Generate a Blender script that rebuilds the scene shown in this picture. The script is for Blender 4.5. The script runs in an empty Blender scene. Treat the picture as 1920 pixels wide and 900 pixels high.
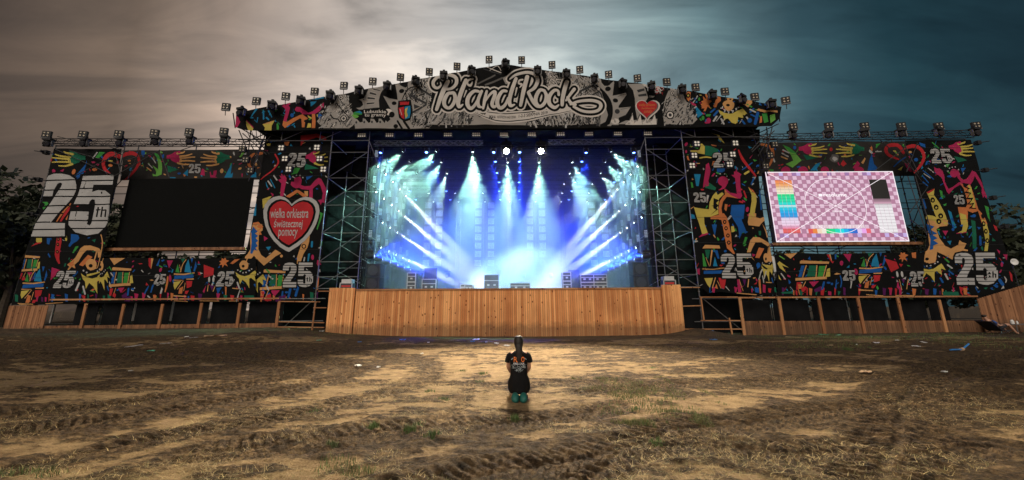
import bpy, bmesh, math, random
import numpy as np
from mathutils import Vector, Matrix, Euler
from mathutils.geometry import tessellate_polygon
R = math.radians
SC = bpy.context.scene
COL = SC.collection
rnd = random.Random(7)

# ------------------------------------------------------------------ camera
CAM = Vector((0, 0, 1.45))
cd = bpy.data.cameras.new('camera'); cam = bpy.data.objects.new('camera', cd); COL.objects.link(cam)
cd.lens = 12; cd.sensor_width = 36; cd.clip_start = 0.05; cd.clip_end = 2000
CM = Matrix.Rotation(R(90 + 11.31), 4, 'X') @ Matrix.Rotation(R(-0.33), 4, 'Z')
cam.matrix_world = Matrix.Translation(CAM) @ CM
SC.camera = cam
SC.view_settings.view_transform = 'Standard'; SC.view_settings.look = 'None'
SC.view_settings.exposure = 0.0; SC.view_settings.gamma = 1
try: SC.view_settings.use_curve_mapping = False
except Exception: pass
SC.cycles.volume_bounces = 0; SC.cycles.max_bounces = 5; SC.cycles.diffuse_bounces = 2; SC.cycles.glossy_bounces = 2
SC.cycles.transparent_max_bounces = 6
SC.cycles.sample_clamp_indirect = 4; SC.cycles.use_light_tree = True
SC.cycles.use_denoising = True
SC.cycles.volume_step_rate = 1.0; SC.cycles.volume_max_steps = 128

def ray(px, py):
    return (CM.to_3x3() @ Vector(((px - 960) / 640, (450 - py) / 640, -1))).normalized()
def at(px, py, Y):
    d = ray(px, py); t = (Y - CAM.y) / d.y
    return CAM + d * t

# ------------------------------------------------------------------ sky
world = bpy.data.worlds.new('World'); SC.world = world; world.use_nodes = True
wn = world.node_tree; wn.nodes.clear()
def N(nt, t, **k):
    n = nt.nodes.new(t)
    for a, b in k.items(): setattr(n, a, b)
    return n
def L(nt, a, b): nt.links.new(a, b)
def math_node(nt, op, a, b=None, c=None):
    n = N(nt, 'ShaderNodeMath', operation=op)
    for i, v in enumerate((a, b, c)):
        if v is None: continue
        if isinstance(v, (int, float)): n.inputs[i].default_value = v
        else: L(nt, v, n.inputs[i])
    return n.outputs[0]
def ramp(nt, fac, stops, interp='LINEAR'):
    n = N(nt, 'ShaderNodeValToRGB'); cr = n.color_ramp; cr.interpolation = interp
    while len(cr.elements) < len(stops): cr.elements.new(0.5)
    for e, (p, c) in zip(cr.elements, stops):
        e.position = p; e.color = (*c, 1) if len(c) == 3 else c
    L(nt, fac, n.inputs[0]); return n.outputs[0]
def mixc(nt, fac, a, b, mode='MIX'):
    n = N(nt, 'ShaderNodeMix', data_type='RGBA', blend_type=mode)
    for s, v in ((n.inputs[0], fac), (n.inputs[6], a), (n.inputs[7], b)):
        if isinstance(v, (int, float)): s.default_value = v
        elif isinstance(v, tuple): s.default_value = (*v, 1) if len(v) == 3 else v
        else: L(nt, v, s)
    return n.outputs[2]
SUN_EL, SUN_AZ = R(38), R(200)
tc = N(wn, 'ShaderNodeTexCoord')
sep = N(wn, 'ShaderNodeSeparateXYZ'); L(wn, tc.outputs['Generated'], sep.inputs[0])
X, Y_, Z = sep.outputs
az = math_node(wn, 'ARCTAN2', X, Y_)                      # 0 ahead, negative to the left
azn = math_node(wn, 'MULTIPLY_ADD', az, 1 / (2 * math.pi), 0.5)
zc = math_node(wn, 'MAXIMUM', Z, 0.0)
den = math_node(wn, 'ADD', zc, 0.22)
cx_ = math_node(wn, 'DIVIDE', X, den); cy_ = math_node(wn, 'DIVIDE', Y_, den)
cmb = N(wn, 'ShaderNodeCombineXYZ'); L(wn, cx_, cmb.inputs[0]); L(wn, cy_, cmb.inputs[1])
def deg(a): return 0.5 + a / 360
base = ramp(wn, azn, [(0.0, (1.0, .86, .73)), (deg(-115), (.24, .19, .16)), (deg(-66), (.040, .028, .022)), (deg(-52), (.13, .095, .072)), (deg(-44), (.33, .25, .20)),
    (deg(-34), (.58, .48, .41)), (deg(-18), (.64, .585, .535)), (deg(-4), (.56, .565, .55)), (deg(10), (.46, .52, .52)), (deg(22), (.31, .405, .415)),
    (deg(34), (.165, .265, .285)), (deg(44), (.042, .092, .112)), (deg(52), (.014, .042, .054)), (deg(66), (.007, .018, .025)), (deg(115), (.19, .21, .22)), (1.0, (1.0, .86, .73))])
mp = N(wn, 'ShaderNodeMapping'); L(wn, cmb.outputs[0], mp.inputs[0])
mp.inputs['Rotation'].default_value = (0, 0, R(-32)); mp.inputs['Scale'].default_value = (0.55, 1.7, 1)
n1 = N(wn, 'ShaderNodeTexNoise'); L(wn, mp.outputs[0], n1.inputs['Vector'])
n1.inputs['Scale'].default_value = 1.5; n1.inputs['Detail'].default_value = 7; n1.inputs['Roughness'].default_value = 0.52; n1.inputs['Distortion'].default_value = 0.9
mp2 = N(wn, 'ShaderNodeMapping'); L(wn, cmb.outputs[0], mp2.inputs[0])
mp2.inputs['Location'].default_value = (3.1, .7, 0); mp2.inputs['Scale'].default_value = (0.5, 0.8, 1); mp2.inputs['Rotation'].default_value = (0, 0, R(25))
n2 = N(wn, 'ShaderNodeTexNoise'); L(wn, mp2.outputs[0], n2.inputs['Vector'])
n2.inputs['Scale'].default_value = 0.9; n2.inputs['Detail'].default_value = 3; n2.inputs['Roughness'].default_value = 0.45
cl1 = ramp(wn, n1.outputs[0], [(0.30, (.40, .42, .44)), (0.45, (.78, .80, .82)), (0.56, (1.12, 1.11, 1.09)), (0.72, (1.36, 1.34, 1.32))], 'EASE')
cl2 = ramp(wn, n2.outputs[0], [(0.34, (.68, .70, .72)), (0.52, (1.03, 1.03, 1.03)), (0.70, (1.15, 1.14, 1.12))], 'EASE')
n3 = N(wn, 'ShaderNodeTexNoise'); L(wn, mp.outputs[0], n3.inputs['Vector']); n3.inputs['Scale'].default_value = 4.2; n3.inputs['Detail'].default_value = 6; n3.inputs['Roughness'].default_value = .6; n3.inputs['Distortion'].default_value = 1.4
cl3 = ramp(wn, n3.outputs[0], [(.30, (.86, .87, .88)), (.5, (1, 1, 1)), (.70, (1.10, 1.10, 1.09))])
# the cloud deck is thickest (darkest) high overhead
el = ramp(wn, Z, [(0.0, (.72, .68, .66)), (0.20, (.95, .95, .95)), (0.45, (1.12, 1.12, 1.12)), (0.64, (.86, .86, .86)), (0.80, (.7, .7, .7)), (1.0, (.45, .45, .45))])
c = mixc(wn, 1.0, base, cl1, 'MULTIPLY'); c = mixc(wn, 1.0, c, cl2, 'MULTIPLY'); c = mixc(wn, 1.0, c, cl3, 'MULTIPLY'); c = mixc(wn, 1.0, c, el, 'MULTIPLY')
below = ramp(wn, math_node(wn, 'MULTIPLY_ADD', Z, 4.0, 0.5), [(0.40, (.12, .12, .12)), (0.5, (1, 1, 1))])
c = mixc(wn, 1.0, c, below, 'MULTIPLY')
sky = N(wn, 'ShaderNodeTexSky', sky_type='NISHITA'); sky.sun_disc = False; sky.sun_elevation = SUN_EL; sky.sun_rotation = SUN_AZ
bg1 = N(wn, 'ShaderNodeBackground'); L(wn, c, bg1.inputs[0]); bg1.inputs[1].default_value = 1.3
bg2 = N(wn, 'ShaderNodeBackground'); L(wn, sky.outputs[0], bg2.inputs[0]); bg2.inputs[1].default_value = 0.05
ms = N(wn, 'ShaderNodeMixShader'); ms.inputs[0].default_value = 0.03
L(wn, bg1.outputs[0], ms.inputs[1]); L(wn, bg2.outputs[0], ms.inputs[2])
wo = N(wn, 'ShaderNodeOutputWorld'); L(wn, ms.outputs[0], wo.inputs[0])

sd = bpy.data.lights.new('sun', 'SUN'); sd.energy = 1.15; sd.angle = R(25); sd.color = (1, .90, .78)
so = bpy.data.objects.new('sun', sd); COL.objects.link(so)
so.rotation_euler = Vector((-math.sin(SUN_AZ) * math.cos(SUN_EL), -math.cos(SUN_AZ) * math.cos(SUN_EL), -math.sin(SUN_EL))).to_track_quat('-Z', 'Y').to_euler()

# ------------------------------------------------------------------ materials
def pmat(name, col, rough=0.6, metal=0.0, spec=0.5, var=0.12, scale=6.0, emis=None, estr=0.0, bump=0.0, bscale=40):
    m = bpy.data.materials.new(name); m.use_nodes = True; nt = m.node_tree; b = nt.nodes['Principled BSDF']
    b.inputs['Roughness'].default_value = rough; b.inputs['Metallic'].default_value = metal; b.inputs['Specular IOR Level'].default_value = spec
    tcn = N(nt, 'ShaderNodeTexCoord'); nz = N(nt, 'ShaderNodeTexNoise'); nz.inputs['Scale'].default_value = scale; nz.inputs['Detail'].default_value = 4
    L(nt, tcn.outputs['Object'], nz.inputs['Vector'])
    lo = tuple(max(0, x * (1 - var)) for x in col[:3]); hi = tuple(min(1, x * (1 + var)) for x in col[:3])
    L(nt, ramp(nt, nz.outputs[0], [(0.3, lo), (0.7, hi)]), b.inputs['Base Color'])
    if emis:
        b.inputs['Emission Color'].default_value = (*emis, 1); b.inputs['Emission Strength'].default_value = estr
    if bump:
        nb = N(nt, 'ShaderNodeTexNoise'); nb.inputs['Scale'].default_value = bscale; nb.inputs['Detail'].default_value = 3
        L(nt, tcn.outputs['Object'], nb.inputs['Vector'])
        bp = N(nt, 'ShaderNodeBump'); bp.inputs['Strength'].default_value = 1; bp.inputs['Distance'].default_value = bump
        L(nt, nb.outputs[0], bp.inputs['Height']); L(nt, bp.outputs[0], b.inputs['Normal'])
    return m
# banner inks: matt printed cloth
def ink(name, col): return pmat('ink_' + name, tuple(v * .62 for v in col), rough=0.85, spec=0.12, var=0.10, scale=1.3, bump=0.05, bscale=1.7)
INK = {}
for k, n, c_ in (('k', 'black', (.006, .0065, .007)), ('g', 'grey', (.045, .042, .040)), ('r', 'red', (.62, .035, .045)), ('o', 'orange', (.75, .24, .08)),
    ('t', 'tan', (.80, .42, .16)), ('y', 'yellow', (.72, .58, .12)), ('G', 'green', (.06, .38, .07)), ('d', 'dark_green', (.015, .17, .095)),
    ('b', 'blue', (.015, .13, .48)), ('c', 'light_blue', (.02, .28, .55)), ('m', 'magenta', (.55, .03, .13)), ('p', 'purple', (.12, .015, .12)),
    ('w', 'white', (.60, .595, .59)), ('e', 'cream', (.84, .79, .74)), ('f', 'ash', (.44, .415, .39)), ('s', 'mid_grey', (.17, .165, .16)), ('S', 'slate', (.055, .058, .062)), ('l', 'lime', (.20, .55, .10))):
    INK[k] = ink(n, c_)
INKS = list(INK.keys())
M = dict(
    steel=pmat('galvanised_steel', (.14, .14, .145), .5, .4, var=.2), alu=pmat('aluminium_truss', (.16, .16, .165), .45, .5, var=.15),
    blackmetal=pmat('black_metal', (.018, .018, .02), .5, .0, var=.3), lampblack=pmat('lamp_housing', (.014, .014, .016), .6, 0, spec=.25, var=.3),
    greyplastic=pmat('grey_lamp_plastic', (.10, .10, .105), .4, 0, var=.3), blackcloth=pmat('black_cloth', (.0075, .008, .009), .9, spec=.1, var=.4, scale=1.2, bump=.03, bscale=1.6),
    reflector=pmat('lamp_reflector', (.88, .85, .78), .35, var=.05), unlit=pmat('unlit_lens', (.42, .36, .26), .25, var=.2),
    blackvinyl=pmat('black_vinyl_deck', (.02, .02, .022), .35, var=.3), white=pmat('white_paint', (.7, .7, .68), .5, var=.05),
    case=pmat('flight_case_ply', (.03, .035, .045), .45, var=.25), caseedge=pmat('case_aluminium', (.62, .63, .64), .35, .7, var=.08),
    red=pmat('red_plastic', (.5, .02, .02), .4, var=.1), tent=pmat('white_tent_fabric', (.62, .62, .60), .7, var=.08, bump=.02, bscale=2),
)
def emat(name, col, s): return pmat(name, tuple(min(1, x) * .06 for x in col), .4, emis=col, estr=s, var=.02)
M['lens_white'] = emat('lit_lens_white', (.9, 1, .95), 9); M['lens_star'] = emat('lit_lens_bright', (1, .96, .8), 130)
M['lens_blue'] = emat('lit_lens_blue', (.10, .22, 1), 16); M['lens_pale'] = emat('lit_lens_pale_blue', (.45, .62, 1), 9)
M['led_dim'] = emat('led_cell_lit', (.62, .75, .85), .32); M['led_grid'] = emat('led_grid_lit', (.55, .66, .95), .7)
M['mattblack'] = pmat('matt_black_truss', (.010, .010, .011), .85, 0, spec=.12, var=.3)
M['offscreen'] = pmat('dark_led_screen', (.0035, .004, .004), .8, spec=.08, var=.15)
M['darklens'] = pmat('dark_lens', (.035, .035, .04), .15, var=.2)

def woodmat(name, light, dark, plank=0.118, axis=0):
    m = bpy.data.materials.new(name); m.use_nodes = True; nt = m.node_tree; b = nt.nodes['Principled BSDF']
    b.inputs['Roughness'].default_value = .62; b.inputs['Specular IOR Level'].default_value = .3
    t = N(nt, 'ShaderNodeTexCoord'); s = N(nt, 'ShaderNodeSeparateXYZ'); L(nt, t.outputs['Object'], s.inputs[0])
    idx = math_node(nt, 'FLOOR', math_node(nt, 'DIVIDE', s.outputs[axis], plank))
    wnz = N(nt, 'ShaderNodeTexWhiteNoise', noise_dimensions='1D'); L(nt, idx, wnz.inputs['W'])
    cm = N(nt, 'ShaderNodeCombineXYZ')
    L(nt, math_node(nt, 'ADD', math_node(nt, 'MULTIPLY', s.outputs[axis], 9.0), math_node(nt, 'MULTIPLY', wnz.outputs[0], 37.0)), cm.inputs[0])
    L(nt, math_node(nt, 'MULTIPLY', s.outputs[2 if axis == 0 else 0], 0.55), cm.inputs[2])
    g = N(nt, 'ShaderNodeTexNoise'); L(nt, cm.outputs[0], g.inputs['Vector']); g.inputs['Scale'].default_value = 2.6; g.inputs['Detail'].default_value = 5; g.inputs['Distortion'].default_value = .6
    tone = math_node(nt, 'ADD', math_node(nt, 'MULTIPLY', wnz.outputs[0], .5), math_node(nt, 'MULTIPLY', g.outputs[0], .55))
    col = ramp(nt, tone, [(0.30, dark), (0.52, tuple((a + c) / 2 for a, c in zip(light, dark))), (0.72, light)])
    cv = N(nt, 'ShaderNodeCombineXYZ')                      # knots: small dark ovals
    L(nt, math_node(nt, 'MULTIPLY', s.outputs[axis], 4.2), cv.inputs[0]); L(nt, math_node(nt, 'MULTIPLY', s.outputs[2 if axis == 0 else 0], 2.6), cv.inputs[2])
    v = N(nt, 'ShaderNodeTexVoronoi'); L(nt, cv.outputs[0], v.inputs['Vector']); v.inputs['Scale'].default_value = 1.0
    k = ramp(nt, v.outputs['Distance'], [(0.07, (.16, .06, .02)), (0.11, (.40, .25, .15)), (0.17, (1, 1, 1))])
    cold = mixc(nt, 1.0, col, k, 'MULTIPLY')
    st = N(nt, 'ShaderNodeTexNoise'); L(nt, t.outputs['Object'], st.inputs['Vector']); st.inputs['Scale'].default_value = .45; st.inputs['Detail'].default_value = 5
    cold = mixc(nt, 1.0, cold, ramp(nt, st.outputs[0], [(.3, (.72, .66, .62)), (.6, (1.05, 1.03, 1))]), 'MULTIPLY')
    if plank < .5:                                        # mud splashed up from the ground
        mn = N(nt, 'ShaderNodeTexNoise'); L(nt, t.outputs['Object'], mn.inputs['Vector']); mn.inputs['Scale'].default_value = 2.6; mn.inputs['Detail'].default_value = 6; mn.inputs['Roughness'].default_value = .7
        mud = ramp(nt, math_node(nt, 'SUBTRACT', math_node(nt, 'ADD', s.outputs[2], 0.0), math_node(nt, 'MULTIPLY', mn.outputs[0], .85)), [(-0.0, (.55, .55, .55)), (.34, (0, 0, 0))])
        cold = mixc(nt, mud, cold, (.075, .050, .030))
    L(nt, cold, b.inputs['Base Color'])
    return m
M['pine'] = woodmat('pine_boards', (.92, .47, .19), (.62, .24, .08))
M['pine_dim'] = woodmat('dimmed_pine_boards', (.34, .165, .08), (.17, .075, .035))  # darkened copy of pine: dimmer light at the fences put into the colour
M['pine_rail'] = woodmat('pine_rail', (.50, .26, .12), (.30, .13, .055), plank=.9)

# ------------------------------------------------------------------ mesh helpers
class MB:
    def __init__(s): s.v = []; s.f = []; s.m = []; s.cur = 0
    def tri(s, vs, fs):
        o = len(s.v); s.v += [tuple(p) for p in vs]; s.f += [tuple(i + o for i in f) for f in fs]; s.m += [s.cur] * len(fs)
    def box(s, a, b, rot=None, c=None):
        a = Vector(a); b = Vector(b)
        P = [Vector((x, y, z)) for x in (a.x, b.x) for y in (a.y, b.y) for z in (a.z, b.z)]
        if rot is not None:
            c = c if c is not None else (a + b) / 2
            P = [rot @ (p - c) + c for p in P]
        s.tri(P, [(0, 1, 3, 2), (4, 6, 7, 5), (0, 4, 5, 1), (2, 3, 7, 6), (0, 2, 6, 4), (1, 5, 7, 3)])
    def bar(s, p, q, w, h=None, up=(0, 0, 1)):
        h = h or w; p = Vector(p); q = Vector(q); d = (q - p)
        if d.length < 1e-6: return
        d.normalize(); u = Vector(up)
        if abs(d.dot(u)) > .98: u = Vector((0, 1, 0))
        x = d.cross(u).normalized() * w / 2; y = x.cross(d).normalized() * h / 2
        s.tri([p - x - y, p + x - y, p + x + y, p - x + y, q - x - y, q + x - y, q + x + y, q - x + y],
              [(0, 3, 2, 1), (4, 5, 6, 7), (0, 1, 5, 4), (1, 2, 6, 5), (2, 3, 7, 6), (3, 0, 4, 7)])
    def tube(s, p, q, r, r2=None, n=8, caps=True):
        r2 = r if r2 is None else r2; p = Vector(p); q = Vector(q); d = q - p
        if d.length < 1e-6: return
        d.normalize(); u = Vector((0, 0, 1)) if abs(d.z) < .95 else Vector((0, 1, 0))
        x = d.cross(u).normalized(); y = x.cross(d).normalized()
        V = []
        for c0, rr in ((p, r), (q, r2)):
            for i in range(n):
                a = 2 * math.pi * i / n; V.append(c0 + x * math.cos(a) * rr + y * math.sin(a) * rr)
        F = [(i, (i + 1) % n, n + (i + 1) % n, n + i) for i in range(n)]
        if caps: F += [tuple(range(n))[::-1], tuple(range(n, 2 * n))]
        s.tri(V, F)
    def disc(s, c, d, r, n=12):
        d = Vector(d).normalized(); c = Vector(c); u = Vector((0, 0, 1)) if abs(d.z) < .95 else Vector((0, 1, 0))
        x = d.cross(u).normalized(); y = x.cross(d).normalized()
        s.tri([c + x * math.cos(2 * math.pi * i / n) * r + y * math.sin(2 * math.pi * i / n) * r for i in range(n)], [tuple(range(n))])
    def loft(s, rings, cap=True):
        n = len(rings[0]); V = [p for r in rings for p in r]; F = []
        for k in range(len(rings) - 1):
            for i in range(n):
                F.append((k * n + i, k * n + (i + 1) % n, (k + 1) * n + (i + 1) % n, (k + 1) * n + i))
        if cap: F += [tuple(range(n))[::-1], tuple((len(rings) - 1) * n + i for i in range(n))]
        s.tri(V, F)
    def build(s, name, mats, parent=None, smooth=False, loc=None):
        me = bpy.data.meshes.new(name); me.from_pydata([tuple(v) for v in s.v], [], s.f)
        for m in (mats if isinstance(mats, (list, tuple)) else [mats]): me.materials.append(m)
        if any(s.m): me.polygons.foreach_set('material_index', s.m)
        if smooth: me.polygons.foreach_set('use_smooth', [True] * len(me.polygons))
        me.update(); o = bpy.data.objects.new(name, me); COL.objects.link(o)
        if parent is not None: o.parent = parent
        if loc is not None: o.location = loc
        return o
def empty(name, loc=(0, 0, 0), rz=0.0):
    o = bpy.data.objects.new(name, None); COL.objects.link(o); o.location = loc; o.rotation_euler = (0, 0, rz); o.empty_display_size = .2; return o
def tag(o, label=None, cat=None, group=None, kind=None):
    if label: o['label'] = label
    if cat: o['category'] = cat
    if group: o['group'] = group
    if kind: o['kind'] = kind
    return o
def copy_tree(o, parent=None):
    c = o.copy(); COL.objects.link(c)
    if parent is not None: c.parent = parent
    for ch in list(o.children):
        if ch.type != 'LIGHT': copy_tree(ch, c)
    return c
ORD = ['first', 'second', 'third', 'fourth', 'fifth', 'sixth', 'seventh', 'eighth', 'ninth', 'tenth', 'eleventh', 'twelfth', 'thirteenth', 'fourteenth', 'fifteenth',
       'sixteenth', 'seventeenth', 'eighteenth', 'nineteenth', 'twentieth']
# ------------------------------------------------------------------ printed cloth banners
def wob(x, z, s):
    return s * 1.5 * (.5 * math.sin(1.9 * x + .6 * z) + .3 * math.sin(3.7 * x - 1.3 * z + 1) + .35 * math.sin(1.1 * z - .8 * x + 2) + .18 * math.sin(6.1 * x + 2.2 * z))
class FR:                                            # a window of the survey drawing: local units -> survey units
    def __init__(s, x, y, k): s.x, s.y, s.k = x, y, k
    def __call__(s, p): return (s.x + p[0] / s.k, s.y + p[1] / s.k)
FA, FB, FC, FD, FE, FG = FR(20, 240, 4.5), FR(20, 430, 4.5), FR(190, 240, 6.194), FR(180, 450, 5), FR(470, 240, 4.5), FR(460, 420, 4.288)
FH, FI, FJ, FK, FL = FR(1270, 250, 5.622), FR(1280, 400, 5.294), FR(1690, 250, 5.295), FR(1690, 410, 4.09), FR(1440, 450, 6.857)
FN, FO, FP, FQ, FT, FU, FV = FR(740, 110, 6.923), FR(940, 110, 6.923), FR(420, 160, 8.18), FR(580, 130, 7.5), FR(1120, 130, 7.5), FR(1280, 150, 7.5), FR(1420, 220, 6.4)
ID = FR(0, 0, 1)
def pts(t): return [tuple(float(a) for a in q.split(',')) for q in t.split()]
def inside(p, poly):
    x, z = p; r = False; n = len(poly); j = n - 1
    for i in range(n):
        xi, zi = poly[i]; xj, zj = poly[j]
        if (zi > z) != (zj > z) and x < (xj - xi) * (z - zi) / (zj - zi) + xi: r = not r
        j = i
    return r
class Banner:
    def __init__(s, Y, amp=.035, off=.006): s.Y = Y; s.amp = amp; s.off = off; s.L = []; s.lay = 0
    def xz(s, p): w = at(p[0], p[1], s.Y); return (w.x, w.z)
    def poly(s, fr, col, P, layer=None):
        if isinstance(P, str): P = pts(P)
        s.L.append(([s.xz(fr(p)) for p in P], col, layer if layer is not None else 1))
    def raw(s, P, col, layer=1): s.L.append((P, col, layer))
    def blob(s, fr, col, cx, cy, rx, ry, a=0, layer=1, n=12, jag=0.0):
        ca, sa = math.cos(R(a)), math.sin(R(a)); P = []
        for i in range(n):
            t = 2 * math.pi * i / n; r = 1 + (rnd.uniform(-jag, jag) if jag else 0)
            x, y = rx * r * math.cos(t), ry * r * math.sin(t); P.append((cx + x * ca - y * sa, cy + x * sa + y * ca))
        s.poly(fr, col, P, layer)
    def stroke(s, fr, col, P, w, layer=1, smooth=True, cap=True, n=6):
        """a brush stroke: centre line with a width at each point"""
        if isinstance(P, str): P = pts(P)
        W = list(w) if isinstance(w, (list, tuple)) else [w] * len(P)
        if len(W) != len(P): W = list(np.interp(np.linspace(0, 1, len(P)), np.linspace(0, 1, len(W)), W))
        if smooth and len(P) > 2:
            Q = []; V = []
            for i in range(len(P) - 1):
                p0 = P[max(0, i - 1)]; p1 = P[i]; p2 = P[i + 1]; p3 = P[min(len(P) - 1, i + 2)]
                for j in range(n):
                    t = j / n
                    Q.append(tuple(.5 * ((2 * p1[k]) + (-p0[k] + p2[k]) * t + (2 * p0[k] - 5 * p1[k] + 4 * p2[k] - p3[k]) * t * t + (-p0[k] + 3 * p1[k] - 3 * p2[k] + p3[k]) * t ** 3) for k in (0, 1)))
                    V.append(W[i] * (1 - t) + W[i + 1] * t)
            Q.append(P[-1]); V.append(W[-1]); P, W = Q, V
        A = []
        for i in range(len(P)):
            a = P[max(0, i - 1)]; b = P[min(len(P) - 1, i + 1)]
            dx, dy = b[0] - a[0], b[1] - a[1]; l = math.hypot(dx, dy) or 1
            A.append((-dy / l * W[i] / 2, dx / l * W[i] / 2))
        for i in range(len(P) - 1):
            s.poly(fr, col, [(P[i][0] + A[i][0], P[i][1] + A[i][1]), (P[i + 1][0] + A[i + 1][0], P[i + 1][1] + A[i + 1][1]),
                             (P[i + 1][0] - A[i + 1][0], P[i + 1][1] - A[i + 1][1]), (P[i][0] - A[i][0], P[i][1] - A[i][1])], layer + (.04 if i % 2 else 0))
        if cap:
            for p, v in ((P[0], W[0]), (P[-1], W[-1])):
                if v > 1: s.blob(fr, col, p[0], p[1], v / 2, v / 2, layer=layer + .08, n=10)
    def num(s, x, y, w, h, sh=0.0, box=True, layer=3, ol=.05, rot=0.0, n=9, fr=ID, dark='k'):
        """the striped numeral 25 with th: x,y = top left, sh = shift of the foot to the right"""
        def T(p):
            u, v = p; px = u * w + sh * v; py = v * h + rot * u * w
            return (x + px, y + py)
        two = [(0, .30), (.01, .14), (.07, .04), (.2, 0), (.33, .01), (.43, .08), (.46, .2), (.45, .36), (.38, .52), (.29, .68), (.25, .78), (.46, .78), (.46, 1), (0, 1), (0, .78), (.12, .58), (.24, .38), (.27, .26), (.26, .16), (.22, .16), (.20, .22), (.19, .34), (0, .34)]
        five = [(.53, 0), (1.0, 0), (1.0, .17), (.72, .17), (.71, .34), (.82, .32), (.93, .36), (1.0, .46), (1.0, .84), (.93, .95), (.8, 1.0), (.68, .99), (.57, .95), (.51, .84), (.51, .70), (.70, .70), (.71, .84), (.75, .86), (.79, .84), (.8, .66), (.79, .5), (.75, .47), (.71, .5), (.70, .55), (.52, .55)]
        big = max(w, h) > 60
        for P in (two, five):
            cx = sum(p[0] for p in P) / len(P); g = ol
            s.poly(fr, dark, [T((cx + (p[0] - cx) * (1 + 3.2 * g), .5 + (p[1] - .5) * (1 + 2 * g))) for p in P], layer)
            s.poly(fr, 'w', [T(p) for p in P], layer + .5)
        for k in range(1, n):
            v = k / n; t = .012 if big else .016
            s.poly(fr, dark, [T((-.01, v - t)), T((.475, v - t)), T((.475, v + t)), T((-.01, v + t))], layer + 1)
            s.poly(fr, dark, [T((.50, v - t)), T((1.02, v - t)), T((1.02, v + t)), T((.50, v + t))], layer + 1)
        if box:
            s.poly(fr, 'w', [T((.79, .55)), T((1.03, .55)), T((1.03, .82)), T((.79, .82))], layer + 1.5)
            for P in ([(.83, .60), (.865, .60), (.865, .77), (.83, .77)], [(.81, .64), (.885, .64), (.885, .67), (.81, .67)], [(.865, .74), (.89, .74), (.89, .77), (.865, .77)],
                      [(.91, .58), (.94, .58), (.94, .78), (.91, .78)], [(.965, .66), (.995, .66), (.995, .78), (.965, .78)], [(.94, .65), (.985, .65), (.985, .68), (.94, .68)]):
                s.poly(fr, dark, [T(p) for p in P], layer + 2)
    def text(s, txt, x0, y0, x1, y1, col, layer=3, shear=.0, bold=.0, sag=0.0, fr=ID):
        cu = bpy.data.curves.new('t', 'FONT'); cu.body = txt; cu.shear = shear; cu.offset = bold; cu.resolution_u = 3
        o = bpy.data.objects.new('t', cu); COL.objects.link(o)
        dg = bpy.context.evaluated_depsgraph_get(); me = bpy.data.meshes.new_from_object(o.evaluated_get(dg))
        bpy.data.objects.remove(o); bpy.data.curves.remove(cu)
        if not me.vertices: return
        V = np.array([v.co[:2] for v in me.vertices]); a = V.min(0); b = V.max(0)
        for p in me.polygons:
            P = []
            for i in p.vertices:
                u = (V[i][0] - a[0]) / (b[0] - a[0]); v = 1 - (V[i][1] - a[1]) / (b[1] - a[1])
                P.append((x0 + u * (x1 - x0), y0 + v * (y1 - y0) + sag * u * (x1 - x0)))
            s.poly(fr, col, P, layer)
        bpy.data.meshes.remove(me)
    def confetti(s, fr, box, n, cols='bbcGdmrwwoy', sz=(3, 8), seed=1, avoid=()):
        q = random.Random(seed); x0, y0, x1, y1 = box
        for _ in range(int(n * 1.7)):
            cx, cy = q.uniform(x0, x1), q.uniform(y0, y1)
            if any(a <= cx <= c and b <= cy <= d for a, b, c, d in avoid): continue
            a = q.uniform(-80, 80); l = q.uniform(*sz); w = l * q.uniform(.22, .45); col = q.choice(cols); k = q.random()
            ca, sa = math.cos(R(a)), math.sin(R(a))
            if k < .6: P = [(-l, -w), (-l * .6, -w * 1.25), (l * .7, -w), (l, -w * .3), (l, w * .9), (-l * .5, w)]
            elif k < .8: P = [(-l, -w * 1.6), (l, -w * .8), (-l * .1, w * 2)]
            else: P = [(-l, -w * .6), (l * 1.6, -w * .2), (l * 1.6, w * .3), (-l, w * .5)]
            s.poly(fr, col, [(cx + x * ca - y * sa, cy + x * sa + y * ca) for x, y in P], .6)
    def build(s, name, outline, fr=ID, base='k', parent=None, maxe=.32, back=True):
        if isinstance(outline, str): outline = pts(outline)
        OX = [s.xz(fr(p)) for p in outline]; x0, x1 = min(p[0] for p in OX), max(p[0] for p in OX); z0, z1 = min(p[1] for p in OX), max(p[1] for p in OX)
        for i in range(1, int((z1 - z0) / 1.5) + 1 if x1 - x0 < 20 else 1):       # sewn seams of the cloth widths
            z = z0 + i * 1.5; s.raw([(x0, z), (x1, z + .02), (x1, z + .034), (x0, z + .014)], 'S', 1.9)
        L_ = [(OX, base, 0)] + s.L
        V = []; F = []; MI = []; OUT = L_[0][0]
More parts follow.
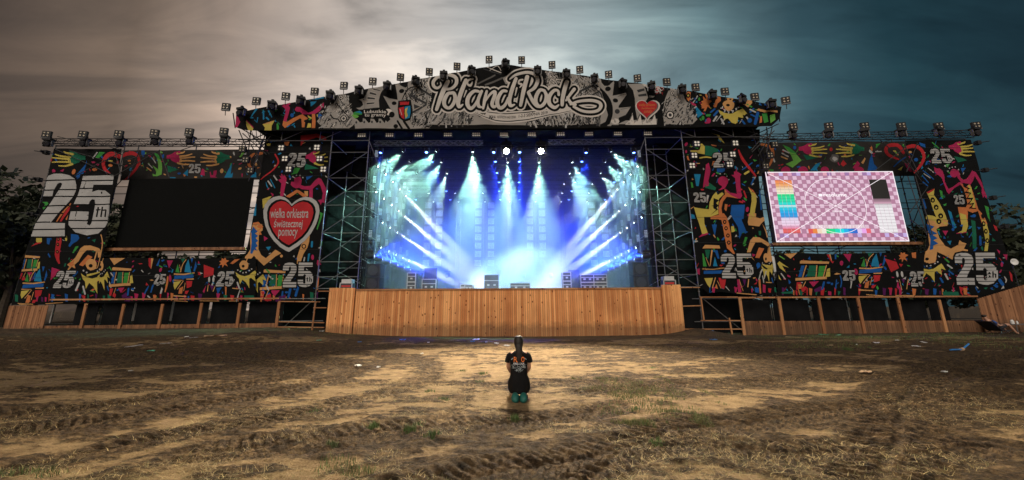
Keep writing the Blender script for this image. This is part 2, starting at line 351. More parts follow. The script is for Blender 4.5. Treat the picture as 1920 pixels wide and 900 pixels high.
        for P, col, lay in L_:
            if len(P) < 3: continue
            T3 = [Vector((p[0], p[1], 0)) for p in P]
            tris = [tuple(t) for t in tessellate_polygon([T3])]; pt = list(P)
            lim = maxe; out = []; st = list(tris)
            while st:
                a, b, c = st.pop(); e = [(math.dist(pt[i], pt[j]), i, j, k) for i, j, k in ((a, b, c), (b, c, a), (c, a, b))]
                m = max(e)
                if m[0] > lim and len(out) < 40000:
                    _, i, j, k = m; pt.append(((pt[i][0] + pt[j][0]) / 2, (pt[i][1] + pt[j][1]) / 2)); n_ = len(pt) - 1
                    st += [(i, n_, k), (n_, j, k)]
                elif lay == 0: out.append((a, b, c))
                else:                                     # trim the print to the edge of the cloth
                    ins = [inside(pt[i], OUT) for i in (a, b, c)]
                    cen = ((pt[a][0] + pt[b][0] + pt[c][0]) / 3, (pt[a][1] + pt[b][1] + pt[c][1]) / 3)
                    if all(ins): out.append((a, b, c))
                    elif m[0] > .07 and (any(ins) or inside(cen, OUT) or m[0] > .25):
                        _, i, j, k = m; pt.append(((pt[i][0] + pt[j][0]) / 2, (pt[i][1] + pt[j][1]) / 2)); n_ = len(pt) - 1
                        st += [(i, n_, k), (n_, j, k)]
                    elif inside(cen, OUT): out.append((a, b, c))
            o = len(V)
            for x, z in pt: V.append((x, s.Y + wob(x, z, s.amp) - s.off * lay, z))
            for a, b, c in out:
                # face towards -Y
                (ax, az), (bx, bz), (cx, cz) = pt[a], pt[b], pt[c]
                if (bx - ax) * (cz - az) - (bz - az) * (cx - ax) < 0: b, c = c, b
                F.append((a + o, b + o, c + o)); MI.append(INKS.index(col))
        me = bpy.data.meshes.new(name); me.from_pydata(V, [], F)
        for k in INKS: me.materials.append(INK[k])
        me.polygons.foreach_set('material_index', MI); me.update()
        o = bpy.data.objects.new(name, me); COL.objects.link(o)
        if parent: o.parent = parent
        return o

# ---- repeated motifs of the cloth, given as an affine frame
class AF:
    def __init__(s, x, y, kx, ky, sh=0.0, flip=False): s.x, s.y, s.kx, s.ky, s.sh, s.f = x, y, kx, ky, sh, -1 if flip else 1
    def __call__(s, p): return (s.x + s.f * p[0] * s.kx + s.sh * p[1] * s.ky, s.y + p[1] * s.ky)
def m_table(B, fr):                                   # 0..44 wide, 0..38 high
    B.poly(fr, 't', '7,1 9,-1 47,2 46,6 7,5'); B.poly(fr, 't', '0,33 44,30 44,35 0,38')
    B.poly(fr, 'b', '9,9 14,9 9,31 4,31'); B.poly(fr, 'd', '20,9 29,9 28,30 17,30'); B.poly(fr, 'G', '33,10 42,10 38,30 31,31')
    B.poly(fr, 'y', '44,16 48,14 49,30 42,31'); B.stroke(fr, 't', '16,9 11,31', 1.6); B.stroke(fr, 't', '30,9 29,31', 1.4); B.stroke(fr, 't', '43,9 39,31', 1.4)
    B.poly(fr, 'r', '2,41 9,41 5,55 1,55'); B.poly(fr, 'm', '20,40 33,39 26,50'); B.blob(fr, 'r', 12, 54, 4, 5, jag=.3); B.poly(fr, 'p', '27,55 36,48 37,58 28,60')
    B.stroke(fr, 't', '15,40 11,50', 1.2); B.stroke(fr, 'b', '40,41 38,54', 3); B.blob(fr, 'b', 47, 42, 3, 2)
def m_drum(B, fr):                                    # 0..42 wide
    B.poly(fr, 'G', '9,-4 4,14 12,16'); B.poly(fr, 'd', '14,-18 25,-18 18,-6'); B.poly(fr, 'c', '24,0 30,-14 36,16 22,14'); B.poly(fr, 'b', '34,-18 40,-18 37,-6')
    B.stroke(fr, 't', '25,-13 18,-2 14,14', 1.6); B.stroke(fr, 't', '12,-2 15,14', 1); B.poly(fr, 'b', '44,-10 46,2 42,14 40,12')
    B.poly(fr, 't', '1,17 20,18 42,15 42,17 22,21 1,20'); B.poly(fr, 'b', '2,22 40,19 39,27 1,30'); B.poly(fr, 't', '0,31 20,32 18,33 0,33'); B.poly(fr, 't', '26,29 41,28 40,31 26,31')
    B.poly(fr, 'y', '0,36 16,34 3,53 0,45'); B.stroke(fr, 't', '20,34 9,52', 1.4); B.poly(fr, 'r', '26,34 38,34 36,46 27,50'); B.stroke(fr, 't', '24,38 21,56', 1)
    B.poly(fr, 'o', '13,50 20,46 18,62 11,62'); B.poly(fr, 'r', '24,56 31,55 27,63 23,62'); B.poly(fr, 't', '0,65 26,67 26,69 0,68')
def m_sun(B, fr):                                     # the spiked sun with the bead row
    B.poly(fr, 'y', '0,0 3,3 10,7 18,9 26,7 33,0 37,-3 41,4 44,10 36,7 38,20 30,12 27,14 27,34 21,22 14,16 9,26 7,14 3,10')
    for x, y in ((4, -4), (9, -1), (15, 2), (21, 1), (27, -3), (31, -6)): B.blob(fr, 'w', x, y, 1.5, 1.5, n=7)
    B.blob(fr, 't', 16, -14, 9, 10, -20, jag=.06); B.blob(fr, 'k', 15, -12, 3, 3, layer=2); B.stroke(fr, 't', '20,-20 24,-34', 2)
    for a, b, c_ in (('48,0', '56,6', 'w'), ('43,18', '48,28', 'w'), ('4,22', '8,34', 'w'), ('-3,16', '-8,28', 'w'), ('50,12', '58,18', 'b'), ('36,26', '40,34', 'b'), ('44,-12', '50,-6', 'G'), ('-6,-2', '-12,6', 'b')):
        B.stroke(fr, c_, a + ' ' + b, 3, smooth=False)
def m_hand(B, fr, palm, fing):                        # a hand pointing right, 0..52 wide, 28 high
    B.poly(fr, palm, '0,7 6,6 11,4 15,1 24,-1 26,2 20,5 25,10 26,16 24,22 18,22 10,18 7,14 0,14')
    B.stroke(fr, fing, '20,4 30,2 33,0', [4, 3, 1.6]); B.stroke(fr, fing, '25,9 38,8 47,5', [3.4, 3, 1.6]); B.stroke(fr, fing, '26,13 40,12 52,11', [3.4, 3, 1.8])
    B.stroke(fr, fing, '25,18 38,18 52,19', [3.4, 3, 1.8]); B.stroke(fr, fing, '21,22 32,25 42,25', [4, 3, 2]); B.poly(fr, fing, '22,8 27,8 28,20 22,21 24,14')
def m_star(B, fr, c_='o'): B.poly(fr, c_, '0,2 5,0 4,-6 9,-2 14,-7 14,-1 20,1 14,5 18,12 11,8 7,14 6,8 0,9 4,5')
def m_footer(B, x0, x1, y, seed, k=1.0):
    q = random.Random(seed); x = x0
    while x < x1:
        w = q.uniform(3, 10) * k; c_ = q.choice('rmbopdkkk'); h = q.uniform(8, 16) * k
        if c_ != 'k': B.poly(ID, c_, [(x, y - h), (x + w * .8, y - h * .9), (x + w * q.uniform(.3, .9), y), (x + w * .1, y - 1)], .7)
        x += w * 1.5
def heart(cx, cy, w, h, n=28):
    P = []
    for i in range(n):
        t = 2 * math.pi * i / n
        P.append((cx + w * .5 * math.sin(t) ** 3, cy - h * .5 * (13 * math.cos(t) - 5 * math.cos(2 * t) - 2 * math.cos(3 * t) - math.cos(4 * t)) / 14.5))
    return P
# ================= left wing, left column
YB = 19.3
B = Banner(YB)
fa, fb = FA, FB
B.confetti(ID, (62, 284, 222, 560), 60, seed=3, sz=(2, 5), avoid=((60, 325, 215, 445),), cols='bbcGdmrwo')
m_hand(B, AF(160, 285, -1.15, 1.05), 'd', 'y'); B.blob(fa, 'm', 370, 365, 14, 16); B.blob(fa, 'o', 535, 370, 14, 24, 20); B.blob(fa, 'r', 350, 270, 10, 16)
B.poly(fa, 'b', '590,350 640,290 640,270 600,400 560,430 550,400'); B.poly(fa, 'G', '705,250 745,200 795,205 740,250'); B.stroke(fa, 'w', '690,250 725,205', 9)
B.stroke(fa, 'r', '930,245 850,220 800,250 780,300 800,350 835,385', [34, 40, 38, 34, 30, 20]); B.poly(fa, 'c', '800,360 850,390 860,400 810,395')
B.blob(fa, 'o', 700, 348, 22, 12); B.blob(fa, 'y', 845, 280, 20, 8); B.blob(fa, 'o', 845, 316, 18, 12); B.blob(fa, 'm', 725, 305, 14, 8); B.blob(fa, 'r', 905, 290, 8, 16)
B.poly(fa, 'G', '255,620 300,620 320,640 275,690 262,670 285,640'); B.poly(fa, 'c', '235,600 262,590 250,640')
B.stroke(fa, 'r', '640,668 540,660 500,680 470,720 430,790', [10, 12, 22, 22, 14], layer=2); B.stroke(fa, 'o', '510,640 470,680 430,740 395,790', [12, 16, 14, 10], layer=2.2); B.stroke(fa, 'o', '500,735 480,770', 16, layer=2)
# the tall number, striped, with th
two = '300,440 320,405 370,388 430,385 500,400 545,430 555,480 555,520 530,580 480,640 420,710 340,800 470,805 470,915 175,915 175,850 210,800 260,730 330,640 390,560 430,500 440,470 420,460 400,470 360,530 350,575 255,575 265,520'
B.poly(fa, 'k', '285,440 310,395 370,375 430,372 510,388 560,425 570,480 568,530 545,590 490,655 440,712 375,790 485,792 482,928 160,928 160,845 240,735 320,630 350,590 240,590 250,520', 2.4)
B.poly(fa, 'w', two, 3)
five = '605,402 875,400 872,425 865,480 850,480 700,478 690,540 740,525 800,528 850,565 845,640 835,770 800,830 740,890 640,905 550,880 500,820 500,780 515,700 660,700 650,780 640,810 660,820 680,800 700,720 715,640 712,605 690,602 670,620 660,650 535,650 570,560 590,470'
B.poly(fa, 'k', '585,385 890,385 882,480 868,560 850,770 815,845 750,905 640,922 540,895 485,825 485,775 500,690 530,560 570,470', 2.4)
B.poly(fa, 'w', five, 3)
for x0, y0, x1, y1 in ((180, 445, 560, 438), (180, 525, 560, 520), (180, 580, 540, 578), (180, 660, 500, 655), (180, 725, 450, 722), (180, 795, 340, 795), (150, 858, 480, 855),
                       (560, 443, 880, 443), (560, 510, 880, 508), (540, 580, 880, 578), (520, 648, 860, 645), (500, 700, 660, 700), (490, 782, 850, 782), (490, 850, 800, 846)):
    B.stroke(fa, 'k', [(x0, y0), (x1, y1)], 10, layer=4, smooth=False, cap=False)
B.poly(fa, 'w', '715,652 838,650 822,770 690,770', 4.5)
B.stroke(fa, 'k', '742,668 728,752', 14, layer=5.2, smooth=False, cap=False); B.stroke(fa, 'k', '722,692 762,690', 10, layer=5, smooth=False, cap=False)
B.stroke(fa, 'k', '778,664 766,752', 14, layer=5.2, smooth=False, cap=False); B.stroke(fa, 'k', '812,690 802,752', 14, layer=5.2, smooth=False, cap=False); B.stroke(fa, 'k', '775,695 812,693', 11, layer=5, smooth=False, cap=False)
# lower dancer, beads, sun
B.poly(fb, 'y', '215,70 265,72 262,105 235,120 215,105'); B.poly(fb, 'r', '175,145 215,112 262,108 250,118 210,130'); B.poly(fb, 'b', '140,110 165,75 165,95 150,125'); B.poly(fb, 'b', '305,70 340,70 325,130 305,120')
B.poly(fb, 'r', '395,70 440,70 440,110 415,210 410,250 415,290 400,290 385,260 373,215 385,140')
for y in (85, 128, 190): B.blob(fb, 'k', 412 - (y - 85) * .13, y, 13, 15, layer=2); B.blob(fb, 'o', 412 - (y - 85) * .13, y, 5, 6, layer=2.6)
B.poly(fb, 'b', '515,40 570,45 580,75 560,100 525,120 500,150 490,140 510,100'); B.stroke(fb, 'y', '477,60 477,92', 14, smooth=False)
B.poly(fb, 'G', '545,145 570,140 570,150 530,200 518,198'); B.poly(fb, 'd', '680,90 715,80 705,110')
B.poly(fb, 't', '480,300 545,240 590,160 620,138 670,135 740,160 755,180 745,235 730,238 725,195 690,175 640,175 610,210 575,270 540,300 545,330 520,315 495,345 485,340 500,315')
B.poly(fb, 'o', '485,292 545,250 555,270 540,295 550,330 520,315 495,330 505,310'); B.poly(fb, 'o', '580,300 650,215 682,232 610,312')
B.stroke(fb, 't', '755,30 768,120 735,300 715,330', [8, 9, 7, 5], layer=2)
m_sun(B, AF(152, 512, 1.12, 1.15)); B.poly(fb, 'y', '640,380 825,340 820,345 640,400', .9)
m_table(B, AF(40, 479, .72, .80, -.12)); m_drum(B, AF(42, 515, 1.0, .85, -.10)); B.poly(fb, 'm', '345,320 415,345 330,430'); B.poly(fb, 'm', '60,405 75,420 60,465 45,455')
B.num(107, 508, 37, 32, -8, layer=3); m_footer(B, 28, 186, 566, 5); B.stroke(fb, 't', '66,625 185,632', 6, smooth=False); B.stroke(fb, 't', '290,628 445,618', 6, smooth=False)
banner_L = B.build('cloth_banner', '103,279 229,279 222,330 199,430 190,484 184,568 150,570 95,571 21,572 40,512 60,440 82,360')
tag(banner_L, 'tall black cloth banner with a huge white striped 25th, outer side of the dark screen', 'banner', 'printed cloth banners on the stage wings')

# ================= left wing, strip under the dark screen
B = Banner(YB - .08); f = FD
B.confetti(ID, (190, 488, 470, 558), 46, seed=8, sz=(1.6, 4), cols='bbcmrwG')
m_table(B, AF(204, 502, .95, .95)); m_drum(B, AF(325, 498, .96, .85)); m_drum(B, AF(380, 530, .01, .01)); B.poly(f, 't', '130,170 275,170 175,235')
m_sun(B, AF(180, 512, .58, .95)); m_sun(B, AF(442, 510, 1.0, .9)); B.poly(f, 'r', '1005,230 1100,265 1098,330 1005,352'); B.poly(f, 'm', '668,192 728,192 685,265')
B.poly(f, 'r', '490,170 515,170 510,270 490,240'); B.poly(f, 't', '515,170 538,168 512,272 508,230'); B.poly(f, 'b', '600,165 585,245 562,240')
B.blob(f, 'm', 690, 358, 13, 34); B.blob(f, 'm', 605, 280, 12, 22, 25); B.stroke(f, 'o', '668,345 660,400 640,485', [12, 18, 10]); B.poly(f, 'w', '610,440 620,460 605,505 592,500')
B.stroke(f, 'b', '540,410 525,440 510,490', [10, 16, 10]); B.stroke(f, 'b', '490,430 470,470 455,505', [6, 14, 10]); B.poly(f, 't', '495,375 520,370 540,378 520,382')
m_star(B, AF(410, 488, 1, 1.0)); B.poly(f, 'o', '1260,220 1300,182 1350,178 1285,226')
for x in (1058, 1100): B.blob(f, 'w', x, 370, 10, 27)
B.stroke(f, 't', '1050,425 1045,480', 7); B.stroke(f, 't', '1120,430 1100,480', 7); B.poly(f, 'p', '1070,425 1110,425 1090,480'); B.poly(f, 'b', '1130,450 1180,440 1140,510'); B.poly(f, 'm', '1030,425 1015,500 1000,480')
B.poly(f, 'o', '1205,430 1225,430 1215,560 1200,560 1210,500'); B.stroke(f, 't', '1285,452 1340,458', 8, smooth=False); B.stroke(f, 't', '1250,572 1340,572', 9, smooth=False)
B.stroke(f, 't', '735,570 860,576', 8, smooth=False); B.stroke(f, 't', '980,570 1150,572', 8, smooth=False); B.stroke(f, 'w', '1362,455 1340,520 1325,575', [6, 10, 12], layer=2)
B.num(291, 514, 20, 19, -3, layer=3); B.num(409, 509, 31, 28, -4, layer=3); m_footer(B, 192, 470, 564, 9); B.poly(f, 'd', '1395,520 1480,520 1495,562 1395,562'); B.poly(f, 'p', '280,540 320,525 320,575 270,575')
o = B.build('cloth_banner', '189,484 240,483 320,485 400,484 481,485 479,566 400,567 320,565 250,568 184,568')
tag(o, 'long low strip of black printed cloth with two small 25s under the dark video screen', 'banner', 'printed cloth banners on the stage wings')

# ================= left wing, strip above the dark screen
B = Banner(20.6, .02); f = FC
B.confetti(ID, (236, 284, 490, 330), 34, seed=12, sz=(1.5, 4), cols='bcmwotlG')
for (a, w_) in (('245,330 300,300 370,295 425,330 440,400 400,480 330,560 230,635', [26, 44, 44, 34, 30, 30, 26, 20]),): B.stroke(f, 'r', a, w_)
B.blob(f, 'o', 325, 380, 20, 12); B.blob(f, 'c', 345, 480, 18, 22, 40); B.blob(f, 'r', 285, 440, 22, 10, -25); B.poly(f, 'b', '470,262 505,262 512,310 490,340 470,305')
B.poly(f, 'l', '605,280 660,310 700,400 708,470 700,540 650,560 600,560 595,530 630,545 640,510 590,430 660,480 660,420 640,340'); B.poly(f, 'G', '600,280 650,300 690,370 640,340', 1.4)
B.stroke(f, 'w', '592,350 628,405', 12); B.stroke(f, 'w', '545,415 590,460', 12); B.stroke(f, 't', '530,460 575,495', 14); B.poly(f, 'm', '540,320 565,310 580,335 560,340')
m_hand(B, AF(312, 284, 1.04, .98), 'm', 't'); m_hand(B, AF(431, 284, -1.04, 1.05), 'd', 't'); B.poly(f, 'd', '762,432 905,485 775,515'); B.poly(f, 'c', '955,535 1012,480 1010,560')
B.poly(f, 'm', '1170,470 1195,480 1205,555 1150,545'); B.poly(f, 'm', '1305,495 1340,490 1335,540 1320,560 1345,575 1270,575 1262,540 1300,550'); B.blob(f, 't', 1397, 497, 20, 28, 15)
B.poly(f, 'c', '1425,575 1520,400 1500,540 1530,515 1520,575'); B.poly(f, 'l', '1640,285 1670,285 1625,340 1605,340'); B.stroke(f, 'w', '1585,374 1640,374', 10); B.blob(f, 't', 1613, 473, 22, 13, -20)
B.poly(f, 'm', '1598,420 1640,402 1645,410 1600,428'); B.poly(f, 'm', '1630,530 1645,530 1642,570 1632,570'); B.stroke(f, 'o', '1860,290 1770,310 1720,360 1715,430 1750,470', [30, 36, 36, 32, 22]); B.blob(f, 't', 1795, 422, 14, 18)
B.blob(f, 'b', 712, 330, 15, 28, 10); B.blob(f, 'b', 908, 530, 22, 12); B.stroke(f, 'c', '800,575 860,578', 12); B.poly(f, 'c', '1725,570 1800,500 1800,575'); B.stroke(f, 't', '1090,572 1108,572', 16)
B.num(356, 308, 21, 17, -1, layer=3, box=False, dark='g')
o = B.build('cloth_banner', '232,282 360,281 497,280 488,337 360,337 224,338', base='g')
tag(o, 'grey printed cloth strip with two hands and a small 25, above the dark screen', 'banner', 'printed cloth banners on the stage wings')

# ================= left wing, right column with the heart
B = Banner(YB); f = FE; g = FG
B.confetti(ID, (490, 262, 612, 560), 70, seed=21, sz=(1.6, 4), cols='bbcGmrwtw', avoid=((492, 368, 598, 472),))
B.num(543, 287, 32, 27, -4, layer=3); m_hand(B, AF(573, 284, .80, 1.0), 'm', 'y'); B.poly(f, 'd', '460,300 575,340 455,352'); B.poly(f, 'G', '375,335 420,338 395,385 345,395'); B.poly(f, 'b', '465,410 525,400 470,440')
B.poly(f, 'r', '420,60 560,50 640,80 640,110 560,80 450,110 420,150'); B.poly(f, 'o', '285,120 330,115 320,150 290,150'); B.poly(f, 'y', '130,130 170,130 165,150 140,150')
B.poly(f, 'm', '262,385 280,405 285,392 296,410 305,425 300,470 290,520 280,578 250,580 255,520 262,470 235,440 262,430 245,400 262,410')
B.poly(f, 'm', '370,425 420,410 432,440 425,480 450,490 500,485 540,440 570,418 595,430 635,510 640,560 620,610 632,635 600,625 590,650 580,625 565,610 600,600 608,550 590,490 575,470 545,490 520,510 520,590 490,590 490,520 430,515 410,505 385,510 360,500 340,480 345,455 372,455')
B.poly(f, 'o', '300,578 390,520 415,530 480,575 440,580 395,545 330,590'); B.poly(f, 't', '450,530 480,530 480,570 455,575')
for x, y in ((335, 432), (358, 412), (390, 402), (418, 402), (440, 418)): B.blob(f, 'w', x, y, 6, 6, layer=1, n=7)
B.poly(f, 'y', '98,600 178,572 150,610 100,680'); B.poly(f, 'G', '575,705 610,720 560,860 555,850 585,740'); B.poly(f, 'c', '30,650 48,640 45,740 22,740'); B.poly(f, 'c', '130,450 160,530 135,490'); B.stroke(f, 'w', '200,405 225,440', 12); B.stroke(f, 'w', '150,450 178,490', 12); B.stroke(f, 'c', '170,435 205,505', 8)
B.stroke(f, 'r', '210,225 240,290 200,350 130,400 85,435', [12, 14, 12, 10, 8], layer=1.5)
# yellow zigzag limb, lower half
B.poly(f, 'o', '20,800 60,790 100,830 75,860 90,900 50,900 40,860 10,830')
B.poly(g, 't', '60,0 130,0 135,50 105,70 105,200 130,250 165,275 240,205 290,235 240,260 150,335 115,300 70,255 40,290 45,340 20,360 0,350 -5,300 0,262 20,240 40,200 35,100 45,60')
B.poly(g, 'b', '62,20 95,60 75,75 100,95 80,112 102,135 82,150 100,178 80,190 95,215 70,205 55,240 40,235 48,150 45,60', 1.6)
B.poly(g, 't', '455,165 480,130 520,90 515,140 500,190 470,240 440,330 418,320 420,270'); B.blob(g, 'k', 473, 180, 18, 20, layer=2); B.blob(g, 't', 474, 180, 10, 12, layer=2.6)
B.blob(g, 't', 292, 258, 12, 12); B.poly(g, 'm', '145,95 180,115 150,138'); B.poly(g, 'c', '165,185 205,180 185,215'); B.stroke(g, 'w', '478,270 472,305', 10); B.poly(g, 'c', '505,240 522,235 510,300 500,300')
B.stroke(g, 'c', '537,145 535,182', 16); B.blob(g, 'm', 542, 268, 12, 22); B.poly(g, 'm', '580,290 610,290 590,350 575,320'); B.poly(g, 'o', '578,420 592,420 582,530 572,530'); B.poly(g, 'G', '605,140 622,140 615,175 600,175')
m_sun(B, AF(458, 517, .95, .95)); m_table(B, AF(487, 506, 1.05, 1.0)); B.poly(g, 'm', '210,533 275,533 240,575'); B.poly(g, 'r', '175,570 205,560 210,618 170,618'); B.poly(g, 'o', '122,537 155,540 130,625 122,625'); B.poly(g, 'd', '0,565 70,575 80,610 0,612'); B.poly(g, 'p', '265,590 320,565 320,605 262,612')
B.stroke(g, 'b', '425,500 405,575', 20); B.stroke(g, 'b', '360,520 345,585', 20); B.blob(g, 'b', 395, 522, 10, 9)
B.num(532, 492.5, 55, 46, -2, layer=3)
H = lambda w_, h_: heart(545, 417 + (h_ - 92) * .02, w_, h_)
hp = '555,586 500,572 450,562 400,575'  # traced heart, survey window FE then FG
def hrt(cx, cy, k):
    P = [(0, -34), (6, -40), (14, -45), (24, -48), (35, -46), (44, -40), (49, -32), (51, -22), (49, -8), (45, 5), (38, 20), (28, 33), (16, 44), (5, 51), (0, 54), (-6, 52), (-18, 45), (-30, 34), (-40, 21), (-48, 6), (-52, -9), (-53, -22), (-50, -33), (-44, -41), (-35, -47), (-24, -49), (-13, -46), (-6, -41)]
    return [(cx + x * k + (y * -.05), cy + y * k) for x, y in P]
B.poly(ID, 'w', hrt(546, 417.5, 1.02), 4); B.poly(ID, 'k', hrt(546, 417, .885), 5); B.poly(ID, 'r', hrt(546, 416.5, .80), 6)
B.text('wielka orkiestra', 507.5, 391, 579, 409, 'w', 7, .18, .008); B.text('świątecznej', 514, 411, 569, 431, 'w', 7, .18, .008); B.text('pomocy', 522, 431, 560, 448, 'w', 7, .18, .008)
m_footer(B, 465, 596, 563, 31)
o = B.build('cloth_banner', '500,245 628,245 625,267 612,404 603,490 594,568 540,566 480,567 455,566 459,484 474,409 484,364 490,310')
tag(o, 'tall black cloth banner with a big white edged red heart bearing three lines of writing', 'banner', 'printed cloth banners on the stage wings')

# ================= right wing, inner column
B = Banner(YB); f = FH; g = FI
B.confetti(ID, (1284, 262, 1425, 548), 75, seed=41, sz=(1.8, 4.5), cols='bbcGmrwtG')
B.poly(f, 'y', '340,0 440,20 495,105 440,70 420,20'); B.poly(f, 'y', '130,140 255,110 285,140 285,225 225,215 140,190 140,178 230,180 240,150'); B.stroke(f, 'y', '235,262 300,252 355,258', [14, 16, 10]); B.poly(f, 'd', '285,130 340,140 430,170 420,220 360,240 290,235'); B.poly(f, 'o', '350,122 410,130 410,138 360,136')
B.num(1335, 287, 38, 27, 3, layer=3, box=False); B.poly(f, 'o', '365,340 375,290 395,290 385,335'); B.poly(f, 'b', '415,370 495,370 495,400 470,415 420,410'); B.poly(f, 'o', '575,290 605,285 590,308')
B.poly(f, 'm', '300,330 330,310 345,360 350,400 330,500 345,545 300,560 275,570 285,480 295,400'); B.poly(f, 'd', '295,545 345,520 410,575 400,600 300,570')
B.blob(f, 'm', 480, 505, 55, 52, 20); B.poly(f, 'm', '465,540 520,545 500,580 450,600 430,600 470,570')
B.poly(f, 'm', '565,440 600,435 600,400 618,400 625,340 632,400 680,430 665,450 665,560 670,620 680,660 660,690 610,685 560,650 520,620 500,580 560,625 625,640 618,560 610,470')
B.poly(f, 'o', '497,585 520,615 560,650 640,690 560,672 520,670 480,720 465,790 480,880 520,910 440,910 435,800 445,720 480,660 500,650', 1.3)
B.poly(f, 'o', '350,880 470,850 520,905 350,905')
B.poly(f, 'y', '410,615 425,650 470,620 490,640 440,690 430,780 435,850 350,880 280,880 260,905 210,905 175,780 335,800 345,720 380,650'); B.poly(f, 'k', '385,680 440,705 410,735 435,760 360,760 415,785 430,800 345,865 410,805 380,790', 2)
B.poly(f, 'b', '570,755 705,755 690,905 600,905 560,840'); B.poly(f, 'c', '175,430 248,430 225,555 200,555'); B.poly(f, 'm', '165,310 180,285 205,345 180,362'); B.poly(f, 'G', '140,515 160,520 170,570 150,575'); B.poly(f, 'o', '100,240 115,235 130,285 110,280'); B.blob(f, 'm', 95, 190, 10, 18); B.blob(f, 'm', 95, 112, 14, 22, 30)
B.poly(f, 'y', '745,565 790,600 830,650 835,720 820,800 810,890 750,905 765,800 780,720 780,650'); B.poly(f, 'r', '745,565 800,600 830,645 790,620'); B.stroke(f, 'y', '715,425 755,400', 22); B.stroke(f, 'b', '690,380 790,310', 12); B.stroke(f, 'b', '780,535 810,470', 16); B.stroke(f, 'b', '870,600 885,800', [10, 18]); B.stroke(f, 'r', '700,610 722,680', 16)
B.num(1299, 361, 24, 18, 3, layer=3, box=False); B.poly(f, 'w', '318,645 340,650 320,730 305,725'); B.poly(f, 'o', '500,745 530,750 515,820 495,800'); B.blob(f, 'm', 730, 805, 18, 28, 15); B.stroke(f, 'r', '650,720 680,730', 18)
B.stroke(f, 'r', '650,175 690,260 760,360 830,450', [14, 30, 26, 14], layer=1.5); B.poly(f, 'G', '695,515 725,500 730,510 710,525'); B.poly(f, 'c', '145,850 175,860 190,900 140,900')
for x, y in ((412, 448), (450, 428), (495, 430), (520, 455), (540, 490)): B.blob(f, 'w', x, y, 7, 7, layer=1, n=7)
B.poly(g, 'y', '130,0 270,0 215,30 215,100 245,195 190,210 170,130'); B.poly(g, 'm', '155,240 190,205 252,195 245,210 200,225'); B.poly(g, 'b', '288,112 338,112 318,230'); B.poly(g, 'b', '470,0 590,0 580,70 625,175 580,200 560,255 545,140 500,60')
B.poly(g, 'o', '370,0 410,0 440,40 460,100 480,200 490,340 520,400 505,405 440,345 415,220 400,130', 1.4)
for x, y in ((418, 85), (432, 148), (450, 220), (458, 290)): B.blob(g, 'k', x, y, 18, 22, layer=2); B.blob(g, 'o', x, y, 8, 10, layer=2.6)
B.poly(g, 't', '650,0 730,0 725,40 770,50 815,30 820,65 780,100 760,130 650,120 640,90'); B.poly(g, 't', '790,100 830,170 845,240 835,240 820,180'); B.poly(g, 't', '640,380 670,270 700,235 760,240 850,290 865,310 845,330 780,290 720,290 690,350 670,400 715,475 670,420 640,460')
B.poly(g, 't', '860,320 885,400 885,480 850,480 830,440 845,390'); B.poly(g, 'o', '720,440 755,340 805,350 760,445'); B.poly(g, 'G', '595,310 615,235 642,240 620,300'); B.poly(g, 'y', '485,190 480,130 505,125 515,180'); B.stroke(g, 'w', '450,60 475,30', 18); B.poly(g, 'd', '750,175 775,175 775,220 755,220')
m_table(B, AF(1313, 461, .01, .01)); B.poly(g, 't', '190,350 215,315 365,318 375,348'); B.poly(g, 'G', '190,400 200,400 235,528 198,528'); B.poly(g, 'd', '215,362 270,362 250,450 232,450'); B.poly(g, 'b', '310,365 345,368 365,450 345,450'); B.poly(g, 'c', '300,525 315,430 345,525'); B.stroke(g, 't', '285,370 270,520', [16, 6]); B.stroke(g, 't', '225,440 262,525', 5)
B.poly(g, 't', '190,545 300,550 420,535 420,548 300,560 190,558'); B.poly(g, 'b', '205,570 415,565 395,598 205,602'); B.poly(g, 'y', '212,645 300,640 270,740 240,700'); B.stroke(g, 't', '325,640 295,740', 9); B.poly(g, 'r', '355,638 428,650 412,752 380,740'); B.stroke(g, 't', '345,670 380,745', 5); B.poly(g, 'o', '318,740 335,700 350,750'); B.poly(g, 'm', '545,655 570,660 590,785 555,785'); B.poly(g, 'p', '600,655 635,655 620,720'); B.stroke(g, 't', '565,655 605,770', 6); B.stroke(g, 't', '660,655 650,730', 9); B.poly(g, 'o', '750,652 768,655 780,795 765,798'); B.stroke(g, 't', '825,685 880,688', 9); B.stroke(g, 't', '540,790 640,800 730,808', 8)
m_sun(B, AF(1427, 497, .55, .95)); B.poly(g, 'y', '780,505 890,520 890,590 850,560 830,540'); B.blob(g, 'b', 750, 515, 20, 26); B.blob(g, 'b', 425, 375, 14, 12); B.poly(g, 'm', '140,550 165,545 168,610 145,600'); B.stroke(g, 'w', '770,590 785,560', 14); B.stroke(g, 'w', '805,650 825,580', [8, 14])
B.num(1350, 475.5, 58, 46, 4, layer=3); m_footer(B, 1330, 1452, 549, 43)
o = B.build('cloth_banner', '1281,243 1424,243 1423,330 1432,406 1440,447 1449,495 1456,553 1420,554 1380,551 1350,547 1329,551 1310,534 1297,423 1287,340')
tag(o, 'tall black cloth banner with a red headed dancer, between scaffold tower and pink screen', 'banner', 'printed cloth banners on the stage wings')

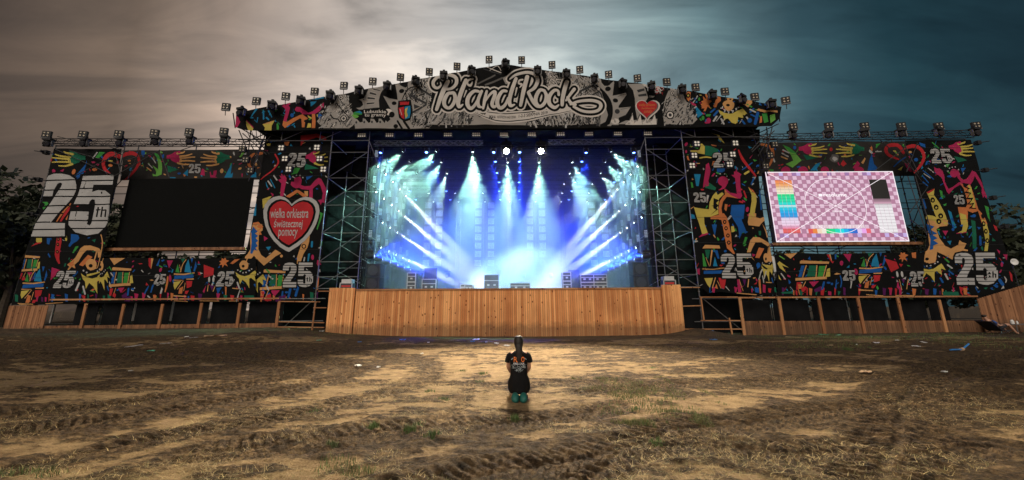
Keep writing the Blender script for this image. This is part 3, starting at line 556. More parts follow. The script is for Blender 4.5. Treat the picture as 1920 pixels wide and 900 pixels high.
# ================= right wing, strip above the lit screen
B = Banner(20.6, .02); f = FV
B.confetti(ID, (1400, 270, 1700, 325), 40, seed=52, sz=(2, 5), cols='bcmwrlGo')
B.stroke(f, 'o', '40,320 150,350 190,430 170,520 130,600', [24, 34, 34, 30, 20]); B.poly(f, 'l', '310,330 380,370 450,430 525,520 420,605 340,560 430,520 400,450'); B.poly(f, 'G', '300,325 380,360 470,440 400,420', 1.4)
for p in ('310,390 380,425', '300,430 370,470', '290,470 360,500'): B.stroke(f, 'w' if p[0] == '3' else 't', p, 16, smooth=False)
m_hand(B, AF(1497, 269, 1.02, .98), 'm', 'y'); m_hand(B, AF(1621, 269, -1.02, .98), 'd', 'y'); B.poly(f, 'd', '545,450 750,480 590,515'); B.blob(f, 's', 925, 490, 55, 45, jag=.25); B.blob(f, 'w', 930, 495, 38, 30, jag=.3, layer=2)
for x, w_ in ((340, 55), (545, 60), (810, 55), (1220, 60)): B.blob(f, 'm', x, 640, w_, 50, n=14)
B.poly(f, 'c', '630,640 700,560 770,535 690,640'); B.poly(f, 'b', '1320,640 1350,500 1375,430 1400,560 1440,600 1430,640'); B.blob(f, 'r', 885, 385, 20, 22); B.blob(f, 'b', 445, 365, 18, 22); B.poly(f, 't', '1245,545 1290,480 1300,500 1270,560'); B.poly(f, 'm', '1140,610 1200,520 1235,560 1190,620'); B.poly(f, 'r', '1000,560 1030,510 1070,560 1030,590'); B.poly(f, 'G', '1425,320 1480,310 1450,345 1425,375')
B.stroke(f, 'r', '1750,430 1700,350 1640,330 1570,345 1545,390 1580,450 1690,505', [30, 40, 44, 42, 38, 34, 20]); B.stroke(f, 'r', '1760,380 1830,335 1900,340 1960,390', [20, 40, 40, 36]); B.blob(f, 'y', 1645, 408, 22, 12); B.blob(f, 't', 1678, 445, 16, 16); B.stroke(f, 'b', '1640,590 1700,530 1775,480', [12, 16, 10]); B.poly(f, 'y', '1680,630 1745,585 1720,640'); B.blob(f, 'm', 1835, 470, 14, 14); B.stroke(f, 'w', '1420,412 1490,408', 12); B.poly(f, 'm', '1760,540 1810,560 1860,660 1800,640')
B.stroke(f, 'o', '-60,340 -20,400 0,470', [16, 30, 16])
o = B.build('cloth_banner', '1394,267 1560,266 1724,265 1736,330 1560,331 1404,331', base='g')
tag(o, 'black printed cloth strip with hands and a red heart, above the pink test screen', 'banner', 'printed cloth banners on the stage wings')

# ================= right wing, strip under the lit screen
B = Banner(YB - .08); f = FL
B.confetti(ID, (1462, 480, 1716, 552), 46, seed=61, sz=(1.6, 4), cols='bbcmrwG')
B.poly(f, 't', '180,152 390,155 290,240'); B.stroke(f, 'l', '155,205 215,245', 12); B.poly(f, 'y', '120,300 150,272 200,310 265,355 180,325 230,420 150,360'); B.stroke(f, 'w', '165,430 212,500', 14); B.poly(f, 'y', '130,445 165,520 135,500'); B.poly(f, 'b', '255,505 290,545 260,570')
m_table(B, AF(1491, 489, 1.32, .98)); B.poly(f, 'r', '740,190 790,185 820,290 790,270'); B.poly(f, 't', '770,185 792,185 812,270 800,260', 1.4); B.poly(f, 'b', '855,170 880,175 875,250 855,245'); B.poly(f, 'm', '968,180 1075,180 1045,285'); B.blob(f, 'm', 945, 297, 22, 32); B.poly(f, 't', '840,440 880,420 935,436 870,448')
B.blob(f, 'm', 1132, 408, 30, 42, -15); B.stroke(f, 'b', '875,510 870,620', [10, 20]); B.stroke(f, 'b', '925,460 940,530 930,605', [14, 16, 14]); B.stroke(f, 'w', '1070,520 1070,560 1060,615', [26, 18, 14], layer=2); B.poly(f, 'm', '1170,560 1205,575 1200,610 1180,600'); B.blob(f, 'b', 820, 565, 16, 16)
m_drum(B, AF(1611, 487, 1.05, .85)); B.poly(f, 'r', '1490,238 1655,280 1690,360 1578,415'); m_star(B, AF(1686, 477, .92, 1.05)); B.poly(f, 'o', '1850,165 1905,155 1905,235 1860,225')
for x in (1665, 1725): B.blob(f, 'w', x, 440, 15, 40, -8)
B.poly(f, 'm', '1650,610 1665,510 1690,640'); B.stroke(f, 't', '1688,510 1712,640', 7); B.stroke(f, 't', '1798,505 1775,630', 8); B.poly(f, 'p', '1715,500 1760,500 1740,560'); B.stroke(f, 't', '1275,702 1475,718', 10, smooth=False); B.stroke(f, 't', '1640,712 1870,715', 9, smooth=False); B.poly(f, 'd', '165,670 300,660 320,690 170,690'); B.poly(f, 'o', '380,570 440,572 430,625 395,630 412,700 400,705 380,620')
B.num(1578, 507, 24, 19, 2, layer=3, box=False); B.num(1704, 509, 30, 28, 3, layer=3); m_footer(B, 1465, 1716, 554, 63)
o = B.build('cloth_banner', '1453,477 1500,474 1560,477 1640,474 1735,473 1732,520 1724,559 1640,556 1540,557 1458,556')
tag(o, 'long low strip of black printed cloth with small 25s under the pink test screen', 'banner', 'printed cloth banners on the stage wings')

# ================= right wing, outer column
B = Banner(YB - .02); f = FJ; g = FK
B.confetti(ID, (1700, 268, 1812, 330), 26, seed=71, sz=(1.8, 4), cols='bbcGmdw'); B.confetti(ID, (1742, 330, 1862, 470), 40, seed=72, sz=(1.8, 4.5), cols='bbcdGd'); B.confetti(ID, (1725, 478, 1890, 550), 50, seed=73, sz=(1.8, 4.5), cols='bbcmrwdr')
B.stroke(f, 'r', '20,160 70,135 130,125 190,160 218,230 195,310 130,390', [24, 34, 36, 30, 28, 26, 18]); B.blob(f, 't', 97, 183, 16, 11); B.blob(f, 'b', 150, 260, 18, 18, 30); B.blob(f, 'm', 90, 232, 13, 13); B.blob(f, 'm', 62, 255, 11, 11)
B.num(1741, 279.5, 38, 27, 5, layer=3); m_hand(B, AF(1777, 266, .97, 1.0, .12), 'm', 'y'); B.poly(f, 'd', '515,230 620,245 660,265 560,290'); B.poly(f, 'G', '425,310 470,308 445,345'); B.poly(f, 'b', '590,345 645,340 610,390'); B.stroke(f, 'G', '300,95 370,150', 12); B.poly(f, 'b', '175,90 230,110 235,145 190,125')
B.stroke(f, 'w', '258,346 315,390', [6, 9]); B.stroke(f, 'w', '222,400 285,442', [6, 9]); B.stroke(f, 'b', '215,370 320,455', 9); B.stroke(f, 'b', '205,420 270,490', 11); B.stroke(f, 'b', '210,485 260,520', 12)
B.poly(f, 'm', '318,335 345,350 375,350 400,370 420,420 425,480 460,555 510,530 560,490 590,482 640,520 610,535 580,510 520,545 465,605 445,580 415,500 395,440 340,400 325,380')
B.blob(f, 'm', 512, 398, 42, 44); B.poly(f, 'm', '540,370 560,360 580,400 590,440 620,460 655,450 690,400 710,365 745,385 780,440 810,490 830,560 860,620 850,645 830,620 815,640 800,590 805,540 770,480 735,420 715,470 690,510 640,520 590,482 550,440')
B.poly(f, 'o', '580,490 630,520 690,510 720,600 745,700 760,770 700,790 660,770 640,740 655,700 640,620 620,550'); B.poly(f, 'y', '670,500 700,540 710,600 730,700 715,750 680,700 670,620', 1.6)
B.poly(f, 'k', '610,490 680,500 650,530 690,545 640,575 700,590 655,640 715,640 670,700 720,690 690,740 735,745 730,755 665,745 700,710 650,705 690,660 640,650 680,600 625,590 665,550 620,530', 2.2)
for x, y in ((450, 378), (465, 350), (495, 340), (530, 335), (568, 360)): B.blob(f, 'w', x, y, 7, 7, layer=1, n=7)
B.num(1785.5, 366, 20, 17, 4, layer=3, box=False)
B.poly(f, 'y', '250,585 335,545 330,610 380,680 440,800 470,905 350,905 330,870 240,850 245,810 320,815 355,830 320,740 290,660'); B.poly(f, 'r', '250,585 335,545 325,565 265,600', 1.6)
for x, y in ((316, 660), (352, 732), (395, 818)): B.blob(f, 'k', x, y, 24, 28, -20, layer=2.2, n=7); B.blob(f, 'y', x, y + 4, 9, 11, layer=2.8)
B.poly(f, 'o', '560,730 650,735 660,790 650,905 600,905 580,820'); B.poly(f, 'y', '580,790 640,810 650,905 600,905', 1.5); B.poly(f, 'o', '745,745 790,790 830,850 850,905 790,905 765,820'); B.blob(f, 'k', 800, 826, 18, 24, -15, layer=2)
B.poly(f, 'c', '465,760 500,780 540,905 510,905'); B.poly(f, 'b', '200,655 225,650 255,745 220,750'); B.poly(f, 'G', '830,715 870,730 885,880 860,830'); B.blob(f, 'b', 715, 820, 16, 16); B.poly(f, 'G', '380,560 405,575 420,650 400,640'); B.poly(f, 'G', '420,705 450,695 450,712 430,720')
B.poly(g, 't', '200,0 300,0 360,10 355,55 300,60 270,80 290,150 330,210 380,230 440,200 450,165 470,180 500,190 480,230 510,240 505,250 470,245 410,270 385,315 340,290 270,255 260,310 255,335 215,345 170,310 165,270 200,240 215,200 205,100')
B.poly(g, 'b', '190,40 255,60 225,85 275,115 240,125 275,150 245,165 280,190 245,205 240,235 215,240 225,160', 1.8); B.blob(g, 'k', 292, 20, 18, 22, -20, layer=2.2); B.blob(g, 'y', 293, 22, 7, 8, layer=2.8)
B.poly(g, 'y', '460,0 505,0 508,60 495,105 430,112 470,90 475,50'); B.stroke(g, 'm', '430,112 500,104', 6); B.poly(g, 'y', '605,0 640,10 665,100 668,170 655,258 628,258 640,170 620,70')
for x, y in ((622, 40), (640, 98), (653, 170)): B.blob(g, 'k', x, y, 14, 20, -10, layer=2.2); B.blob(g, 'y', x, y, 6, 9, layer=2.8)
B.poly(g, 'm', '318,92 362,92 340,130'); B.poly(g, 'c', '350,172 388,168 375,202'); B.blob(g, 'b', 400, 82, 12, 12); B.stroke(g, 'b', '395,0 405,60', 18); B.stroke(g, 'b', '595,140 598,200', 18); B.poly(g, 'r', '705,45 730,60 738,95 720,90'); B.poly(g, 'm', '725,235 748,250 745,275'); B.poly(g, 'm', '770,275 808,275 800,320'); B.blob(g, 'm', 765, 352, 10, 18); B.poly(g, 'r', '825,400 850,430 855,485 840,470')
m_sun(B, AF(1722, 497, 1.1, .95)); B.num(1787, 474, 76, 60, 6, layer=3); B.stroke(g, 'w', '670,258 690,280 685,300', [8, 12, 6]); B.stroke(g, 'w', '785,445 800,470 795,490', [6, 12, 6]); B.stroke(g, 'b', '700,490 735,520', 20); B.stroke(g, 'b', '750,470 775,505', 22); B.poly(g, 'd', '530,10 560,20 570,230 545,230')
B.poly(g, 'r', '440,520 475,530 460,560 475,605 450,570'); B.poly(g, 'r', '495,565 545,600 510,600'); B.poly(g, 'd', '310,560 430,560 440,590 320,598'); B.stroke(g, 't', '190,595 275,597', 8, smooth=False); m_footer(B, 1722, 1880, 553, 77)
o = B.build('cloth_banner', '1698,263 1820,262 1845,345 1868,420 1892,490 1909,547 1895,551 1881,549 1860,555 1837,558 1780,559 1717,560 1727,520 1735,476 1737,442 1733,401 1714,325')
tag(o, 'tall black cloth banner with a dancing figure, outer side of the pink test screen', 'banner', 'printed cloth banners on the stage wings')
# ================= the long gable banner on the roof edge
B = Banner(18.6, .03)
def junk(fr, box, n, seed, cols='kwsSk', ang=(20, 70), l=(20, 90), w=(4, 14), layer=.8):
    q = random.Random(seed)
    for _ in range(int(n * 2.3)):
        x, y = q.uniform(box[0], box[2]), q.uniform(box[1], box[3]); a = R(q.uniform(*ang)); k = q.uniform(*l) / 2
        B.stroke(fr, q.choice(cols), [(x - k * math.cos(a), y + k * math.sin(a)), (x + k * math.cos(a), y - k * math.sin(a))], q.uniform(*w), layer=layer + q.random() * .5, smooth=False, cap=False)
f = FP
B.poly(f, 'm', '190,400 225,420 215,480 250,560 200,640 170,640 185,520'); B.poly(f, 'y', '335,540 380,580 450,650 440,690 370,690 340,620'); B.poly(f, 'm', '335,540 345,530 450,640 450,660', 1.5)
for p, w_ in (('505,365 415,480', [30, 14]), ('525,500 510,570', 14), ('612,400 612,520', 22), ('690,400 735,490', [26, 10]), ('655,500 685,525', 26), ('470,530 495,560', 8)): B.stroke(f, 'c', p, w_, smooth=False)
B.poly(f, 'y', '595,600 700,570 775,540 730,620 725,690 620,690 630,650'); B.poly(f, 'G', '805,590 825,580 845,640 840,680 810,680'); B.poly(f, 't', '595,600 700,560 775,535 700,585', 1.4)
B.poly(f, 'm', '890,270 1020,250 1010,290 985,300 1010,340 985,440 960,520 960,560 905,600 905,540 940,400 930,350 880,310 910,300')
B.poly(f, 'o', '905,540 960,560 1060,500 1150,455 1200,440 1290,510 1200,520 1160,500 1050,570 960,630 930,655 895,610'); B.poly(f, 'm', '1080,370 1110,325 1160,330 1240,380 1290,420 1360,400 1430,340 1535,265 1535,340 1500,360 1470,400 1400,440 1300,445 1200,440 1160,400 1110,400')
B.poly(f, 'o', '1350,440 1400,440 1410,560 1405,660 1350,660 1355,560'); B.poly(f, 'o', '1180,480 1220,470 1290,540 1240,560 1230,640 1190,640'); B.blob(f, 'k', 1265, 545, 45, 22, layer=2); B.poly(f, 'y', '1280,455 1350,500 1345,520 1290,490'); B.poly(f, 'y', '1290,580 1340,590 1340,650 1270,650')
B.blob(f, 'b', 1042, 458, 28, 32); B.poly(f, 'c', '1325,250 1420,245 1390,280 1330,325'); B.poly(f, 'c', '1335,205 1530,170 1535,200 1380,225'); B.poly(f, 'c', '1300,235 1330,225 1325,235'); B.poly(f, 'b', '1430,470 1470,430 1515,470 1480,525 1450,500'); B.poly(f, 'y', '1425,450 1450,450 1450,490 1430,480')
f = FQ
B.poly(f, 'f', '110,735 200,640 260,520 340,480 400,380 430,345 500,340 560,470 580,560 620,620 650,700 640,760 600,800 560,830 200,830'); junk(f, (150, 480, 600, 820), 90, 2, 'ekkSSsw', (25, 75)); junk(f, (380, 360, 560, 600), 40, 3, 'ekSsw', (60, 120), (15, 50))
for x, y, r_ in ((440, 390, 34), (390, 440, 20), (485, 695, 48), (515, 500, 20), (505, 320, 16)):
    B.blob(f, 'k', x, y, r_, r_, layer=2); B.blob(f, 'e', x, y, r_ * .72, r_ * .72, layer=2.5); B.blob(f, 'S', x, y, r_ * .4, r_ * .4, layer=3)
B.stroke(f, 'k', '360,500 380,470 400,500 560,680', 12, layer=2); B.stroke(f, 'k', '300,640 340,690 400,700 430,740', 16, layer=2)
B.poly(f, 'f', '660,545 720,540 760,500 740,450 700,430 770,410 830,300 830,270 900,255 1050,225 1060,250 1000,350 980,440 990,560 880,560 700,570')
for p in ('860,320 950,345 940,375 850,355', '825,390 930,405 925,435 820,425', '810,470 920,468 918,495 808,502', '905,270 1000,290 990,310 900,295'): B.poly(f, 'S', p, 2); B.stroke(f, 'e', p, 5, layer=2.5, smooth=False)
B.stroke(f, 's', '830,290 790,400 780,560', 4, layer=2); B.blob(f, 'k', 768, 430, 10, 8, layer=2)
B.poly(f, 'f', '1040,375 1130,410 1240,425 1230,330 1210,215 1290,200 1330,195 1400,180 1440,150 1700,125 1690,600 1640,700 1600,790 1700,830 1240,830 1170,600 1110,500'); B.poly(f, 'k', '1080,215 1200,205 1228,330 1220,410 1150,400 1060,360', 1.5); B.poly(f, 'k', '1260,190 1390,175 1380,240 1350,260 1290,230', 1.5)
B.blob(f, 'k', 1298, 305, 38, 30, -10, layer=2); B.blob(f, 'k', 1192, 476, 34, 26, -10, layer=2); B.blob(f, 'k', 1160, 635, 40, 42, layer=2); B.blob(f, 'e', 1110, 600, 60, 45, layer=1)
B.stroke(f, 'k', '1300,430 1360,320 1430,260 1560,250', [10, 18, 14, 10], layer=2); junk(f, (1330, 270, 1690, 520), 80, 5, 'kkSSsw', (20, 140), (30, 120)); junk(f, (1430, 560, 1700, 820), 70, 6, 'kSSksw', (10, 70)); junk(f, (1560, 170, 1690, 320), 30, 7, 'ekS', (70, 110), (30, 80))
B.stroke(f, 'S', '1530,260 1710,370', 28, layer=2.2); B.stroke(f, 'S', '1420,370 1640,480', 30, layer=2.2); B.stroke(f, 'S', '1430,620 1640,500', 26, layer=2.2); B.poly(f, 'f', '1430,430 1600,520 1460,590', 2.1); B.poly(f, 'S', '1470,490 1560,525 1475,560', 2.4)
B.poly(f, 'f', '1080,690 1240,640 1290,830 640,830 640,700 690,750 760,740 790,700 830,760 880,740 910,700 950,760 990,740 1010,700 1060,760')
for x in (660, 775, 885, 1000): B.poly(f, 'f', [(x - 20, 690), (x + 10, 700), (x + 90, 790), (x - 25, 800)], 1.6); B.blob(f, 'S', x, 745, 14, 18, layer=2.5)
B.stroke(f, 'k', '1240,730 1300,830', 30, layer=2.5); B.stroke(f, 'k', '1330,730 1400,830', 34, layer=2.5); B.stroke(f, 'w', '1215,720 1280,830', 5, layer=3); B.blob(f, 'k', 1215, 800, 34, 30, layer=2.6); B.poly(f, 'k', '640,640 1100,640 1140,700 1100,740 1040,690 760,690 660,690', 1.4)
B.poly(f, 'G', '575,645 640,600 710,585 745,610 740,650 700,675 640,660'); B.poly(f, 'c', '640,605 710,587 742,608 735,630 690,610', 2); B.poly(f, 'l', '590,640 660,640 700,660 680,680 640,690', 2); B.poly(f, 'k', '760,560 1060,540 1110,600 1060,700 780,700', 2.2)
B.text('Lubuskie', 772, 575, 1082, 622, 'e', 3, 0, .012, fr=f); B.text('tu gramy', 780, 632, 1080, 682, 'e', 3, 0, .012, fr=f)
B.poly(f, 'k', '1250,440 1430,430 1440,520 1450,600 1420,710 1330,735 1260,680 1240,560', 2.6); B.poly(f, 'r', '1265,455 1405,458 1400,500 1270,498', 3); B.poly(f, 'r', '1255,540 1330,525 1335,700 1300,680 1265,620', 3); B.poly(f, 'c', '1340,525 1420,515 1425,600 1410,680 1345,700', 3); B.poly(f, 'y', '1345,560 1385,535 1370,600 1385,650 1355,690 1340,620', 3.4); B.stroke(f, 'w', '1275,560 1300,640', 8, layer=3.6)
# ring of the wheel behind the lettering
f = FN
B.poly(f, 'f', '390,600 520,680 700,650 1000,660 1100,760 1400,800 1523,800 1523,860 100,860 200,780'); junk(f, (120, 640, 1000, 850), 110, 8, 'kSSssw', (30, 110), (30, 110), (5, 22)); B.poly(f, 'f', '330,300 460,260 520,290 470,500 440,560 400,500 420,400'); junk(f, (300, 290, 470, 520), 40, 9, 'ekSs', (20, 160))
B.stroke(f, 's', '1080,330 1300,210', 20, layer=2); B.stroke(f, 's', '1180,340 1400,250', 24, layer=2); B.stroke(f, 'e', '1190,100 1380,180', 12, layer=2); B.stroke(f, 'e', '1230,150 1330,90 1380,150', 8, layer=2); B.stroke(f, 'S', '1150,130 1380,200', 14, layer=1.8); B.blob(f, 'S', 970, 800, 34, 26, layer=2.4); B.poly(f, 'f', '1400,250 1523,180 1523,330 1440,330')
f = FO
B.poly(f, 'f', '-10,700 400,700 800,700 950,650 1290,700 1230,850 900,860 -10,860'); junk(f, (300, 720, 1280, 850), 110, 10, 'kSSSsw', (50, 130), (30, 120), (5, 24)); B.poly(f, 'f', '580,170 700,150 760,300 700,380 590,350'); junk(f, (580, 160, 760, 360), 40, 11, 'ekSs', (0, 180), (20, 80)); B.stroke(f, 'e', '620,330 650,265 720,330 630,345', 9, layer=2); B.stroke(f, 'k', '600,350 650,245 740,340', 5, layer=2)
B.poly(f, 'f', '900,200 1160,260 1290,260 1300,420 1400,800 1280,860 1200,700 1320,640 1280,540 970,520 960,420'); junk(f, (930, 220, 1290, 510), 90, 12, 'kkSSsw', (20, 160), (30, 110)); B.stroke(f, 'S', '990,440 1190,350', 26, layer=2.2); B.stroke(f, 'S', '1090,520 1260,430', 20, layer=2.2); B.stroke(f, 'S', '1200,350 1290,450 1310,530', 20, layer=2.2)
B.stroke(f, 'k', '1230,340 1330,440 1400,560 1420,680 1380,820 1340,870', [16, 34, 48, 54, 52, 50], layer=2.4); B.blob(f, 'e', 1262, 388, 20, 22, layer=3)
B.poly(f, 'f', '1250,260 1310,260 1360,330 1400,345 1465,275 1450,400 1440,480 1523,500 1523,860 1400,860 1440,700 1420,600 1350,450 1290,370', 1.2); B.blob(f, 'k', 1384, 392, 38, 30, -10, layer=2.6)
# --- brush lettering
word = [(FN, '690,385 650,400 740,385 800,320 790,245 690,212 570,235 505,300 510,360 555,385 600,350 595,310', [20, 24, 34, 44, 46, 40, 38, 42, 40, 34, 24, 12]),
    (FN, '690,300 640,400 590,530 545,665', [52, 58, 54, 40]), (FN, '745,445 690,455 645,540 650,610 700,640 750,600 785,520 770,450 735,440', [34, 44, 50, 48, 40, 44, 50, 44, 34]),
    (FN, '925,285 865,430 825,560 840,625 885,600', [50, 56, 56, 46, 20]), (FN, '1015,270 960,285 945,330 985,355 1010,310', [24, 24, 22, 34, 14]), (FN, '930,420 900,500', [22, 10]),
    (FN, '1090,430 1030,430 960,500 945,590 985,650 1040,610 1090,520', [34, 40, 52, 54, 44, 38, 26]), (FN, '1130,425 1085,540 1090,620 1140,640', [36, 42, 44, 20]),
    (FN, '1195,425 1170,540 1150,655', [30, 44, 26]), (FN, '1150,600 1230,480 1295,430 1300,480 1265,590 1290,635 1340,600', [20, 30, 40, 46, 46, 40, 20]),
    (FO, '65,425 10,430 -45,520 -50,600 -10,645 50,600 90,510', [34, 40, 50, 52, 44, 38, 26]), (FO, '190,265 140,400 105,540 120,610 170,600', [44, 50, 50, 46, 20]), (FO, '200,385 180,480', [22, 12]),
    (FO, '275,280 235,290 225,325 265,345 240,380', [24, 24, 22, 30, 12]), (FO, '335,245 290,420 250,610', [52, 54, 40]),
    (FO, '110,268 190,215 320,185 430,215 470,290 430,385 350,440', [16, 34, 38, 42, 48, 44, 26]), (FO, '350,450 410,560 470,620 540,620', [40, 46, 44, 24]),
    (FO, '560,420 500,415 450,500 450,580 500,625 560,580 585,490 560,425', [34, 44, 50, 50, 42, 44, 48, 34]), (FO, '745,470 735,420 680,420 620,500 625,590 690,635 745,600', [36, 30, 42, 52, 52, 44, 18]),
    (FO, '850,305 820,400 795,520 790,600', [52, 54, 50, 40]), (FO, '945,400 890,470 840,540', [44, 36, 24]), (FO, '860,500 900,570 960,600', [34, 40, 34]),
    (FO, '900,590 1000,560 1150,545 1260,570 1290,620 1250,680 1150,695 1040,680 940,625', [30, 34, 38, 42, 46, 40, 36, 34, 30])]
for fr, p, w_ in word:
    for dw, c_, ly in ((100, 'e', 3.2), (60, 'k', 4.2), (0, 'e', 5.2)): B.stroke(fr, c_, p, [v + dw for v in w_], layer=ly)
    B.stroke(fr, 'e', p, [max(2, v * .6) for v in w_], layer=6.0)
sw = [(-320, 690), (-200, 730), (-50, 760), (150, 760), (400, 735), (650, 690), (950, 640)]
for dw, c_, ly in ((120, 'e', 2.6), (90, 'k', 3.0), (70, 'e', 3.1)): B.stroke(FO, c_, sw, [dw * .5, dw * .9, dw * 1.2, dw * 1.25, dw * 1.1, dw * .9, dw * .6], layer=ly)
B.text('FESTIVAL   KOSTRZYN NAD ODRĄ', -160, 742, 190, 786, 'k', 4, .1, .01, fr=FO); B.text('1-2-3 SIERPNIA 2019', 225, 728, 600, 768, 'k', 4, .1, .015, sag=-.12, fr=FO)
# right part: horns, keys and the small heart
f = FT
B.poly(f, 'f', '-10,120 50,130 90,230 160,235 240,180 215,370 400,330 410,360 280,540 470,530 400,640 250,700 190,800 100,800 180,560 150,400 60,260 -10,200', 1.2); B.poly(f, 'k', '50,125 170,150 240,155 150,230 100,230 60,180', 1.6)
B.blob(f, 'k', 148, 272, 38, 32, -15, layer=2.4); B.blob(f, 'k', 255, 437, 38, 30, 10, layer=2.4); B.blob(f, 'S', 280, 592, 36, 34, layer=2.4); B.stroke(f, 'k', '0,230 90,330 170,480 190,620 150,760', [12, 26, 44, 54, 50], layer=2.2)
B.stroke(f, 'k', '290,380 340,360 400,350', 5, layer=2.4); B.stroke(f, 'k', '330,560 400,550 460,540', 5, layer=2.4); B.blob(f, 'e', 250, 730, 60, 40, layer=1.4)
B.poly(f, 'f', '430,205 640,215 680,300 710,400 650,500 560,700 530,560 525,420 500,300', 1.2); B.poly(f, 'S', '550,300 650,275 660,305 570,335', 2.2); B.poly(f, 'S', '565,365 685,345 690,380 580,392', 2.2); B.stroke(f, 'k', '670,240 700,330 725,400', 5, layer=2.4); B.stroke(f, 'e', '660,235 760,270 800,250', 26); B.poly(f, 'f', '730,370 810,375 780,400 730,395'); B.blob(f, 'k', 740, 383, 10, 7, layer=2.2)
B.poly(f, 'e', heart(706, 560, 350, 300), 3); B.poly(f, 's', heart(702, 557, 310, 262), 3.6); B.poly(f, 'r', heart(692, 550, 292, 246), 4.2)
B.text('wielka orkiestra', 580, 485, 810, 525, 'o', 5, .2, .012, fr=f); B.text('świątecznej', 615, 535, 805, 575, 'o', 5, .2, .012, fr=f); B.text('pomocy', 650, 585, 765, 635, 'o', 5, .2, .012, fr=f)
for x in (430, 540, 640, 740): B.poly(f, 'e', [(x + 60, 610), (x + 40, 700), (x - 40, 780), (x + 90, 780)], 1.6); B.stroke(f, 's', [(x + 60, 640), (x + 20, 720)], 10, layer=2.2)
B.poly(f, 'f', '290,770 400,720 840,700 830,780', 1.5); B.blob(f, 'r', 850, 270, 30, 30, jag=.5); junk(f, (810, 240, 930, 340), 20, 14, 'ewr', (0, 180), (10, 50), (4, 8)); B.stroke(f, 'e', '640,220 830,250 900,300', [24, 20, 10])
B.poly(f, 'f', '920,600 950,420 1000,300 1110,280 1200,320 1230,420 1300,520 1360,640 1410,700 1340,770 940,770', 1.2); junk(f, (930, 420, 1380, 760), 120, 15, 'kkSSsw', (30, 80), (30, 120), (5, 20)); junk(f, (1000, 280, 1200, 440), 30, 16, 'ekS', (80, 150), (20, 70))
for x, y, r_ in ((1055, 335, 30), (985, 450, 18), (1025, 640, 60)): B.blob(f, 'k', x, y, r_, r_, layer=2.4); B.blob(f, 'e', x, y, r_ * .75, r_ * .75, layer=2.8); B.blob(f, 'S', x, y, r_ * .4, r_ * .4, layer=3.1)
f = FU
B.poly(f, 'o', '45,175 90,165 110,180 105,250 120,310 185,350 175,370 120,350 60,270'); B.blob(f, 'k', 76, 220, 28, 32, layer=2); B.blob(f, 'y', 76, 220, 13, 15, layer=2.5); B.poly(f, 'm', '100,300 185,345 185,370 130,345', 2); B.poly(f, 'c', '165,380 200,380 250,440 285,480 215,530 190,470')
B.blob(f, 'b', 170, 270, 14, 16); B.blob(f, 'G', 230, 272, 14, 26, 10); B.stroke(f, 'y', '238,213 262,215', 10); m_star(B, AF(1314, 188, 1.05, 1.35)); B.poly(f, 'o', '250,345 300,300 345,300 350,350 400,410 350,370 320,440 290,440 310,400 260,400 280,370'); B.stroke(f, 'o', '335,195 345,260', [34, 18])
B.poly(f, 'o', '430,370 470,270 480,225 535,235 540,290 490,330 470,385 440,385'); B.blob(f, 't', 655, 355, 72, 78, 25); B.poly(f, 't', '620,250 690,245 700,300 640,300'); B.blob(f, 'k', 672, 268, 16, 10, layer=2.2); B.poly(f, 't', '860,350 890,290 965,290 970,330 915,390')
m_sun(B, AF(1347, 206, 1.22, .78)); B.poly(f, 'y', '500,430 560,470 700,470 780,425 890,480 860,500 820,480 840,540 780,520 770,600 740,615 690,600 640,540 600,550 590,510 530,490', 1.2)
for x, y in ((560, 385), (595, 430), (650, 455), (710, 440), (755, 410)): B.blob(f, 'w', x, y, 10, 22, 20, layer=1.6, n=7)
for p in ('535,500 465,585', '590,545 540,620', '830,560 800,610'): B.stroke(f, 'w', p, [14, 6], smooth=False)
B.stroke(f, 'b', '490,440 440,500', 30); B.blob(f, 'm', 360, 575, 30, 42); B.blob(f, 'G', 285, 535, 20, 32); B.poly(f, 'G', '320,490 395,480 380,515 330,515'); B.stroke(f, 'b', '990,410 945,455', 24); B.poly(f, 't', '1030,430 1060,405 1160,430 1330,430 1335,460 1220,450 1150,460'); B.stroke(f, 'b', '1050,470 1020,610', 42); B.blob(f, 'b', 940, 570, 34, 34); B.poly(f, 'o', '1085,520 1110,510 1110,600 1075,610')
B.poly(f, 'G', '1110,480 1180,470 1200,590 1140,610'); B.poly(f, 'l', '1220,500 1290,480 1300,560 1230,610'); B.stroke(f, 'b', '1075,320 1100,355', 14); B.blob(f, 'b', 1155, 350, 12, 14); B.stroke(f, 'G', '810,385 835,390', 10)
B.confetti(ID, (470, 205, 590, 238), 14, seed=90, sz=(2, 4), cols='bcdG'); B.confetti(ID, (1300, 185, 1450, 232), 22, seed=91, sz=(1.5, 3.5), cols='bcGm')
header = B.build('gable_banner', '443,211 540,193 640,176 740,157.5 840,139 941,119.5 1040,134 1159,151.5 1240,163 1320,175 1400,188 1466,200 1462,222 1446,237 1380,238 1200,239.5 960,241.5 720,243 600,244 480,245 455,243 441,238')
tag(header, 'long gable shaped banner with white brush lettering along the front edge of the stage roof', 'banner')
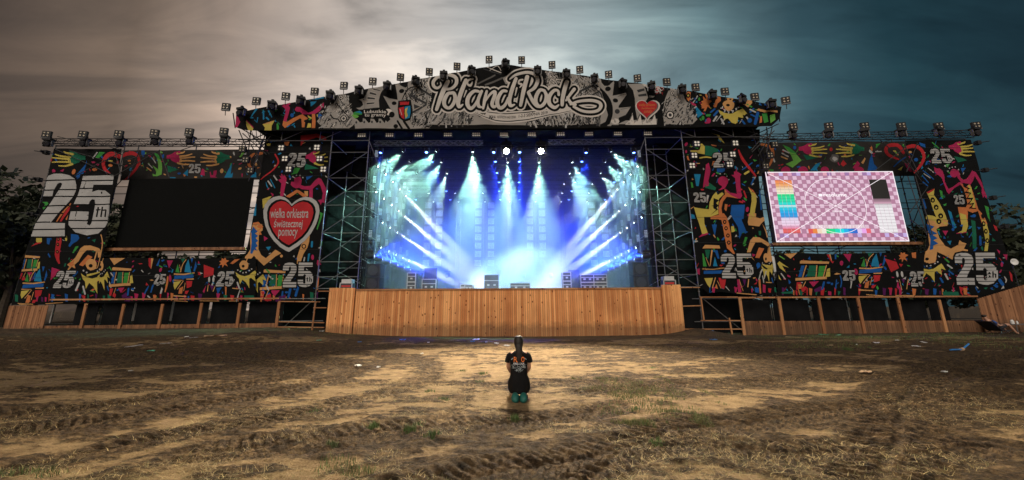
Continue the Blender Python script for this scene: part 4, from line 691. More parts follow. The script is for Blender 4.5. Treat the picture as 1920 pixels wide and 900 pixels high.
# ------------------------------------------------------------------ ground
def vnoise(x, y, seed):
    def h(i, j):
        n = (i * 374761393 + j * 668265263 + seed * 1442695041) & 0xffffffff
        n = ((n ^ (n >> 13)) * 1274126177) & 0xffffffff
        return ((n ^ (n >> 16)) & 0xffff) / 65535.0
    xi = np.floor(x).astype(np.int64); yi = np.floor(y).astype(np.int64); fx = x - xi; fy = y - yi
    fx = fx * fx * (3 - 2 * fx); fy = fy * fy * (3 - 2 * fy)
    return (h(xi, yi) * (1 - fx) + h(xi + 1, yi) * fx) * (1 - fy) + (h(xi, yi + 1) * (1 - fx) + h(xi + 1, yi + 1) * fx) * fy
def fbm(x, y, seed, oct=4, gain=.5):
    s = 0; a = 1; t = 0
    for k in range(oct): s = s + a * vnoise(x * 2 ** k, y * 2 ** k, seed + k * 17); t += a; a *= gain
    return s / t
def sstep(a, b, x): t = np.clip((x - a) / (b - a), 0, 1); return t * t * (3 - 2 * t)
TRACKS = [  # wheel tracks: centre lines on the ground (x, y) and the half width
    ([(-9.5, 4.2), (-6.6, 5.6), (-5.2, 7.4), (-5.6, 9.2), (-8.2, 10.6), (-14, 11.5), (-22, 12)], .34, 1), ([(-7.9, 3.6), (-5.2, 5.2), (-3.9, 7.4), (-4.5, 9.8), (-8, 11.6), (-14, 12.7), (-22, 13.3)], .34, 1),
    ([(-5.0, 3.3), (-3.2, 5.0), (-2.2, 6.6), (-1.9, 8.6), (-2.6, 10.6), (-6, 12.5)], .26, .7), ([(-.9, 4.6), (-.75, 6.2), (-.7, 8.2)], .13, .5),
    ([(.6, 3.2), (2.4, 4.6), (4.4, 5.4), (7.8, 6.0), (13, 6.4), (20, 6.6)], .28, 1), ([(1.2, 6.3), (4, 7.2), (8, 7.6), (14, 7.9), (24, 8.3)], .28, .9),
    ([(3.2, 3.2), (4.6, 4.6), (7.4, 6.6), (11, 9.0), (18, 11.5), (27, 13)], .4, .9), ([(4.3, 14.5), (6, 11.5), (8.8, 9.3), (13, 8.6), (22, 9.6)], .35, .8), ([(-1, 3.0), (.3, 3.5), (2.2, 3.9), (5, 4.0)], .3, .9),
    ([(-12, 6.3), (-8, 6.9), (-3, 7.3), (2, 7.0), (5.5, 7.2)], .24, .55), ([(-30, 14.8), (-10, 14.2), (0, 13.6), (9, 13.7), (25, 14.6)], .5, .5), ([(-3.2, 3.8), (-1.5, 4.3), (.2, 4.9), (1.6, 5.2)], .3, .8)]
def track_fields(x, y):
    best = np.full(x.shape, 9.0); along = np.zeros(x.shape); wgt = np.zeros(x.shape); halfw = np.full(x.shape, .3)
    for P, hw, k in TRACKS:
        P = np.array(P, float); Q = []
        for i in range(len(P) - 1):
            p0 = P[max(0, i - 1)]; p1 = P[i]; p2 = P[i + 1]; p3 = P[min(len(P) - 1, i + 2)]
            for j in range(5):
                t = j / 5; Q.append(.5 * (2 * p1 + (p2 - p0) * t + (2 * p0 - 5 * p1 + 4 * p2 - p3) * t * t + (3 * p1 - p0 - 3 * p2 + p3) * t ** 3))
        Q.append(P[-1]); s0 = 0
        for a, b in zip(Q[:-1], Q[1:]):
            d = b - a; l = np.hypot(*d); d = d / l
            t = np.clip((x - a[0]) * d[0] + (y - a[1]) * d[1], 0, l); px = x - a[0] - d[0] * t; py = y - a[1] - d[1] * t
            dist = np.hypot(px, py) / hw; m = dist < best
            sd_ = np.sign(px * d[1] - py * d[0]) * dist
            best = np.where(m, dist, best); along = np.where(m, s0 + t + .16 * np.abs(sd_), along); wgt = np.where(m, k, wgt); halfw = np.where(m, hw, halfw); s0 += l
    return best, along, wgt, halfw
def ground_height(x, y, fields=False):
    x = np.asarray(x, float); y = np.asarray(y, float)
    wx = x + .5 * fbm(x * .6, y * .6, 5, 2); wy = y + .5 * fbm(x * .6 + 9, y * .6, 6, 2)
    churn = sstep(.39, .62, .42 * fbm(wx * .30, wy * .55, 11, 3) + .58 * fbm(wx * 1.9, wy * 4.6, 12, 5, .66) + .07 * sstep(1, 9, np.abs(x)) - .03 * np.exp(-((x - .6) / 5.0) ** 2) * (y < 14))
    best, along, wg, hw = track_fields(wx - .25, wy - .25)
    band = wg * (1 - sstep(.8, 1.25, best)); lug = .5 + .5 * np.sin(along * 2 * math.pi / .115)
    churn = np.clip(churn + .75 * wg * (1 - sstep(.9, 2.4, best)), 0, 1)
    far = 1 - sstep(10, 19, y) * .45
    h = .09 * (fbm(x * .16, y * .2, 3, 3) - .5) * 2
    rid = 1 - np.abs(2 * fbm(wx * 1.5, wy * 3.4, 21, 4) - 1)
    h = h + churn * (.038 * (rid - .5) + .050 * (fbm(wx * 4.5, wy * 7.5, 31, 3) - .5)) * far
    h = h + .012 * (fbm(x * 7, y * 9, 41, 3) - .5) + (.004 + .020 * churn) * (1 - np.abs(2 * fbm(x * 13, y * 17, 43, 3) - 1) - .6) * (y < 14)
    h = h - band * .028 + band * .028 * (lug > .45) * (best > .12) + .018 * wg * np.exp(-((best - 1.35) / .28) ** 2)
    # higher soil against the left wing, a heap by the right corner of the stage, a dip along the front
    h = h + .50 * sstep(14, 18.6, y) * (1 - sstep(-13, -8.5, x)) + .34 * np.exp(-((x - 9.9) / 1.3) ** 2 - ((y - 18.6) / 1.0) ** 2) * (1 + .5 * (fbm(x * 3, y * 3, 8, 3) - .5)) + .12 * np.exp(-((x + 9.5) / 2.5) ** 2 - ((y - 18.3) / 1.2) ** 2)
    h = h - .10 * np.exp(-((x - 1) / 6) ** 2 - ((y - 18.3) / .8) ** 2)
    return (h, churn, band, rid) if fields else h
def gz(x, y): return float(ground_height(np.array([x]), np.array([y]))[0])
def build_ground():
    ys = [1.2]
    while ys[-1] < 19.4: ys.append(ys[-1] + max(.016, ys[-1] * ys[-1] * .00062))
    ys = np.array([-40, -12, -3] + ys + [21, 24, 30, 45, 80, 200, 900]); nx = 1000
    u = np.linspace(-1, 1, nx); XS = []; YS = []
    for y in ys:
        wdt = max(7.0, abs(y) * 1.72); xx = u * wdt
        if y > 19.4: xx = np.sign(u) * np.abs(u) * max(33.4, y * 1.8)
        XS.append(xx); YS.append(np.full(nx, y))
    XS[0] = u * 60; XS[1] = u * 30; XS[2] = u * 12
    x = np.concatenate(XS); y = np.concatenate(YS)
    h, churn, band, rid = ground_height(x, y, True)
    h = np.where(y > 60, 0, h); ny = len(ys)
    co = np.stack([x, y, h], 1).astype(np.float32)
    idx = np.arange(nx * ny).reshape(ny, nx)
    q = np.stack([idx[:-1, :-1], idx[:-1, 1:], idx[1:, 1:], idx[1:, :-1]], -1).reshape(-1, 4)
    me = bpy.data.meshes.new('ground'); me.vertices.add(len(co)); me.vertices.foreach_set('co', co.ravel())
    me.loops.add(q.size); me.loops.foreach_set('vertex_index', q.ravel().astype(np.int32))
    me.polygons.add(len(q)); me.polygons.foreach_set('loop_start', np.arange(0, q.size, 4, dtype=np.int32)); me.polygons.foreach_set('loop_total', np.full(len(q), 4, np.int32))
    me.update(calc_edges=True); me.polygons.foreach_set('use_smooth', np.ones(len(q), bool))
    a = me.attributes.new('churn', 'FLOAT', 'POINT'); a.data.foreach_set('value', np.clip(churn + .2 * band, 0, 1).astype(np.float32))
    m = bpy.data.materials.new('trampled_sandy_soil'); m.use_nodes = True; nt = m.node_tree; b = nt.nodes['Principled BSDF']
    b.inputs['Roughness'].default_value = .93; b.inputs['Specular IOR Level'].default_value = .2
    t = N(nt, 'ShaderNodeTexCoord'); at_ = N(nt, 'ShaderNodeAttribute', attribute_name='churn')
    mpn = N(nt, 'ShaderNodeMapping'); L(nt, t.outputs['Object'], mpn.inputs[0]); mpn.inputs['Scale'].default_value = (1, 1.7, 1)
    def nz(s, d=4, r=.6, v=None):
        n = N(nt, 'ShaderNodeTexNoise'); L(nt, v or mpn.outputs[0], n.inputs['Vector']); n.inputs['Scale'].default_value = s; n.inputs['Detail'].default_value = d; n.inputs['Roughness'].default_value = r; return n.outputs[0]
    dry = ramp(nt, nz(3.4, 9, .74), [(.30, (.075, .046, .021)), (.42, (.20, .130, .062)), (.56, (.30, .205, .102)), (.74, (.39, .275, .148))])
    moist = ramp(nt, nz(6.5, 8, .76), [(.30, (.010, .007, .004)), (.46, (.046, .029, .014)), (.60, (.130, .083, .039)), (.76, (.25, .165, .082))])
    fac = math_node(nt, 'ADD', math_node(nt, 'MULTIPLY', at_.outputs['Fac'], .85), math_node(nt, 'MULTIPLY', math_node(nt, 'SUBTRACT', nz(5.5, 5, .75), .5), 1.5))
    f2 = ramp(nt, fac, [(.31, (0, 0, 0)), (.68, (1, 1, 1))])
    colr = mixc(nt, f2, dry, moist)
    humus = ramp(nt, nz(.33, 5, .6, t.outputs['Object']), [(.50, (0, 0, 0)), (.66, (.75, .75, .75))])
    colr = mixc(nt, humus, colr, (.060, .048, .026)) if False else colr
    grit = ramp(nt, nz(55, 3, .7, t.outputs['Object']), [(.3, (.66, .64, .62)), (.55, (1, 1, 1)), (.72, (1.22, 1.2, 1.16))])
    colr = mixc(nt, 1.0, colr, grit, 'MULTIPLY')
    # darker brown strip along the foot of the stage
    sx = N(nt, 'ShaderNodeSeparateXYZ'); L(nt, t.outputs['Object'], sx.inputs[0])
    foot_dark = ramp(nt, math_node(nt, 'ADD', math_node(nt, 'DIVIDE', sx.outputs[1], 20.0), math_node(nt, 'MULTIPLY', nz(.5, 4), .22)), [(.905, (0, 0, 0)), (.965, (.8, .8, .8))])
    colr = mixc(nt, foot_dark, colr, (.055, .040, .028))
    L(nt, colr, b.inputs['Base Color'])
    bp = N(nt, 'ShaderNodeBump'); bp.inputs['Distance'].default_value = .055; bp.inputs['Strength'].default_value = 1
    L(nt, math_node(nt, 'ADD', nz(14, 8, .78), math_node(nt, 'MULTIPLY', nz(46, 3, .7), .35)), bp.inputs['Height']); L(nt, bp.outputs[0], b.inputs['Normal'])
    me.materials.append(m); o = bpy.data.objects.new('ground', me); COL.objects.link(o); tag(o, kind='structure'); return o
build_ground()

# ------------------------------------------------------------------ wooden fronts
def gap_planks(mb, x0, x1, zt0, zt1, zb, Y, w=.118, th=.025, lean=0.0, seed=1):
    q = random.Random(seed); x = x0
    while x < x1 - .02:
        e = min((math.floor(x / w + 1.001)) * w, x1); t = (x - x0) / (x1 - x0); zt = zt0 + (zt1 - zt0) * t + q.uniform(-.004, .004); d = q.uniform(-.006, .006)
        mb.box((x + .006, Y + d, zb), (e - .006, Y + d + th, zt)); x = e
def PX(px, py, Y=19.0): return at(px, py, Y)
YS_ = 19.0
stage = empty('concert_stage', (0, 24, 0)); tag(stage, 'large open concert stage with orange pine boarded front and black gabled roof', 'stage')
def st(o): o.parent = stage; o.matrix_parent_inverse = Matrix.Translation((0, -24, 0)); return o
mb = MB(); xl, xr = PX(667, 541).x, PX(1239, 538).x; zt = PX(950, 540).z
gap_planks(mb, xl, xr, zt - .10, zt - .10, -.5, YS_); st(mb.build('front_boarding', M['pine']))
cladd = st(MB().build('front_rail', M['pine_rail'])) if False else None
mb = MB(); mb.box((xl - .02, YS_ - .05, zt - .10), (xr + .02, YS_ + .22, zt - .012)); st(mb.build('front_rail', M['pine_rail']))
xl2 = PX(617.5, 560).x; xr2 = PX(1277, 560).x
mb = MB(); gap_planks(mb, xl2, xl + .02, PX(640, 540).z, PX(640, 540).z, -.5, YS_ - .1, seed=2); st(mb.build('side_boarding', M['pine']))
mb = MB(); gap_planks(mb, xr - .02, xr2, PX(1255, 535).z + .03, PX(1255, 535).z + .03, -.5, YS_ - .1, seed=3); st(mb.build('side_boarding', M['pine']))
mb = MB(); mb.box((xl2 + .02, YS_ + .12, -.4), (xr2 - .02, YS_ + .15, zt - .36)); st(mb.build('under_stage_backing', M['blackcloth']))  # added black sheet closing the plank gaps, where sky shone through
mb = MB(); mb.box((xl2, YS_ + .06, zt - .35), (xr2, 29, zt - .02)); st(mb.build('deck', M['blackvinyl']))
mb = MB(); mb.box((-11.2, 28.9, zt - .02), (11.0, 29.1, 13.0)); st(mb.build('back_curtain', M['blackcloth']))
XL, XR = at(700, 400, 20).x - .35, at(1206, 400, 20).x + .35
SOF = at(950, 262, 19.6).z
# soffit and gabled roof
GL, GR, GA = at(441, 240, 18.7), at(1462, 236, 18.7), at(945, 121, 18.7)
roof = MB()
zb = at(950, 243, 18.9).z
prof = [(GL.x + 1.2, zb), (GL.x + .4, at(445, 216, 18.8).z - .1), (GA.x, GA.z - .25), (GR.x - .4, at(1455, 205, 18.8).z - .1), (GR.x - 1.2, zb)]
V = [(x, 18.95, z) for x, z in prof] + [(x, 29.4, z + .2) for x, z in prof]; n = 5
roof.tri(V, [(4, 3, 2, 1, 0), (5, 6, 7, 8, 9), (0, 1, 6, 5), (1, 2, 7, 6), (2, 3, 8, 7), (3, 4, 9, 8), (0, 5, 9, 4)]); st(roof.build('roof', M['blackcloth']))
# black cloth linings behind the two towers
for s, (xa, xb) in ((-1, (at(612, 400, 21.5).x - .4, XL - .5)), (1, (XR + .5, at(1296, 400, 21.5).x + .4))):
    mb = MB(); mb.box((xa, 21.6, zt), (xb, 21.66, zb + .0)); o = st(mb.build('black_lining', M['blackcloth']))
for xa in (XL - .9, XR + .84):
    mb = MB(); mb.box((xa, 21.7, zt), (xa + .06, 28.8, zb)); st(mb.build('side_curtain', M['blackcloth']))
# under the stage: black cloth set back between towers and wings
mb = MB(); mb.box((at(520, 600, 21).x, 20.6, -.3), (xl2 + .3, 20.66, zt)); st(mb.build('under_stage_backing', M['blackcloth']))
mb = MB(); mb.box((xr2 - .3, 20.6, -.3), (at(1400, 600, 21).x, 20.66, zt)); st(mb.build('under_stage_backing', M['blackcloth']))
# triangular side flaps of black cloth under the eaves
for s in (-1, 1):
    e = [at(500, 243, 18.9), at(640, 243, 18.9), at(628, 300, 18.9), at(560, 275, 18.9)] if s < 0 else [at(1250, 240, 18.9), at(1425, 238, 18.9), at(1360, 262, 18.9), at(1285, 258, 18.9)]
    mb = MB(); off = .9
    V = [(p.x, 20.0 + off, p.z) for p in e] + [(p.x, 20.06 + off, p.z) for p in e]
    mb.tri(V, [(0, 1, 2, 3), (7, 6, 5, 4), (0, 4, 5, 1), (1, 5, 6, 2), (2, 6, 7, 3), (3, 7, 4, 0)]); st(mb.build('eaves_cloth', M['blackcloth']))

# ------------------------------------------------------------------ wing fences
def fence(side):
    Y = 18.95
    if side < 0:
        name = 'low plank fence with brown posts in front of the left wing'; bx = (80, 517); pt_ = [(162, 569, 151), (232.5, 570, 223), (305, 570, 296), (378, 568, 370), (450, 568, 443), (523, 566, 516)]; tops = (611, 606)
    else:
        name = 'low plank fence with orange posts in front of the right wing'; bx = (1391, 1846); pt_ = [(1384, 557, 1393), (1457, 556, 1467), (1531, 556, 1543), (1605, 558, 1616), (1680, 559, 1695), (1757, 562, 1769)]; tops = (602, 601)
    r = empty('plank_fence', (0, Y, 0)); tag(r, name, 'fence')
    def k(o): o.parent = r; o.matrix_parent_inverse = Matrix.Translation((0, -Y, 0)); return o
    a = at(bx[0], tops[0], Y); b = at(bx[1], tops[1], Y)
    mb = MB(); gap_planks(mb, a.x, b.x, a.z, b.z, -.4, Y, seed=5 + side); k(mb.build('low_boards', M['pine_dim']))
    for tx, ty, bx_ in pt_:
        p = at(tx, ty, Y); w_ = .15
        mb = MB(); mb.box((p.x - w_ / 2 + .05, Y - .06, -.4), (p.x + w_ / 2 + .05, Y - .004, p.z)); k(mb.build('post', M['pine_rail']))
    mb = MB(); za = at((bx[0] + bx[1]) / 2, 560 if side < 0 else 556, Y).z
    mb.box((a.x, Y + .002, za - .06), (b.x, Y + .05, za + .02)); k(mb.build('top_rail', M['pine_rail']))
    mb = MB(); q = random.Random(3)
    n_ = len(pt_)
    for i in range(n_):
        x0 = at(pt_[i][0], pt_[i][1], Y).x + (.12 if i else .35); x1 = at(pt_[i + 1][0], pt_[i + 1][1], Y).x - .05 if i + 1 < n_ else b.x - (.02 if side < 0 else 1.1)
        if side < 0 and i == 0: mb.box((a.x + .9, Y + .55, .2), (x0 - .3, Y + .58, za - .10))
        if x1 > x0: mb.box((x0, Y + .55, .0), (x1, Y + .58, za - .12 - q.uniform(0, .05)))
    k(mb.build('black_infill', M['blackcloth']))
    return r
fence(-1); fence(1)
mb = MB(); a = at(17, 573, 18.9); b = at(91, 573, 18.9)
gap_planks(mb, a.x, b.x, a.z, a.z, -.3, 18.9, seed=9); o = mb.build('board_fence', M['pine_dim']); tag(o, 'square panel of upright brown planks at the outer end of the left wing', 'fence panel')
mb = MB(); a = at(1832, 560, 18.7); b = at(1950, 530, 18.7)
gap_planks(mb, a.x, b.x, a.z, b.z + .15, -.3, 18.7, w=.14, seed=10); o = mb.build('board_fence', M['pine_dim']); tag(o, 'tall sloping plank panel behind the reclining person at the right edge', 'fence panel')
# white marquee and far cars at the left edge
r = empty('marquee', (-34, 30, 0)); tag(r, 'small white pointed marquee tent beyond the left end of the fence', 'tent')
mb = MB(); mb.tri([(-2.5, -2.5, 2.3), (2.5, -2.5, 2.3), (2.5, 2.5, 2.3), (-2.5, 2.5, 2.3), (0, 0, 4.6), (-.9, -.9, 3.1), (.9, -.9, 3.1), (.9, .9, 3.1), (-.9, .9, 3.1)], [(0, 1, 6, 5), (1, 2, 7, 6), (2, 3, 8, 7), (3, 0, 5, 8), (5, 6, 4), (6, 7, 4), (7, 8, 4), (8, 5, 4), (3, 2, 1, 0)]); mb.build('canopy', M['tent'], r)
for sx in (-1, 1):
    for sy in (-1, 1): mb = MB(); mb.box((sx * 2.4 - .05, sy * 2.4 - .05, 0), (sx * 2.4 + .05, sy * 2.4 + .05, 2.3)); mb.build('leg', M['white'], r)
mb = MB(); mb.box((-2.35, 2.3, 0), (2.35, 2.34, 2.25)); mb.build('side_wall', M['tent'], r)
# ------------------------------------------------------------------ trusses, scaffolds
def truss_mesh(p, q, s=.32, step=.36, r=.022, rl=.013):
    """box truss from p to q, four chords and zigzag lacing"""
    mb = MB(); p = Vector(p); q = Vector(q); d = q - p; l = d.length; d.normalize()
    u = Vector((0, 0, 1)) if abs(d.z) < .9 else Vector((0, 1, 0)); x = d.cross(u).normalized() * s / 2; y = x.cross(d).normalized() * s / 2
    C = [(-1, -1), (1, -1), (1, 1), (-1, 1)]
    for a, b in C: mb.tube(p + x * a + y * b, q + x * a + y * b, r, n=6)
    n = max(2, int(l / step)); st_ = l / n
    for k in range(4):
        a, b = C[k], C[(k + 1) % 4]
        for i in range(n):
            A = p + d * st_ * i; Bp = p + d * st_ * (i + 1)
            if (i + k) % 2: a2, b2 = a, b
            else: a2, b2 = b, a
            mb.tube(A + x * a2[0] + y * a2[1], Bp + x * b2[0] + y * b2[1], rl, n=4, caps=False)
    return mb
def truss(p, q, label, group=None, s=.32, mat='alu', step=.36, r=.022):
    o = truss_mesh(p, q, s, step, r).build('lighting_truss', M[mat]); tag(o, label, 'truss', group); return o
def scaffold(label, poles, ledgers, diags, r=.027, mat='steel', name='scaffold_tower', group=None):
    """poles: (x, y, z0, z1); ledgers and diags: (p, q)"""
    c = empty(name, (poles[0][0], poles[0][1], 0)); tag(c, label, 'scaffold', group); inv = Matrix.Translation((-poles[0][0], -poles[0][1], 0))
    def k(o): o.parent = c; o.matrix_parent_inverse = inv
    for x, y, z0, z1 in poles:
        mb = MB(); mb.tube((x, y, z0), (x, y, z1), r, n=8)
        mb.tube((x, y, z0), (x, y, z0 + .012), .09, n=8)
        z = z0 + .5
        while z < z1: mb.tube((x, y, z - .03), (x, y, z + .03), r * 1.8, n=8); z += 1.0
        k(mb.build('pole', M[mat], smooth=False))
    for p, q in ledgers: mb = MB(); mb.tube(p, q, r * .9, n=6); k(mb.build('ledger', M[mat]))
    for p, q in diags: mb = MB(); mb.tube(p, q, r * .8, n=6); k(mb.build('diagonal_brace', M[mat]))
    return c
# towers either side of the stage opening
def tower(side):
    Y = 19.05; Y2 = 21.2
    if side < 0:
        xo, xi = at(608, 400, Y).x, at(681, 400, Y).x; zs = [at(640, v, Y).z for v in (334, 385, 437, 491, 519, 541)]; ztop = at(640, 264, Y).z; zmid = at(650, 286, Y).z
        label = 'galvanised scaffold tower between the red heart banner and the stage opening'
    else:
        xo, xi = at(1294, 400, Y).x, at(1222, 400, Y).x; zs = [at(1255, v, Y).z for v in (329, 380, 434, 487, 515, 538)]; ztop = at(1255, 258, Y).z; zmid = at(1250, 280, Y).z
        label = 'galvanised scaffold tower between the stage opening and the red headed dancer banner'
    zr = at(640, 245, Y).z
    poles = [(xo, Y, -.2, zr + .1), (xi, Y, -.2 if False else zs[-1], zr + .1), (xo, Y2, -.2, zr), (xi, Y2, zs[-1], zr), ((xo + xi) / 2 + .3, Y2, zs[-1], zr)]
    lev = [ztop, zmid] + zs
    led = []; dia = []
    for i, z in enumerate(lev):
        led.append(((xo, Y - .02, z), (xi, Y - .02, z)))
        if i not in (1, 6): led.append(((xo, Y2 - .02, z - .1), (xi, Y2 - .02, z - .1)))
        if i % 2 == 0: led.append(((xo, Y, z), (xo, Y2, z)))
    lz = [zmid] + zs[:4] + [zs[-1]]
    for a, b in zip(lz[:-1], lz[1:]):
        dia.append(((xo, Y - .05, b), (xi, Y - .05, a)))
        dia.append(((xi, Y2 - .05, b), (xo, Y2 - .05, a - .3)))
    # long ledger under the eaves with its own braces
    xe = at(480, 264, Y).x if side < 0 else at(1445, 258, Y).x
    led.append(((xe, Y, ztop + .02), (xo, Y, ztop + .02)))
    for v in ((528, 600) if side < 0 else (1303, 1375)):
        p = at(v, 264 if side < 0 else 258, Y); led.append(((p.x, Y - .03, ztop), (p.x, Y - .03, zr + .05)))
        dia.append(((p.x, Y - .05, ztop), (p.x + (1.15 if side < 0 else -1.15) * 1.2, Y - .05, zr)))
    dia.append(((xi, Y - .04, ztop), (xi + (.65 if side < 0 else -.65), Y + .6, zmid - 1.1)))
    # foot of the tower outside the boarded part
    xf = at(520, 600, Y).x if side < 0 else at(1392, 600, Y).x
    for v in ((560, 602, 614) if side < 0 else (560, 603, 617)):
        z = at(560 if side < 0 else 1335, v, Y).z; led.append(((xf, Y + .02, z), (xo + (.55 if side < 0 else -.4), Y + .02, z)))
    dia.append(((xf, Y + .05, .15), (xo, Y + .05, 2.1)))
    return scaffold(label, poles, led, dia)
tower(-1); tower(1)
# timber framing of the low openings beside the boarded front
def timber(side):
    Y = 18.93; r = empty('timber_frame', (0, Y, 0)); tag(r, 'pale timber frame around the dark opening %s' % ('left of the boarded stage front' if side < 0 else 'right of the boarded stage front'), 'wooden frame')
    def k(o): o.parent = r; o.matrix_parent_inverse = Matrix.Translation((0, -Y, 0))
    L_ = [((523, 565), (600, 566)), ((592, 566), (584, 628)), ((520, 603), (608, 605)), ((520, 613), (608, 614)), ((597, 546), (620, 546)), ((588, 577), (612, 577))] if side < 0 else \
         [((1274, 539), (1312, 539)), ((1312, 557), (1383, 557)), ((1314, 558), (1320, 602)), ((1278, 574), (1314, 573)), ((1314, 601), (1388, 601)), ((1282, 617), (1392, 617)), ((1367, 596), (1373, 628))]
    for i, (a, b) in enumerate(L_):
        mb = MB(); mb.bar(at(*a, Y - .01 * (i % 3)), at(*b, Y - .01 * (i % 3)), .07, .05); k(mb.build('batten', M['pine_rail']))
timber(-1); timber(1)
# wing scaffolds behind the screens
def wing(side):
    Y = 20.9; Y2 = 22.4
    xs = [at(v, 400, Y).x for v in ((70, 205, 232, 345, 478) if side < 0 else (1420, 1440, 1560, 1705, 1732, 1850))]
    zt_ = at(300, 272, Y).z if side < 0 else at(1600, 262, Y).z
    poles = [(x, y, 0, zt_) for x in xs for y in (Y, Y2)]; led = []; dia = []
    zz = np.linspace(.6, zt_, 9)
    for z in zz:
        led.append(((xs[0], Y, z), (xs[-1], Y, z))); led.append(((xs[0], Y2, z + .05), (xs[-1], Y2, z + .05)))
    for i in range(len(xs) - 1):
        for j in range(0, len(zz) - 1):
            if (i + j) % 2: dia.append(((xs[i], Y, zz[j]), (xs[i + 1], Y, zz[j + 1])))
            elif j % 2: dia.append(((xs[i + 1], Y2, zz[j]), (xs[i], Y2, zz[j + 1])))
    return scaffold('dark scaffold frame behind the %s' % ('blank dark screen of the left wing' if side < 0 else 'pink test screen of the right wing'), poles, led, dia, mat='blackmetal', name='screen_scaffold', r=.03)
wing(-1); wing(1)
# added black bars before the top corner cloth, for backlit scaffold silhouettes behind
def corner(side):
    Y = 19.12; L_ = [((100, 268), (232, 276)), ((158, 262), (240, 285)), ((104, 280), (215, 330)), ((230, 284), (140, 330)), ((215, 284), (228, 330)), ((130, 282), (236, 312)), ((300, 281), (215, 330)), ((262, 281), (240, 335)), ((300, 285), (318, 334)), ((296, 284), (236, 300)), ((108, 256), (160, 268))] if side < 0 else \
        [((1430, 262), (1700, 267)), ((1695, 270), (1722, 325)), ((1720, 268), (1700, 322)), ((1700, 275), (1640, 320)), ((1650, 262), (1712, 318)), ((1702, 330), (1738, 440)), ((1716, 330), (1748, 440)), ((1700, 345), (1735, 345)), ((1702, 375), (1740, 372)), ((1740, 350), (1705, 400)), ((1760, 258), (1812, 243)), ((1705, 410), (1745, 440)), ((1700, 300), (1728, 340))]
    mb = MB()
    for a, b in L_: mb.tube(at(*a, Y), at(*b, Y + .05), .022, n=5)
    o = mb.build('silhouette_bars', M['blackmetal']); tag(o, 'added thin black bars for the scaffold silhouette behind the %s cloth' % ('25th' if side < 0 else 'dancing figure'), 'scaffold braces')
corner(-1); corner(1)
Yt = 19.5
truss(at(98, 267, Yt), at(500, 268, Yt), 'long black box truss along the top of the left wing', s=.34, mat='blackmetal', step=.42)
truss(at(1425, 259, Yt), at(1832, 251, Yt), 'long black box truss along the top of the right wing', s=.34, mat='blackmetal', step=.42)
# roof end outriggers
for s in (-1, 1):
    L_ = [((443, 212), (500, 246)), ((443, 236), (500, 268)), ((470, 244), (464, 300)), ((448, 244), (486, 335)), ((500, 250), (455, 268)), ((470, 250), (515, 300)), ((480, 244), (560, 268)), ((500, 246), (480, 300)), ((446, 262), (524, 262)), ((492, 262), (466, 340)), ((437, 212), (441, 240)), ((508, 255), (470, 300)), ((470, 270), (500, 330)), ((455, 250), (500, 290))] if s < 0 else \
         [((1464, 203), (1400, 240)), ((1460, 232), (1395, 262)), ((1437, 238), (1443, 290)), ((1448, 238), (1428, 322)), ((1400, 245), (1450, 262)), ((1440, 245), (1400, 292)), ((1425, 236), (1372, 258)), ((1410, 240), (1432, 292)), ((1390, 258), (1500, 262)), ((1460, 205), (1462, 228)), ((1413, 258), (1440, 330)), ((1420, 250), (1390, 262)), ((1440, 262), (1405, 320)), ((1452, 245), (1410, 285))]
    mb = MB(); q = random.Random(s)
    for a, b in L_: mb.tube(at(*a, 18.9), at(*b, 19.1 + q.uniform(0, .8)), .03, n=5)
    if s < 0:
        for i in range(5): mb.tube(at(462 + i * 9, 243, 19.4), at(470 + i * 6, 262, 19.6), .02, n=5)
    tag(mb.build('roof_outrigger', M['blackmetal']), 'black steel lattice under the %s end of the gable banner' % ('left' if s < 0 else 'right'), 'steel lattice')

# ------------------------------------------------------------------ lamps
def make_moving_head(lit=None, size=1.0, body='lampblack'):
    r = empty('moving_head_lamp'); k = size
    mb = MB(); mb.box((-.17 * k, -.12 * k, .16 * k), (.17 * k, .12 * k, .26 * k)); mb.box((-.05 * k, -.04 * k, .26 * k), (.05 * k, .04 * k, .38 * k)); mb.build('base', M[body], r)
    mb = MB(); mb.box((-.19 * k, -.05 * k, -.12 * k), (-.155 * k, .05 * k, .18 * k)); mb.box((.155 * k, -.05 * k, -.12 * k), (.19 * k, .05 * k, .18 * k)); mb.box((-.16 * k, -.045 * k, .145 * k), (.16 * k, .045 * k, .175 * k)); mb.build('yoke', M['greyplastic'], r)
    h = empty('head'); h.parent = r
    mb = MB(); A = [(-.17, .10), (-.12, .135), (.02, .14), (.12, .115), (.19, .075)]
    mb.loft([[Vector((math.cos(2 * math.pi * i / 14) * rr * k, math.sin(2 * math.pi * i / 14) * rr * k, z * k)) for i in range(14)] for z, rr in A]); hd = mb.build('lamp_head', M[body], r)
    mb = MB(); mb.tube((0, 0, -.171 * k), (0, 0, -.18 * k), .092 * k, n=14); ln = mb.build('lens', lit or M['unlit'], r)
    bpy.data.objects.remove(h)
    return r
def aim_parts(r, d):
    """turn the head and lens so the lens (its -Z side) looks along d"""
    q = Vector(d).to_track_quat('-Z', 'Y')
    for ch in r.children:
        if ch.name.split('.')[0] in ('lamp_head', 'lens'): ch.rotation_mode = 'QUATERNION'; ch.rotation_quaternion = q
